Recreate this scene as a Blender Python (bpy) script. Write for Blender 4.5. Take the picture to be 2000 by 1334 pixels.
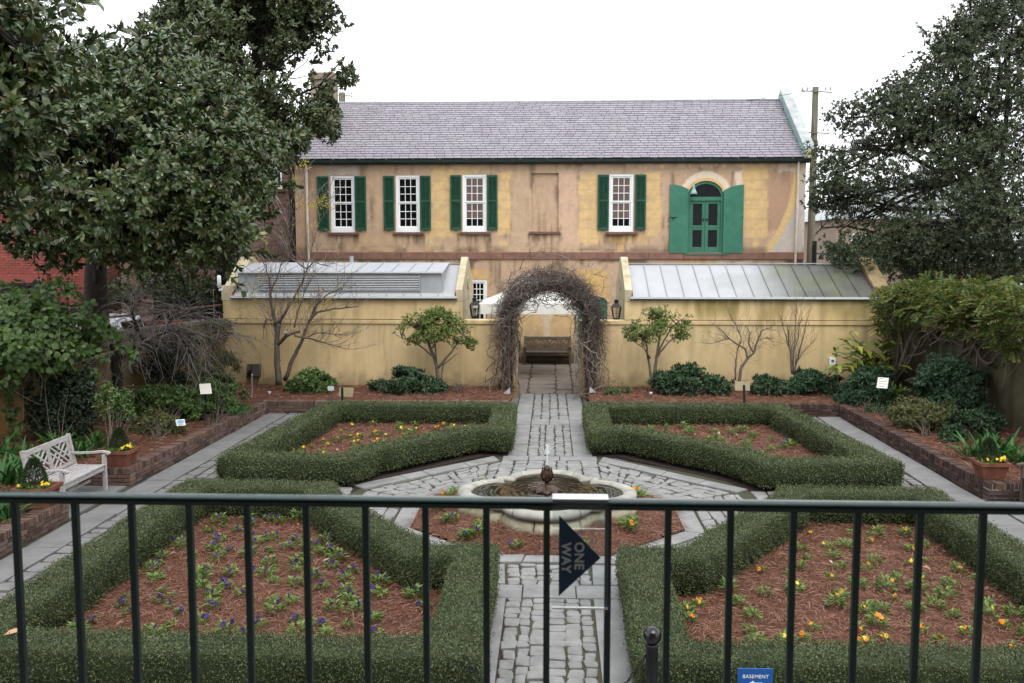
import bpy, math, random
import numpy as np
from mathutils import Vector, Matrix, Euler

for o in list(bpy.data.objects):
    bpy.data.objects.remove(o)
S = bpy.context.scene
COL = S.collection
R = math.radians
random.seed(11)
rng = np.random.default_rng(11)

# ---------------------------------------------------------------- camera
EYE = np.array([0.0, 0.0, 4.0])
YAW, PITCH, FPX = R(2.403), R(5.588), 1850.0
cam_d = bpy.data.cameras.new("camera")
cam_d.sensor_width = 36.0
cam_d.lens = FPX / 2000.0 * 36.0
cam_d.clip_end = 3000.0
cam_d.clip_start = 0.05
cam_d.dof.use_dof = True
cam_d.dof.focus_distance = 17.0
cam_d.dof.aperture_fstop = 8.0
cam = bpy.data.objects.new("camera", cam_d)
cam.location = EYE
cam.rotation_euler = (R(90) - PITCH, 0, YAW)
COL.objects.link(cam)
S.camera = cam

# ---------------------------------------------------------------- sky, sun, exposure (bright overcast)
SUN_EL, SUN_AZ = R(58), R(160)     # brightest part of the cloud: behind the camera, a little to the right
W = bpy.data.worlds.new("World")
S.world = W
W.use_nodes = True
nt = W.node_tree
nt.nodes.clear()
n_out = nt.nodes.new("ShaderNodeOutputWorld")
n_bg = nt.nodes.new("ShaderNodeBackground")
n_bg.inputs["Strength"].default_value = 0.1
n_sky = nt.nodes.new("ShaderNodeTexSky")
n_sky.sky_type = 'NISHITA'
n_sky.sun_disc = False
n_sky.sun_elevation = SUN_EL
n_sky.sun_rotation = SUN_AZ
n_sky.dust_density = 4.0
n_tc = nt.nodes.new("ShaderNodeTexCoord")
n_no = nt.nodes.new("ShaderNodeTexNoise")
n_no.inputs["Scale"].default_value = 1.6
n_no.inputs["Detail"].default_value = 4.0
n_rp = nt.nodes.new("ShaderNodeValToRGB")
n_rp.color_ramp.elements[0].position = 0.35
n_rp.color_ramp.elements[0].color = (0.86, 0.91, 0.98, 1)
n_rp.color_ramp.elements[1].position = 0.65
n_rp.color_ramp.elements[1].color = (1.0, 1.0, 1.0, 1)
n_ml = nt.nodes.new("ShaderNodeVectorMath")
n_ml.operation = 'SCALE'
n_ml.inputs["Scale"].default_value = 10.5
n_mx = nt.nodes.new("ShaderNodeMixRGB")
n_mx.inputs["Fac"].default_value = 0.93          # cloud cover over the clear sky
nt.links.new(n_tc.outputs["Generated"], n_no.inputs["Vector"])
nt.links.new(n_no.outputs["Fac"], n_rp.inputs["Fac"])
nt.links.new(n_rp.outputs["Color"], n_ml.inputs[0])
nt.links.new(n_sky.outputs["Color"], n_mx.inputs["Color1"])
nt.links.new(n_ml.outputs["Vector"], n_mx.inputs["Color2"])
nt.links.new(n_mx.outputs["Color"], n_bg.inputs["Color"])
nt.links.new(n_bg.outputs["Background"], n_out.inputs["Surface"])

sun_d = bpy.data.lights.new("sun", 'SUN')
sun_d.energy = 1.2
sun_d.angle = R(40)
sun_d.color = (1.0, 0.97, 0.93)
sun = bpy.data.objects.new("sun", sun_d)
sun.rotation_euler = (R(90) - SUN_EL, 0, R(180) - SUN_AZ)
COL.objects.link(sun)
S.view_settings.view_transform = 'Standard'
S.view_settings.look = 'None'
S.view_settings.gamma = 1.0
S.view_settings.use_curve_mapping = False
S.view_settings.exposure = 1.0
S.cycles.max_bounces = 6
S.cycles.diffuse_bounces = 3
S.cycles.glossy_bounces = 3
S.cycles.transmission_bounces = 4
S.cycles.transparent_max_bounces = 12
S.cycles.caustics_reflective = False
S.cycles.caustics_refractive = False

# ---------------------------------------------------------------- surveying: sight lines from the eye to real planes
_fw = np.array([-math.sin(YAW) * math.cos(PITCH), math.cos(YAW) * math.cos(PITCH), -math.sin(PITCH)])
_rt = np.array([math.cos(YAW), math.sin(YAW), 0.0])
_up = np.cross(_rt, _fw)
def _ray(px, py):
    return _fw * FPX + _rt * (px - 1000.0) - _up * (py - 667.0)
def on_y(px, py, Y):
    d = _ray(px, py); return EYE + d * (Y / d[1])
def on_z(px, py, z=0.0):
    d = _ray(px, py); return EYE + d * ((z - EYE[2]) / d[2])

# ---------------------------------------------------------------- small maths
def lin(r, g, b):
    f = lambda c: (c / 12.92 if c <= 0.04045 else ((c + 0.055) / 1.055) ** 2.4)
    return (f(r / 255), f(g / 255), f(b / 255))
def unit(a):
    return a / np.maximum(np.linalg.norm(a, axis=-1, keepdims=True), 1e-9)
class Noise2:
    def __init__(self, seed):
        self.g = np.random.default_rng(seed).random((256, 256))
    def at(self, x, y):
        x = np.asarray(x, float); y = np.asarray(y, float)
        xi = np.floor(x).astype(int); yi = np.floor(y).astype(int)
        fx = x - xi; fy = y - yi
        fx = fx * fx * (3 - 2 * fx); fy = fy * fy * (3 - 2 * fy)
        g = self.g
        a = g[xi % 256, yi % 256]; b = g[(xi + 1) % 256, yi % 256]
        c = g[xi % 256, (yi + 1) % 256]; d = g[(xi + 1) % 256, (yi + 1) % 256]
        return (a * (1 - fx) + b * fx) * (1 - fy) + (c * (1 - fx) + d * fx) * fy
    def fbm(self, x, y, oct=4):
        s = 0; a = 0.5; t = 0
        for i in range(oct):
            s = s + a * self.at(x * 2 ** i + 17.3 * i, y * 2 ** i + 5.1 * i); t += a; a *= 0.5
        return s / t
NZ = [Noise2(k) for k in range(8)]
def smooth(e0, e1, x):
    t = np.clip((x - e0) / (e1 - e0), 0, 1); return t * t * (3 - 2 * t)

# ---------------------------------------------------------------- things, parts, tags
ORG = {}
def thing(name, label, cat, loc=(0, 0, 0), group=None, rz=0.0):
    o = bpy.data.objects.new(name, None)
    o.empty_display_size = 0.1
    COL.objects.link(o)
    o.location = loc
    o.rotation_euler = (0, 0, rz)
    ORG[o.name] = np.array(loc, float)
    tag(o, label, cat, group)
    return o
def tag(o, label=None, cat=None, group=None, kind=None):
    if label: o['label'] = label
    if cat: o['category'] = cat
    if group: o['group'] = group
    if kind: o['kind'] = kind
    return o
def link(name, me, parent=None, kind=None):
    o = bpy.data.objects.new(name, me)
    COL.objects.link(o)
    if parent is not None:
        o.parent = parent
        ORG[o.name] = ORG[parent.name]
    else:
        ORG[o.name] = np.zeros(3)
    if kind: o['kind'] = kind
    return o
def copy_tree(o, parent=None):
    c = o.copy(); COL.objects.link(c)
    c.parent = parent
    for ch in list(o.children):
        copy_tree(ch, c)
    return c
def mesh_np(name, V, F, mats=None, mi=None, smooth_=False):
    V = np.asarray(V, np.float32); 
    me = bpy.data.meshes.new(name)
    if isinstance(F, np.ndarray) and F.ndim == 2:
        k = F.shape[1]; n = len(F)
        lt = np.full(n, k, np.int32); fl = F.astype(np.int32).ravel()
    else:
        lt = np.array([len(f) for f in F], np.int32)
        fl = np.fromiter((i for f in F for i in f), np.int32, int(lt.sum())); n = len(lt)
    me.vertices.add(len(V)); me.vertices.foreach_set("co", V.ravel())
    me.loops.add(len(fl)); me.loops.foreach_set("vertex_index", fl)
    me.polygons.add(n)
    ls = np.zeros(n, np.int32); ls[1:] = np.cumsum(lt)[:-1]
    me.polygons.foreach_set("loop_start", ls)
    me.polygons.foreach_set("loop_total", lt)
    for m in (mats or []): me.materials.append(m)
    if mi is not None: me.polygons.foreach_set("material_index", np.asarray(mi, np.int32))
    me.polygons.foreach_set("use_smooth", np.full(n, bool(smooth_)))
    me.update(calc_edges=True)
    return me

class MB:
    """collects shapes, then links them as ONE mesh object"""
    def __init__(self):
        self.v = []; self.f = []; self.n = 0
    def add(self, V, F):
        V = np.asarray(V, float).reshape(-1, 3)
        self.v.append(V); k = self.n
        self.f += [tuple(i + k for i in f) for f in F]
        self.n += len(V); return self
    def box(self, x0, x1, y0, y1, z0, z1):
        V = [(x, y, z) for z in (z0, z1) for y in (y0, y1) for x in (x0, x1)]
        return self.add(V, [(0, 2, 3, 1), (4, 5, 7, 6), (0, 1, 5, 4), (2, 6, 7, 3), (0, 4, 6, 2), (1, 3, 7, 5)])
    def bar(self, p, q, w, h, up=(0, 0, 1)):
        p = np.array(p, float); q = np.array(q, float); d = unit(q - p)
        s = np.cross(d, up)
        if np.linalg.norm(s) < 1e-4: s = np.cross(d, (0, 1, 0))
        s = unit(s); u = np.cross(s, d)
        V = [e + s * a * w / 2 + u * b * h / 2 for e in (p, q) for b in (-1, 1) for a in (-1, 1)]
        return self.add(V, [(0, 2, 3, 1), (4, 5, 7, 6), (0, 1, 5, 4), (2, 6, 7, 3), (0, 4, 6, 2), (1, 3, 7, 5)])
    def tube(self, pts, rad, n=8, cap=True):
        pts = np.array(pts, float); m = len(pts)
        rad = np.broadcast_to(np.array(rad, float), (m,))
        t = unit(np.gradient(pts, axis=0))
        ref = np.array([0.31, 0.17, 0.93]) if abs(t[0][2]) < 0.9 else np.array([0.95, 0.2, 0.1])
        s = unit(np.cross(t, ref)); u = np.cross(s, t)
        a = np.linspace(0, 2 * math.pi, n, endpoint=False)
        V = pts[:, None, :] + rad[:, None, None] * (np.cos(a)[None, :, None] * s[:, None, :] + np.sin(a)[None, :, None] * u[:, None, :])
        F = []
        for i in range(m - 1):
            for j in range(n):
                F.append((i * n + j, i * n + (j + 1) % n, (i + 1) * n + (j + 1) % n, (i + 1) * n + j))
        if cap:
            F.append(tuple(range(n - 1, -1, -1))); F.append(tuple((m - 1) * n + j for j in range(n)))
        return self.add(V.reshape(-1, 3), F)
    def prism(self, poly, axis, a0, a1):
        """poly of 2-D points in the two other axes, extruded along axis"""
        k = len(poly); V = []
        for a in (a0, a1):
            for (u, w) in poly:
                V.append({'x': (a, u, w), 'y': (u, a, w), 'z': (u, w, a)}[axis])
        F = [tuple(range(k - 1, -1, -1)), tuple(range(k, 2 * k))]
        for i in range(k):
            j = (i + 1) % k; F.append((i, j, k + j, k + i))
        return self.add(V, F)
    def lathe(self, prof, n=20, c=(0, 0, 0)):
        m = len(prof); a = np.linspace(0, 2 * math.pi, n, endpoint=False)
        V = [(c[0] + r * math.cos(t), c[1] + r * math.sin(t), c[2] + z) for (r, z) in prof for t in a]
        F = []
        for i in range(m - 1):
            for j in range(n):
                F.append((i * n + j, i * n + (j + 1) % n, (i + 1) * n + (j + 1) % n, (i + 1) * n + j))
        F.append(tuple(range(n - 1, -1, -1))); F.append(tuple((m - 1) * n + j for j in range(n)))
        return self.add(V, F)
    def build(self, name, mat, parent=None, kind=None, smooth_=False, bevel=0.0):
        V = np.concatenate(self.v)
        if parent is not None: V = V - ORG[parent.name]
        me = mesh_np(name, V, self.f, [mat], smooth_=smooth_)
        o = link(name, me, parent, kind)
        if bevel:
            b = o.modifiers.new("bevel", 'BEVEL'); b.width = bevel; b.segments = 2; b.limit_method = 'ANGLE'
        return o
def alone(mb, name, label, cat, mat, group=None, kind=None, smooth_=False, bevel=0.0):
    o = mb.build(name, mat, None, kind, smooth_, bevel)
    return tag(o, label, cat, group)

# ---------------------------------------------------------------- materials
MATS = {}
def mat(name, col, c2=None, scale=5.0, rough=0.75, bump=0.15, bscale=60.0, rnd=None, ramp=None, attr=False,
        spec=0.3, metal=0.0, var=0.18, translucent=0.0, streak=None, coat=0.0, rvar=0.0):
    if name in MATS: return MATS[name]
    m = bpy.data.materials.new(name); m.use_nodes = True
    t = m.node_tree; N = t.nodes; L = t.links
    p = N["Principled BSDF"]; out = N["Material Output"]
    p.inputs["Roughness"].default_value = rough
    p.inputs["Specular IOR Level"].default_value = spec
    p.inputs["Metallic"].default_value = metal
    p.inputs["Coat Weight"].default_value = coat
    tc = N.new("ShaderNodeTexCoord")
    vec = tc.outputs["Object"]
    if rnd == 'object':
        oi = N.new("ShaderNodeObjectInfo")
        ad = N.new("ShaderNodeVectorMath"); ad.operation = 'ADD'
        L.new(tc.outputs["Object"], ad.inputs[0]); L.new(oi.outputs["Location"], ad.inputs[1]); vec = ad.outputs[0]
        rsrc = oi.outputs["Random"]
    elif rnd == 'island':
        g = N.new("ShaderNodeNewGeometry"); rsrc = g.outputs["Random Per Island"]
    if streak:
        mp = N.new("ShaderNodeMapping"); mp.inputs["Scale"].default_value = streak
        L.new(vec, mp.inputs["Vector"]); vec = mp.outputs["Vector"]
    no = N.new("ShaderNodeTexNoise"); no.inputs["Scale"].default_value = scale
    no.inputs["Detail"].default_value = 6.0; no.inputs["Roughness"].default_value = 0.65
    L.new(vec, no.inputs["Vector"])
    def rgb(c): return (c[0], c[1], c[2], 1.0)
    if ramp or attr:
        if attr:
            at = N.new("ShaderNodeAttribute"); at.attribute_name = "paint"; base = at.outputs["Color"]
        else:
            cr = N.new("ShaderNodeValToRGB"); cr.color_ramp.interpolation = 'LINEAR'
            els = cr.color_ramp.elements
            while len(els) < len(ramp): els.new(0.5)
            for i, (pos, c) in enumerate(ramp): els[i].position = pos; els[i].color = rgb(c)
            L.new(rsrc, cr.inputs["Fac"]); base = cr.outputs["Color"]
        mr = N.new("ShaderNodeMapRange")
        mr.inputs["From Min"].default_value = 0.3; mr.inputs["From Max"].default_value = 0.7
        mr.inputs["To Min"].default_value = 1 - var; mr.inputs["To Max"].default_value = 1 + var
        L.new(no.outputs["Fac"], mr.inputs["Value"])
        ml = N.new("ShaderNodeVectorMath"); ml.operation = 'SCALE'
        L.new(base, ml.inputs[0]); L.new(mr.outputs["Result"], ml.inputs["Scale"]); csock = ml.outputs["Vector"]
    else:
        if c2 is None: c2 = tuple(min(1, x * (1 + var)) for x in col); c1 = tuple(x * (1 - var) for x in col)
        else: c1 = col
        cr = N.new("ShaderNodeValToRGB")
        cr.color_ramp.elements[0].position = 0.32; cr.color_ramp.elements[0].color = rgb(c1)
        cr.color_ramp.elements[1].position = 0.68; cr.color_ramp.elements[1].color = rgb(c2)
        L.new(no.outputs["Fac"], cr.inputs["Fac"]); csock = cr.outputs["Color"]
    L.new(csock, p.inputs["Base Color"])
    if rvar:
        mr2 = N.new("ShaderNodeMapRange")
        mr2.inputs["To Min"].default_value = rough - rvar; mr2.inputs["To Max"].default_value = rough + rvar
        L.new(no.outputs["Fac"], mr2.inputs["Value"]); L.new(mr2.outputs["Result"], p.inputs["Roughness"])
    if bump:
        nb = N.new("ShaderNodeTexNoise"); nb.inputs["Scale"].default_value = bscale; nb.inputs["Detail"].default_value = 4.0
        L.new(vec, nb.inputs["Vector"])
        bp = N.new("ShaderNodeBump"); bp.inputs["Strength"].default_value = bump; bp.inputs["Distance"].default_value = 0.02
        L.new(nb.outputs["Fac"], bp.inputs["Height"]); L.new(bp.outputs["Normal"], p.inputs["Normal"])
    if translucent:
        tr = N.new("ShaderNodeBsdfTranslucent"); L.new(csock, tr.inputs["Color"])
        mx = N.new("ShaderNodeMixShader"); mx.inputs["Fac"].default_value = translucent
        L.new(p.outputs["BSDF"], mx.inputs[1]); L.new(tr.outputs["BSDF"], mx.inputs[2])
        L.new(mx.outputs["Shader"], out.inputs["Surface"])
    MATS[name] = m
    return m
def leafmat(name, cols, rough=0.45, tr=0.15, spec=0.28, var=0.12, scale=1.3):
    k = len(cols)
    return mat(name, None, rnd='island', ramp=[((i + 0.0) / max(1, k - 1), c) for i, c in enumerate(cols)], rough=rough,
               bump=0, var=var, scale=scale, translucent=tr, spec=spec)
def clear_mat(name, tint=(1, 1, 1), gloss=0.1, rough=0.02, ior=1.45):
    m = bpy.data.materials.new(name); m.use_nodes = True
    N = m.node_tree.nodes; L = m.node_tree.links
    N.remove(N["Principled BSDF"])
    t = N.new("ShaderNodeBsdfTransparent"); t.inputs["Color"].default_value = (*tint, 1)
    g = N.new("ShaderNodeBsdfGlossy"); g.inputs["Roughness"].default_value = rough
    f = N.new("ShaderNodeFresnel"); f.inputs["IOR"].default_value = ior
    ad = N.new("ShaderNodeMath"); ad.operation = 'ADD'; ad.inputs[1].default_value = gloss
    L.new(f.outputs[0], ad.inputs[0])
    mx = N.new("ShaderNodeMixShader")
    L.new(ad.outputs[0], mx.inputs["Fac"]); L.new(t.outputs[0], mx.inputs[1]); L.new(g.outputs[0], mx.inputs[2])
    L.new(mx.outputs[0], N["Material Output"].inputs["Surface"])
    return m

def paint(o, fn, mat_=None):
    """paint, stain and painted shade colours per vertex; fn(world xyz) -> rgb"""
    me = o.data; n = len(me.vertices)
    co = np.empty(n * 3, np.float32); me.vertices.foreach_get("co", co); co = co.reshape(-1, 3) + ORG[o.name]
    c = np.ones((n, 4), np.float32); c[:, :3] = np.clip(fn(co[:, 0], co[:, 1], co[:, 2]), 0.004, 0.95)
    a = me.color_attributes.new("paint", 'FLOAT_COLOR', 'POINT'); a.data.foreach_set("color", c.ravel())
def grid_wall(mb, xs, zs, fn, hole=None):
    """sheet through fn(u, w) on the grid xs x zs, cells whose centre is in a hole left out"""
    xs = np.asarray(xs); zs = np.asarray(zs); nx = len(xs); nz = len(zs)
    U, Wd = np.meshgrid(xs, zs, indexing='ij')
    V = fn(U.ravel(), Wd.ravel())
    I = np.arange(nx * nz).reshape(nx, nz)
    q = np.stack([I[:-1, :-1], I[1:, :-1], I[1:, 1:], I[:-1, 1:]], -1).reshape(-1, 4)
    if hole is not None:
        cu = ((xs[:-1] + xs[1:]) / 2)[:, None] + 0 * zs[None, :-1]; cw = ((zs[:-1] + zs[1:]) / 2)[None, :] + 0 * xs[:-1, None]
        q = q[~hole(cu.ravel(), cw.ravel())]
    mb.add(V, [tuple(r) for r in q])
def lines(a, b, step, extra=()):
    base = list(np.linspace(a, b, max(2, int(round((b - a) / step)) + 1)))
    ex = [e for e in extra if a <= e <= b]
    base = [x for x in base if all(abs(x - e) > step * 0.35 for e in ex)] + ex
    return np.array(sorted(base))

# ---------------------------------------------------------------- leaves
def leaf_arrays(P, D, Nn, Ln, Wd, bend=0.15, shape='diamond'):
    """arrays of leaf cards: P base points, D along the leaf, Nn face normal"""
    D = unit(D); Sd = unit(np.cross(D, Nn)); Nn = np.cross(Sd, D)
    L = np.asarray(Ln)[:, None]; Wv = np.asarray(Wd)[:, None]; k = len(P)
    if shape == 'diamond':
        V = np.stack([P, P + D * L * 0.48 + Sd * Wv / 2 + Nn * L * bend * 0.4, P + D * L - Nn * L * bend * 0.3,
                      P + D * L * 0.48 - Sd * Wv / 2 + Nn * L * bend * 0.4], 1)
        F = (np.arange(k)[:, None] * 4 + np.array([[0, 1, 2, 3]]))
        return V.reshape(-1, 3), F
    V = np.stack([P, P + D * L * 0.3 + Sd * Wv * 0.42 + Nn * L * bend * .5, P + D * L * 0.3 - Sd * Wv * 0.42 + Nn * L * bend * .5,
                  P + D * L * 0.68 + Sd * Wv * 0.40 + Nn * L * bend * .6, P + D * L * 0.68 - Sd * Wv * 0.40 + Nn * L * bend * .6,
                  P + D * L - Nn * L * bend * .2], 1)
    b = np.arange(k)[:, None] * 6
    F = np.concatenate([b + np.array([[0, 1, 2, 2]]), b + np.array([[1, 3, 4, 2]]), b + np.array([[3, 5, 4, 4]])])
    return V.reshape(-1, 3), [tuple(r) if len(set(r)) == 4 else tuple(r[:3]) for r in F.tolist()]
def rand_dirs(n):
    return unit(rng.normal(size=(n, 3)))
def leaf_mesh_obj(name, P, D, Nn, Ln, Wd, m, parent, bend=0.15, shape='diamond', kind='stuff'):
    V, F = leaf_arrays(P, D, Nn, Ln, Wd, bend, shape)
    if parent is not None: V = V - ORG[parent.name]
    return link(name, mesh_np(name, V, F, [m]), parent, kind)
def sample_tris(V, T, n):
    a = V[T[:, 0]]; b = V[T[:, 1]]; c = V[T[:, 2]]
    nn = np.cross(b - a, c - a); ar = np.linalg.norm(nn, axis=1)
    i = rng.choice(len(T), n, p=ar / ar.sum())
    u = rng.random((n, 1)); v = rng.random((n, 1)); f = (u + v) > 1; u = np.where(f, 1 - u, u); v = np.where(f, 1 - v, v)
    return a[i] + (b[i] - a[i]) * u + (c[i] - a[i]) * v, unit(nn[i])
# ================================================================ MATERIAL PALETTE
m_wall = mat("limewashed_stucco", None, attr=True, rough=0.9, bump=0.25, bscale=35, var=0.10, scale=9)
m_gwall = mat("ochre_garden_stucco", None, attr=True, rough=0.88, bump=0.12, bscale=30, var=0.06, scale=5)
m_white = mat("white_joinery_paint", (0.78, 0.79, 0.79), var=0.05, rough=0.45, bump=0.05)
m_shutter = mat("dark_green_shutter_paint", (0.017, 0.072, 0.043), var=0.2, rough=0.5, bump=0.08, rvar=0.15)
m_door = mat("sea_green_door_paint", (0.040, 0.160, 0.105), var=0.16, rough=0.5, bump=0.08, scale=3, rvar=0.15)
m_glass = mat("old_window_glass", (0.006, 0.0065, 0.007), rough=0.04, bump=0.03, bscale=3, spec=0.12, var=0.3)
m_glass_curtain = mat("window_glass_over_blind", (0.10, 0.075, 0.062), c2=(0.16, 0.12, 0.10), rough=0.08, bump=0.03, bscale=3, spec=0.6, scale=2)
m_brown = mat("red_sandstone", (0.155, 0.082, 0.062), c2=(0.245, 0.130, 0.098), rough=0.85, bump=0.4, scale=3, rnd='object')
m_sill = mat("brownstone_sill", (0.10, 0.055, 0.042), c2=(0.17, 0.095, 0.075), rough=0.85, bump=0.4, scale=4)
m_slate = mat("purple_grey_slate", None, rnd='island', ramp=[(0, (0.205, 0.188, 0.214)), (0.25, (0.238, 0.223, 0.247)), (0.55, (0.222, 0.204, 0.232)), (0.8, (0.262, 0.245, 0.267)), (1, (0.205, 0.180, 0.212))],
              rough=0.62, bump=0.2, bscale=25, var=0.12, scale=2, spec=0.4)
m_gutter = mat("black_gutter_metal", (0.016, 0.028, 0.026), var=0.3, rough=0.4, bump=0.05)
m_pipe = mat("cream_downspout", (0.50, 0.44, 0.36), c2=(0.66, 0.60, 0.52), rough=0.6, scale=4)
m_copper = mat("verdigris_copper", (0.14, 0.27, 0.25), c2=(0.30, 0.42, 0.40), rough=0.7, scale=4)
m_greystone = mat("grey_coping", (0.26, 0.28, 0.29), c2=(0.40, 0.42, 0.42), rough=0.8, scale=3)
m_metal = mat("galvanised_roof_metal", None, attr=True, rough=0.55, bump=0.06, bscale=4, var=0.06, scale=3, metal=0.0, spec=0.5)
m_duct = mat("zinc_sheet", (0.26, 0.275, 0.29), c2=(0.36, 0.375, 0.39), rough=0.5, scale=2, spec=0.5, bump=0.05)
m_louvre = mat("pale_louvre_paint", (0.52, 0.54, 0.55), var=0.08, rough=0.45)
m_dark = mat("dark_void", (0.010, 0.010, 0.011), rough=0.9, bump=0)
m_cream = mat("weathered_cream_stucco", (0.32, 0.27, 0.17), c2=(0.52, 0.46, 0.32), rough=0.9, bump=0.35, scale=2.5)
m_cream_dk = mat("mossy_ochre_stucco", (0.17, 0.135, 0.065), c2=(0.33, 0.26, 0.14), rough=0.9, bump=0.35, scale=2.5)
m_flash = mat("red_lead_flashing", (0.18, 0.05, 0.035), var=0.2, rough=0.7)
m_ground = mat("alley_concrete", (0.20, 0.195, 0.185), c2=(0.30, 0.295, 0.28), rough=0.9, scale=0.8, bump=0.2)
m_iron = mat("black_iron", (0.008, 0.009, 0.010), var=0.3, rough=0.5, bump=0.04, spec=0.3)
m_chim = mat("sooty_chimney_stucco", (0.15, 0.115, 0.085), c2=(0.32, 0.25, 0.19), rough=0.9, scale=2.2, bump=0.3)
BR_RAMP = [(0, (0.060, 0.038, 0.031)), (0.3, (0.115, 0.070, 0.056)), (0.6, (0.155, 0.092, 0.073)), (0.85, (0.14, 0.11, 0.098)), (1, (0.22, 0.125, 0.092))]
m_brick = mat("old_garden_brick", None, rnd='object', ramp=BR_RAMP, rough=0.9, bump=0.5, bscale=50, scale=14, var=0.32)
m_brick_i = mat("old_garden_brick_run", None, rnd='island', ramp=BR_RAMP, rough=0.9, bump=0.5, bscale=50, scale=14, var=0.32)
m_brick_dk = mat("sooty_planter_brick", None, rnd='object', ramp=[(0, (0.04, 0.026, 0.023)), (0.5, (0.075, 0.045, 0.037)), (1, (0.12, 0.07, 0.055))], rough=0.9, bump=0.5, bscale=50, scale=14, var=0.32)
m_mortar = mat("lime_mortar", (0.055, 0.045, 0.04), c2=(0.20, 0.175, 0.155), rough=0.95, scale=3, bump=0.4)
m_mortar_dk = mat("dark_mortar", (0.03, 0.026, 0.023), c2=(0.08, 0.07, 0.06), rough=0.95, scale=3, bump=0.4)

# ================================================================ GROUND
g = MB().box(-400, 400, -60, 900, -0.6, -0.06)
tag(g.build("ground", m_ground), "pale concrete ground beyond the garden walls", "ground", kind='structure')
g = MB().box(-2.2, 2.1, 26.05, 33.0, -0.055, -0.012)
m_cyjoint = mat("courtyard_joint", (0.05, 0.045, 0.035), c2=(0.10, 0.09, 0.07), rough=0.95)
courtyard = tag(g.build("courtyard_floor", m_cyjoint), "flagstone floor seen through the vine arch", "floor", kind='structure')

# ================================================================ CARRIAGE HOUSE (rear building)
FY = 33.0
XL, XR, EAVE, RY, RZ = -8.95, 8.62, 7.06, 36.55, 9.50
house = thing("carriage_house", "long two storey stucco carriage house with slate roof and green shutters", "building", (0, FY, 0))
def fx(px, py=420): return float(on_y(px, py, FY)[0])
def fz(py, px=1078): return float(on_y(px, py, FY)[2])
WIN = [(645, 692.5, 343, 454), (772.5, 819.5, 342, 453.5), (903, 950, 340.5, 453), (1190, 1238, 339.5, 453)]
holes = []
for (a, b, t, d) in WIN:
    holes.append((fx(a, t), fx(b, t), fz(d, a), fz(t, a)))
blind = (fx(1038), fx(1091), fz(452, 1060), fz(338, 1060))
door = (fx(1342), fx(1414), fz(495, 1378), fz(353, 1378))
spring = fz(386, 1378)
low_win = (fx(916), fx(951), 0.95, fz(546, 930))
low_door = (fx(1128), fx(1188), 0.02, fz(578, 1160))
lspring = low_door[3] - 0.22
def arch_z(x, d, sp):
    c = (d[0] + d[1]) / 2; hw = (d[1] - d[0]) / 2; h = d[3] - sp
    return sp + h * np.sqrt(np.clip(1 - ((x - c) / hw) ** 2, 0, 1))
def in_hole(x, z):
    r = np.zeros(x.shape, bool)
    for (a, b, c, d) in holes + [blind, low_win]:
        r |= (x > a) & (x < b) & (z > c) & (z < d)
    for d, sp in ((door, spring), (low_door, lspring)):
        r |= (x > d[0]) & (x < d[1]) & (z > d[2]) & (z < arch_z(x, d, sp) + 0.03)
    return r
xs = lines(XL, XR, 0.055, [e for h in holes + [blind, low_win, door, low_door] for e in h[:2]])
zs = lines(-0.05, EAVE + 0.05, 0.055, [e for h in holes + [blind, low_win, door, low_door] for e in h[2:]] + [spring, lspring])
wb = MB()
grid_wall(wb, xs, zs, lambda u, w: np.stack([u, np.full_like(u, FY), w], 1), in_hole)
# reveals, sides, back
for (a, b, c, d) in holes + [low_win, blind]:
    dep = 0.13 if (a, b, c, d) != blind else 0.10
    wb.add([(a, FY, c), (a, FY + dep, c), (a, FY + dep, d), (a, FY, d)], [(0, 1, 2, 3)])
    wb.add([(b, FY, c), (b, FY + dep, c), (b, FY + dep, d), (b, FY, d)], [(3, 2, 1, 0)])
    wb.add([(a, FY, d), (b, FY, d), (b, FY + dep, d), (a, FY + dep, d)], [(0, 1, 2, 3)])
    wb.add([(a, FY, c), (b, FY, c), (b, FY + dep, c), (a, FY + dep, c)], [(3, 2, 1, 0)])
bx = lines(blind[0], blind[1], 0.05); bz = lines(blind[2], blind[3], 0.05)
grid_wall(wb, bx, bz, lambda u, w: np.stack([u, np.full_like(u, FY + 0.10), w], 1))
wb.add([(XL, FY, 0), (XL, 40, 0), (XL, 40, EAVE), (XL, RY, RZ - 0.1), (XL, FY, EAVE)], [(0, 1, 2, 3, 4)])
wb.add([(XR, FY, 0), (XR, 40, 0), (XR, 40, EAVE), (XR, RY, RZ - 0.1), (XR, FY, EAVE)], [(4, 3, 2, 1, 0)])
wb.add([(XL, 40, 0), (XR, 40, 0), (XR, 40, EAVE), (XL, 40, EAVE)], [(0, 1, 2, 3)])
ho_wall = wb.build("wall", m_wall, house)

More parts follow.
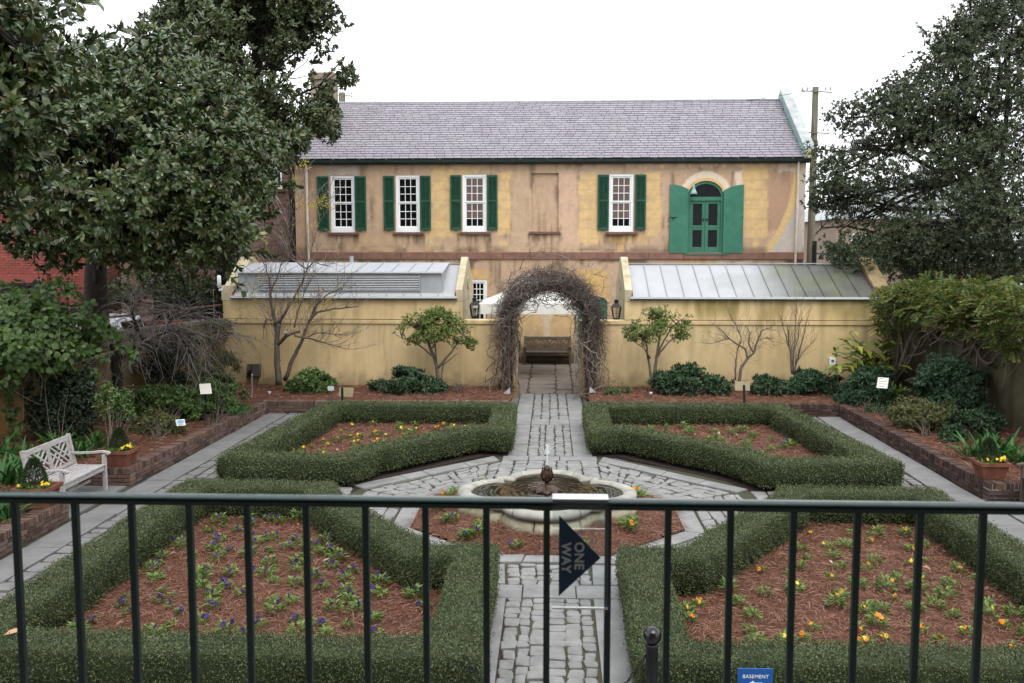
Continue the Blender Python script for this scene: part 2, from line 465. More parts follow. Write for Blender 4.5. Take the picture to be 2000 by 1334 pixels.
TAN = np.array(lin(170, 143, 116)); TAN2 = np.array(lin(178, 154, 130)); OCH = np.array(lin(203, 173, 122)); OCH2 = np.array(lin(194, 160, 104))
GRY = np.array(lin(182, 172, 162)); BRN = np.array(lin(164, 130, 108)); CRM = np.array(lin(214, 197, 178)); PNK = np.array(lin(196, 164, 142))
PATCH = [  # left, right, top, bottom in metres along the wall, colour, raggedness, strength
    (842, 884, 334, 463, OCH, 7, .95), (850, 935, 326, 345, OCH * .97, 8, .7), (970, 997, 336, 459, OCH, 5, 1.0), (760, 905, 452, 463, OCH * .9, 8, .55),
    (1132, 1170, 338, 474, OCH, 7, .95), (1258, 1291, 336, 460, OCH, 6, .95), (1180, 1262, 456, 472, OCH2, 8, .7), (1110, 1240, 322, 342, TAN2, 9, .6),
    (1449, 1500, 330, 464, OCH, 4, 1.0), (1471, 1481, 462, 490, OCH, 4, .95), (1440, 1500, 318, 331, OCH * .95, 7, .8),
    (1500, 1551, 336, 450, BRN, 4, .9), (1520, 1600, 312, 336, CRM * .9, 7, .8), (634, 696, 327, 341, GRY, 5, .95), (1436, 1450, 334, 372, CRM, 3, .95),
    (690, 740, 462, 485, OCH * .85, 9, .35), (830, 846, 455, 490, OCH * .9, 6, .5), (1000, 1036, 335, 490, TAN2, 9, .6), (1092, 1130, 335, 480, PNK, 9, .65),
    (575, 618, 318, 500, BRN * .9, 12, .5), (975, 990, 470, 492, OCH, 4, .6), (1205, 1215, 468, 492, OCH2 * 1.1, 4, .8),
    (905, 955, 526, 700, OCH2, 3, .95), (1125, 1187, 527, 590, OCH2, 3, .95), (1015, 1130, 600, 700, OCH * .95, 6, .9), (1060, 1076, 590, 670, CRM * .85, 7, .8),
    (700, 790, 507, 530, CRM * .8, 8, .6), (1020, 1050, 640, 690, TAN2, 9, .7), (1320, 1400, 509, 516, OCH2, 4, .8), (1400, 1470, 508, 516, CRM * .85, 5, .7)]
def carriage_paint(x, y, z):
    v_ = np.stack([x, y * 0 + FY, z - 4.0], 1); d__ = v_ @ _fw
    px = 1000 + FPX * (v_ @ _rt) / d__; py = 667 - FPX * (v_ @ _up) / d__      # survey units along the facade
    n1 = NZ[0].fbm(x * 0.9, z * 0.9, 5)[:, None]; n2 = NZ[1].fbm(x * 6, z * 6, 4); n3 = NZ[2].fbm(x * 2.2, z * 2.2, 5)
    c = TAN * (1 - n1) * 1.08 + (TAN2 * n1) * 1.02
    c = c * (0.88 + 0.24 * n2[:, None])
    st = NZ[3].fbm(x * 7, z * 0.6, 4)
    c = c * (1 - 0.45 * smooth(0.50, 0.72, st) * smooth(0.35, 0.6, n3))[:, None]
    for (a, b, t, d, col, rag, k) in PATCH:
        wob = rag * 2.2 * (NZ[4].fbm(x * 3.1 + a, z * 3.1, 4) - 0.5); wo2 = rag * 2.2 * (NZ[5].fbm(x * 3.1 + b, z * 3.1 + 9, 4) - 0.5)
        ms = smooth(-1.8, 1.8, np.minimum(np.minimum(px - a + wob, b - px + wo2), np.minimum(py - t + wo2, d - py + wob)))
        ms = ms * k * (0.62 + 0.34 * smooth(.35, .6, n1[:, 0] * .5 + n2 * .5))
        cc = col * (0.90 + 0.20 * n2[:, None])
        if col is OCH:   # scored ashlar lines kept in the old ochre coats
            fz_ = np.abs(((z + 0.11) / 0.33) % 1 - 0.5) * 0.33; row = np.floor((z + .11) / .33 + .5)
            fx_ = np.abs(((x + row * 0.31) / 0.62) % 1 - 0.5) * 0.62
            cc = cc * (1 - 0.11 * np.maximum(fz_ < 0.02, fx_ < 0.02))[:, None]
        c = c * (1 - ms[:, None]) + cc * ms[:, None]
    # ochre streak and the grey triangle at the right end
    lx = 1556 - (py - 345) * (62 / 150.0) + 14 * np.sin((py - 345) / 48.0) + 6 * (n3 - .5)
    m = smooth(9, 5, np.abs(px - lx)) * (py > 335) * (py < 492)
    gm = smooth(4, 9, px - lx) * (py > 330) * (py < 495)
    c = c * (1 - gm[:, None]) + GRY * (0.82 + 0.34 * n3[:, None]) * gm[:, None]
    c = c * (1 - m[:, None]) + OCH * 1.0 * m[:, None]
    # cream surround of the arched door
    dc = (door[0] + door[1]) / 2; rr = np.sqrt(((x - dc) / 0.92) ** 2 + (z - spring + 0.12) ** 2)
    m = smooth(1.03, 0.99, rr + 0.03 * (n3 - .5)) * (z > spring - 0.1)
    c = c * (1 - m[:, None]) + CRM * (0.9 + 0.15 * n2[:, None]) * m[:, None]
    m = smooth(0.77, 0.75, rr) * (z > spring - 0.1)
    c = c * (1 - m[:, None]) + OCH * 1.0 * m[:, None]
    # efflorescence under the eave, soot under sills and over the string course
    m = smooth(0.25, 0.02, 6.98 - z + 0.25 * (NZ[6].fbm(x * 9, z * 1.2, 3) - .5)) * smooth(.50, .62, NZ[7].fbm(x * 8, z * 5, 3)) * (x > 2.5) * (z > 6.6)
    c = c * (1 - m[:, None]) + np.array(lin(226, 196, 160)) * m[:, None]
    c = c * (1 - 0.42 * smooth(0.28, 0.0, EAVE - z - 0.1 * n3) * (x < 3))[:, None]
    for (a, b, c0, d0) in holes + [blind]:
        m = (x > a - .2) & (x < b + .2) & (z < c0 - 0.05)
        s = m * smooth(0.75, 0.05, c0 - z) * smooth(.44, .64, NZ[5].fbm(x * 9, z * 1.6, 4)) * 0.6
        c = c * (1 - s[:, None])
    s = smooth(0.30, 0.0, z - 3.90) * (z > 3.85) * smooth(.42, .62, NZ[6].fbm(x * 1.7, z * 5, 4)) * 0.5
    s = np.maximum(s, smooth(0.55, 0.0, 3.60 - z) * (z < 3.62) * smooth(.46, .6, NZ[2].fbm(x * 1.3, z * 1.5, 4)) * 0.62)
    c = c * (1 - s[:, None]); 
    sp = smooth(.87, .92, NZ[7].fbm(x * 14, z * 14, 2)); c = c * (1 - sp[:, None] * .6) + CRM * sp[:, None] * .6
    low = smooth(1.0, 0.3, z + .2 * n3); c = c * (1 - 0.72 * low[:, None])  # wall foot painted dark: plinth tone with the shadow behind the bench
    return c
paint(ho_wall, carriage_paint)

# string course of separate sandstone blocks
bx0 = XL
while bx0 < XR - 0.05:
    ln = rng.uniform(0.9, 1.7); b1 = min(XR, bx0 + ln)
    MB().box(bx0 + 0.005, b1 - 0.005, FY - 0.06, FY + 0.02, 3.64, 3.885).build("sandstone_block", m_brown, house, bevel=0.012)
    bx0 = b1

def sash_window(h, curtain=False, rows=(3, 3), cols=3, yy=FY):
    a, b, c, d = h; y = yy + 0.05
    fr = MB(); w = 0.085
    fr.box(a, a + w, y - 0.03, y + 0.08, c, d); fr.box(b - w, b, y - 0.03, y + 0.08, c, d)
    fr.box(a + w, b - w, y - 0.03, y + 0.08, d - w * 1.05, d); fr.box(a + w, b - w, y - 0.045, y + 0.08, c, c + 0.16)
    win = fr.build("window_frame", m_white, house, bevel=0.006)
    ia, ib, ic, idd = a + w + 0.003, b - w - 0.003, c + 0.163, d - w * 1.05 - 0.003
    mid = (ic + idd) / 2
    for si, (z0, z1, dy) in enumerate(((ic, mid, 0.03), (mid, idd, 0.0))):
        sb = MB(); yy0, yy1 = y + dy, y + dy + 0.025
        st = 0.045
        sb.box(ia, ia + st, yy0, yy1, z0, z1); sb.box(ib - st, ib, yy0, yy1, z0, z1)
        sb.box(ia + st, ib - st, yy0, yy1, z0, z0 + st); sb.box(ia + st, ib - st, yy0, yy1, z1 - st, z1)
        ga, gb, gc, gd = ia + st, ib - st, z0 + st, z1 - st
        for k in range(1, cols): 
            x = ga + (gb - ga) * k / cols; sb.box(x - 0.011, x + 0.011, yy0 + .002, yy1 - .002, gc, gd)
        for k in range(1, rows[si]):
            z = gc + (gd - gc) * k / rows[si]
            for q in range(cols):
                x0 = ga + (gb - ga) * q / cols + 0.011; x1 = ga + (gb - ga) * (q + 1) / cols - 0.011
                sb.box(x0, x1, yy0 + .003, yy1 - .003, z - 0.011, z + 0.011)
        sb.build("sash", m_white, win)
        for q in range(cols):
            for k in range(rows[si]):
                x0 = ga + (gb - ga) * q / cols; x1 = ga + (gb - ga) * (q + 1) / cols
                zz0 = gc + (gd - gc) * k / rows[si]; zz1 = gc + (gd - gc) * (k + 1) / rows[si]
                t = rng.uniform(-0.004, 0.004); t2 = rng.uniform(-.004, .004)
                p = MB().add([(x0, yy0 + .014 + t, zz0), (x1, yy0 + .014 - t, zz0), (x1, yy0 + .014 - t + t2, zz1), (x0, yy0 + .014 + t + t2, zz1)], [(0, 1, 2, 3)])
                p.build("pane", m_glass_curtain if (curtain and not (k == 0 and si == 0)) else m_glass, win)
    return win
def louvre_shutter(x0, x1, z0, z1):
    y0, y1 = FY - 0.075, FY - 0.03; st = 0.055
    f = MB()
    f.box(x0, x0 + st, y0, y1, z0, z1); f.box(x1 - st, x1, y0, y1, z0, z1)
    md = z0 + (z1 - z0) * 0.53
    for (a, b) in ((z0, z0 + 0.09), (md - 0.035, md + 0.035), (z1 - 0.075, z1)): f.box(x0 + st, x1 - st, y0, y1, a, b)
    f.box((x0 + x1) / 2 - .008, (x0 + x1) / 2 + .008, y0 - .012, y0 - .002, z0 + .12, z1 - .1)
    sh = f.build("shutter", m_shutter, house, bevel=0.004)
    MB().box(x0 + st * .5, x1 - st * .5, y1 - 0.008, y1 - 0.003, z0 + .02, z1 - .02).build("backing", m_shutter, sh)
    sl = MB()
    for (a, b) in ((z0 + 0.09, md - 0.035), (md + 0.035, z1 - 0.075)):
        n = int((b - a) / 0.042)
        for k in range(n):
            z = a + (b - a) * (k + 0.5) / n
            sl.bar((x0 + st, (y0 + y1) / 2, z), (x1 - st, (y0 + y1) / 2, z), 0.036, 0.008, up=(0, -0.6, 0.8))
    sl.build("louvre", m_shutter, sh, kind='stuff')
    for z in (z0 + .08, z1 - .06): MB().box(x0 + .012, x0 + .05, y0 - .01, y0 - .001, z, z + .03).build("hinge", m_iron, sh)
    MB().bar(((x0 + x1) / 2, FY - .08, z0 - .04), ((x0 + x1) / 2, FY - .02, z0 + .02), .02, .02).build("shutter_dog", m_iron, sh)
SHUT = [((621, 643.5), (694, 716)), ((750, 771), (821, 842)), ((880, 901.5), (951.5, 972)), ((1167, 1189), (1239.5, 1261))]
for i, h in enumerate(holes):
    sash_window(h, curtain=(i == 2 or i == 3))
    for (a, b) in SHUT[i]:
        louvre_shutter(fx(a), fx(b), h[2] + 0.07, h[3] - 0.03)
    MB().box(h[0] - 0.10, h[1] + 0.12, FY - 0.09, FY + 0.14, h[2] - 0.10, h[2] - 0.003).build("window_sill", m_sill, house, bevel=0.015)
MB().box(blind[0] - 0.08, blind[1] + 0.06, FY - 0.08, FY + 0.09, blind[2] - 0.10, blind[2] - 0.003).build("window_sill", m_sill, house, bevel=0.015)
sash_window(low_win, rows=(4, 4), cols=3)

m_archr = mat("ochre_arch_render", tuple(OCH), var=.12, rough=.9, bump=.2)
# arched door upstairs
def arch_pts(d, sp, inset, n=16):
    c = (d[0] + d[1]) / 2; hw = (d[1] - d[0]) / 2 - inset; h = d[3] - sp - inset
    return [(c + hw * math.cos(t), sp + h * math.sin(t)) for t in np.linspace(0, math.pi, n)]
def arched_door(d, sp, muntin_split, glaz_low=True):
    y = FY + 0.10
    out_ = arch_pts(d, sp, 0.0, 20); inn = arch_pts(d, sp, 0.10, 20)
    fr = MB()
    for k in range(19):
        (a, az), (b, bz) = out_[k], out_[k + 1]; (c, cz), (e, ez) = inn[k], inn[k + 1]
        V = [(a, y - .06, az), (b, y - .06, bz), (e, y - .06, ez), (c, y - .06, cz), (a, y + .05, az), (b, y + .05, bz), (e, y + .05, ez), (c, y + .05, cz)]
        fr.add(V, [(0, 1, 2, 3), (7, 6, 5, 4), (0, 4, 5, 1), (3, 2, 6, 7)])
    fr.box(d[0], d[0] + 0.10, y - .06, y + .05, d[2], sp); fr.box(d[1] - 0.10, d[1], y - .06, y + .05, d[2], sp)
    fr.box(d[0] + .1, d[1] - .1, y - .065, y + .05, sp - 0.10, sp + 0.03)
    f = fr.build("door_frame", m_door, house)
    # soffit of the arch in the wall
    sf = MB()
    for k in range(19):
        (a, az), (b, bz) = out_[k], out_[k + 1]
        sf.add([(a, FY - .004, az), (b, FY - .004, bz), (b, y - .06, bz), (a, y - .06, az)], [(0, 1, 2, 3)])
    sf.build("brick_soffit", m_brown, house)
    tm = MB(); c_ = (d[0] + d[1]) / 2
    for k in range(19):
        (a, az), (b, bz) = out_[k], out_[k + 1]; q = lambda x, z: (c_ + (x - c_) * 1.12, sp + (z - sp) * 1.16 + .012)
        (a2, az2), (b2, bz2) = q(a, az), q(b, bz); V = [(a, FY - .01, az), (b, FY - .01, bz), (b2, FY - .01, bz2), (a2, FY - .01, az2)]
        tm.add(V + [(x, FY + .01, z) for x, _, z in V], [(0, 1, 2, 3), (3, 2, 6, 7), (1, 0, 4, 5)])
    tm.build("arch_render", m_archr, house)
    tr = MB(); 
    P = [(x, y + .0, z) for (x, z) in inn] ; tr.add(P, [tuple(range(len(P)))])
    tr.build("fanlight_pane", m_glass, f)
    cx = (d[0] + d[1]) / 2
    for (a, b, sgn) in ((d[0] + .103, cx - .004, -1), (cx + .004, d[1] - .103, 1)):
        lf = MB(); z0, z1 = d[2] + .03, sp - .103; zm = z0 + (z1 - z0) * 0.475; w = 0.105
        lf.box(a, a + w, y - .02, y + .03, z0, z1); lf.box(b - w, b, y - .02, y + .03, z0, z1)
        for (p, q) in ((z0, z0 + .19), (zm - .07, zm - .004), (zm + .004, zm + .09), (z1 - .10, z1)): lf.box(a + w, b - w, y - .02, y + .03, p, q)
        L_ = lf.build("door_leaf", m_door, house, bevel=0.006)
        for (p, q) in ((z0 + .19, zm - .07), (zm + .09, z1 - .10)):
            MB().add([(a + w, y + .008, p), (b - w, y + .008, p), (b - w, y + .008, q), (a + w, y + .008, q)], [(0, 1, 2, 3)]).build("pane", m_glass, L_)
        if muntin_split:
            kx = (b - 0.05) if sgn < 0 else (a + 0.05)
            MB().lathe([(0.0, -.03), (.03, -.02), (.036, 0), (.03, .02), (0, .03)], 10, (kx, y - .06, zm + .30)).build("door_knob", m_iron, L_)
    MB().box(d[0] - .06, d[1] + .1, FY - .08, FY + .15, d[2] - .045, d[2] - .003).build("door_sill", m_door, house)
arched_door(door, spring, True)
arched_door(low_door, lspring, False)
# plank doors folded back against the wall, boards one by one
def plank_shutter(x0, x1, zb, zt_in, zt_out, inner_right):
    y0, y1 = FY - 0.085, FY - 0.03
    def top(x):
        t = (x - x0) / (x1 - x0); t = t if inner_right else 1 - t      # 0 at the outer edge, 1 at the edge by the opening
        return zt_out + (zt_in - zt_out) * t ** 2.1
    b = MB(); poly = [(x0, zb), (x1, zb)] + [(x, top(x)) for x in np.linspace(x1, x0, 12)]
    b.prism(poly, 'y', y0 + 0.012, y1)
    sh = b.build("plank_shutter", m_door, house)
    # diagonal boards clipped to the leaf outline
    pitch = 0.155; sgn = -1 if inner_right else 1
    import itertools
    def clip(P, nx, nz, c):
        Q = []
        for i in range(len(P)):
            p, q = P[i], P[(i + 1) % len(P)]
            dp = p[0] * nx + p[1] * nz - c; dq = q[0] * nx + q[1] * nz - c
            if dp >= 0: Q.append(p)
            if dp * dq < 0:
                t = dp / (dp - dq); Q.append((p[0] + (q[0] - p[0]) * t, p[1] + (q[1] - p[1]) * t))
        return Q
    nx, nz = sgn * -0.707, 0.707
    vals = [x * nx + z * nz for (x, z) in poly]; c = min(vals)
    while c < max(vals):
        Q = clip(clip(poly, nx, nz, c + 0.002), -nx, -nz, -(c + pitch - 0.002))
        if len(Q) >= 3:
            MB().prism(Q, 'y', y0 + .005, y0 + 0.0118).build("board", m_door, sh)
        c += pitch
    ir = MB()
    if inner_right:
        ir.box(x0, x0 + .24, y0 - .012, y0 - .001, zb + 1.21, zb + 1.235); ir.box(x0 + .10, x0 + .13, y0 - .012, y0 - .001, zb + 1.14, zb + 1.20)
    else:
        ir.box(x1 - .04, x1, y0 - .012, y0 - .001, zb + 1.20, zb + 1.24)
    ir.build("latch", m_iron, sh)
zb = fz(494.5, 1378)
plank_shutter(fx(1307.5), fx(1343.5), zb, fz(370, 1340), fz(360.5, 1310), True)
plank_shutter(fx(1412.5), fx(1451), zb, fz(372, 1416), fz(361, 1448), False)
# gooseneck lamp over the door
lp = thing("wall_lamp", "verdigris gooseneck lamp hung in the arch of the upper green door", "lamp", (fx(1352), FY - .25, fz(375, 1352)))
c0 = ORG[lp.name]
MB().lathe([(.03, .22), (.035, .12), (.06, .08), (.10, -.02), (.135, -.09), (.12, -.09), (.05, .05)], 16, c0).build("lamp_shade", m_copper, lp, smooth_=True)
MB().lathe([(.04, -.13), (.06, -.06), (.05, .0)], 12, c0).build("bulb_cage", m_iron, lp)
MB().tube([c0 + (0, 0, .2), c0 + (0.0, .02, .30), c0 + (.03, .15, .33), c0 + (.05, .262, .30)], .014, 6).build("arm", m_copper, lp)

# ---- roof with slates one by one
rb = MB(); rx0, rx1 = XL - .02, 8.50; fy0 = FY - 0.16
def roof_pt(s):   # 0 eave .. 1 ridge
    return np.array([fy0 + (RY - fy0) * s, EAVE + 0.02 + (RZ - EAVE) * s])
e, r_ = roof_pt(0), roof_pt(1)
rb.add([(rx0, e[0], e[1]), (rx1, e[0], e[1]), (rx1, r_[0], r_[1]), (rx0, r_[0], r_[1]), (rx0, 40.2, EAVE), (rx1, 40.2, EAVE)], [(0, 1, 2, 3), (3, 2, 5, 4)])
roof = rb.build("roof", m_gutter, house)
sl_len = np.linalg.norm(r_ - e); d_ = (r_ - e) / sl_len; nrm = np.array([-d_[1], d_[0]])
rows = 25; exp_ = sl_len / rows
variants = []
def slate_arr(x0, x1, s0, lift):
    t = 0.020; L = exp_ * 1.25
    a = e + d_ * s0 + nrm * (0.027 + lift); b = e + d_ * min(sl_len, s0 + L) + nrm * 0.004
    V = [(x0, a[0], a[1]), (x1, a[0], a[1]), (x1, b[0], b[1]), (x0, b[0], b[1])]
    a2 = a - nrm * t
    V += [(x0, a2[0], a2[1]), (x1, a2[0], a2[1])]
    return V, [(0, 1, 2, 3), (4, 5, 1, 0), (0, 3, 4), (1, 5, 2)]
field = MB(); cnt = 0
for k in range(rows):
    x = rx0 + (0.0 if k % 2 else -0.15) + rng.uniform(-.03, .03)
    while x < rx1:
        w = rng.uniform(0.27, 0.34); x0, x1 = max(rx0, x), min(rx1, x + w)
        if x1 - x0 > 0.04:
            s0 = k * exp_ + rng.normal(0, 0.006); 
            V, F = slate_arr(x0 + .007, x1 - .007, max(-.02, s0), abs(rng.normal(0, .003)))
            if cnt < 296:
                MB().add(V, F).build("slate", m_slate, roof); cnt += 1
            else: field.add(V, F)
        x += w
field.build("slate_field", m_slate, roof, kind='stuff')
MB().tube([(rx0, RY, RZ + .045), (-3, RY, RZ + .03), (3, RY, RZ + .045), (rx1, RY, RZ + .06)], 0.05, 8).build("ridge_cap", m_greystone, roof)
# gutter
gm = MB(); gy = fy0 - 0.05
prof = [(gy - .07, EAVE - .02), (gy - .06, EAVE - .10), (gy, EAVE - .13), (gy + .06, EAVE - .10), (gy + .07, EAVE + .0), (gy + .05, EAVE - .03), (gy - .05, EAVE - .03)]
gm.prism(prof, 'x', rx0, 8.72); gm.box(rx0, 8.72, gy + .07, FY - .003, EAVE - .16, EAVE - .03)
gut = gm.build("gutter", m_gutter, house)
for k in range(20):
    x = rx0 + .5 + k * 0.92
    if x < 8.6: MB().box(x, x + .03, gy - .085, gy + .06, EAVE - .018, EAVE - .006).build("gutter_bracket", m_greystone, gut)
for (pt, pb, zb_) in ((599.5, 603, 3.0), (1558, 1555.5, 3.0)):
    x = fx(pt, 330)
    MB().tube([(x, FY - .14, EAVE - .1), (x, FY - .07, EAVE - .35), (x, FY - .07, 5.0), (x - (0.02 if x > 0 else -.04), FY - .07, 0.1)], 0.045, 8).build("downspout", m_pipe, house, smooth_=True)
# gable copings
for (xa, xb, rt_) in ((8.50, 8.80, 1), (-9.22, -8.97, 0)):
    hb = 0.30
    poly = [(FY - .25, EAVE - .02), (FY - .25, EAVE + .34), (RY, RZ + hb + .10), (40.2, EAVE + .34), (40.2, EAVE - .02), (RY, RZ - .12)]
    MB().prism(poly, 'x', xa, xb).build("gable_parapet", m_copper, house)
    cop = MB()
    cop.bar((xa / 2 + xb / 2, FY - .20, EAVE + .33 + .03), (xa / 2 + xb / 2, RY, RZ + hb + .14), 0.36, 0.07)
    cop.build("coping", m_greystone, house)
    kn = MB().box(xa - .01, xb + .01, FY - .36, FY - .255, EAVE - .02, EAVE + .28); kn.build("kneeler", m_cream, house)
ch = MB(); cxx = float(on_y(634, 190, 34.6)[0])
ch.box(cxx - .40, cxx + .40, 34.2, 35.0, 7.4, 10.02); chm = ch.build("chimney", m_chim, house)
MB().box(cxx - .46, cxx + .46, 34.14, 35.06, 10.023, 10.25).build("chimney_cap", m_chim, chm)

# ================================================================ GARDEN WALL and LEAN-TO SHEDS
WY = 25.6
GOC = np.array(lin(206, 184, 142)); GOC2 = np.array(lin(196, 171, 124))
def garden_paint(seed, green=(), dark_left=False):
    def f(x, y, z):
        n = NZ[seed].fbm(x * 0.7, z * 0.7, 4); n2 = NZ[seed + 1].fbm(x * 5, z * 5, 4); st = NZ[2].fbm(x * 8, z * .5, 3)
        c = GOC * (1 - n)[:, None] + GOC2 * n[:, None]; c = c * (0.95 + 0.1 * n2)[:, None]
        c = c * (1 - 0.10 * smooth(.5, .7, st))[:, None]
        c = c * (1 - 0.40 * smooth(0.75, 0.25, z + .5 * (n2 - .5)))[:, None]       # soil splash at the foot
        for k in range(5):      # hairline cracks and old patch repairs
            xc = -8 + k * 1.7 if x.mean() < 0 else 1.9 + k * 1.65
            cr = np.abs(x - xc - .25 * (NZ[4].fbm(z * 1.5 + k, z * 0 + k, 4) - .5) * 2 - .08 * z)
            c = c * (1 - .16 * smooth(.035, .0, cr) * smooth(.4, .55, NZ[6].fbm(x * 2, z * 1.3, 3)))[:, None]
        pt = smooth(.60, .64, NZ[7].fbm(x * .55 + 9, z * .9, 4)) * .10; c = c * (1 + pt)[:, None]
        dr = smooth(.55, .72, NZ[6].fbm(x * 6.5, z * .25, 3)) * smooth(.7, 2.0, z) * .22; c = c * (1 - dr)[:, None]
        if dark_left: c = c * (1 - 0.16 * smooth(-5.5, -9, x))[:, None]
        for (x0, x1, zt, zb_, k, fq) in green:
            m = smooth(x0 - .25, x0 + .2, x) * smooth(x1 + .25, x1 - .2, x) * smooth(zb_ - .35, zb_ + .25, z + .5 * (st - .5)) * (z <= zt)
            m = m * smooth(.40, .66, NZ[5].fbm(x * fq, z * .55, 3)) * k
            c = c * (1 - m[:, None]) + np.array(lin(112, 102, 40)) * m[:, None]
        return c
    return f
GREEN = [(3.6, 5.9, 2.66, 2.15, 0.75, 5), (5.8, 6.9, 2.66, 2.1, 0.55, 4), (7.2, 9.0, 2.66, 2.1, 0.6, 3), (3.4, 5.4, 2.09, 1.9, 0.8, 3), (3.5, 4.6, 1.98, 1.2, 0.28, 4), (8.4, 9.1, 2.66, 2.1, .6, 2)]
def garden_wall(name, x0, x1, label, seed, dark):
    w = thing(name, label, "wall", ((x0 + x1) / 2, WY, 0))
    b = MB()
    grid_wall(b, lines(x0, x1, .045), lines(-.05, 1.97, .045), lambda u, z: np.stack([u, np.full_like(u, WY), z], 1))
    for x, fl in ((x0, 1), (x1, 0)):
        q = [(x, WY, -.05), (x, WY + .32, -.05), (x, WY + .32, 1.97), (x, WY, 1.97)]
        b.add(q, [(3, 2, 1, 0) if fl else (0, 1, 2, 3)])
    b.add([(x0, WY + .32, -.05), (x1, WY + .32, -.05), (x1, WY + .32, 1.97), (x0, WY + .32, 1.97)], [(3, 2, 1, 0)])
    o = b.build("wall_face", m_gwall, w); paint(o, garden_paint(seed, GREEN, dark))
    c = MB(); 
    prof = [(WY - .035, 1.973), (WY + .355, 1.973), (WY + .355, 2.06), (WY + .20, 2.09), (WY - .035, 2.065)]
    xs_ = lines(x0, x1, .15)
    V = []; F = []
    k = len(prof)
    for i, x in enumerate(xs_): V += [(x, a, z) for (a, z) in prof]
    for i in range(len(xs_) - 1):
        for j in range(k): F.append((i * k + j, (i + 1) * k + j, (i + 1) * k + (j + 1) % k, i * k + (j + 1) % k))
    F.append(tuple(range(k))); F.append(tuple(len(V) - 1 - i for i in range(k)))
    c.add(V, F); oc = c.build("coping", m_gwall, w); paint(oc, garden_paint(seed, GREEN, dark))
garden_wall("garden_wall", -9.02, -0.91, "ochre garden wall left of the vine arch, under the louvred shed", 0, True)
garden_wall("garden_wall", 0.74, 9.05, "ochre garden wall right of the vine arch, green stained at its coping", 3, False)

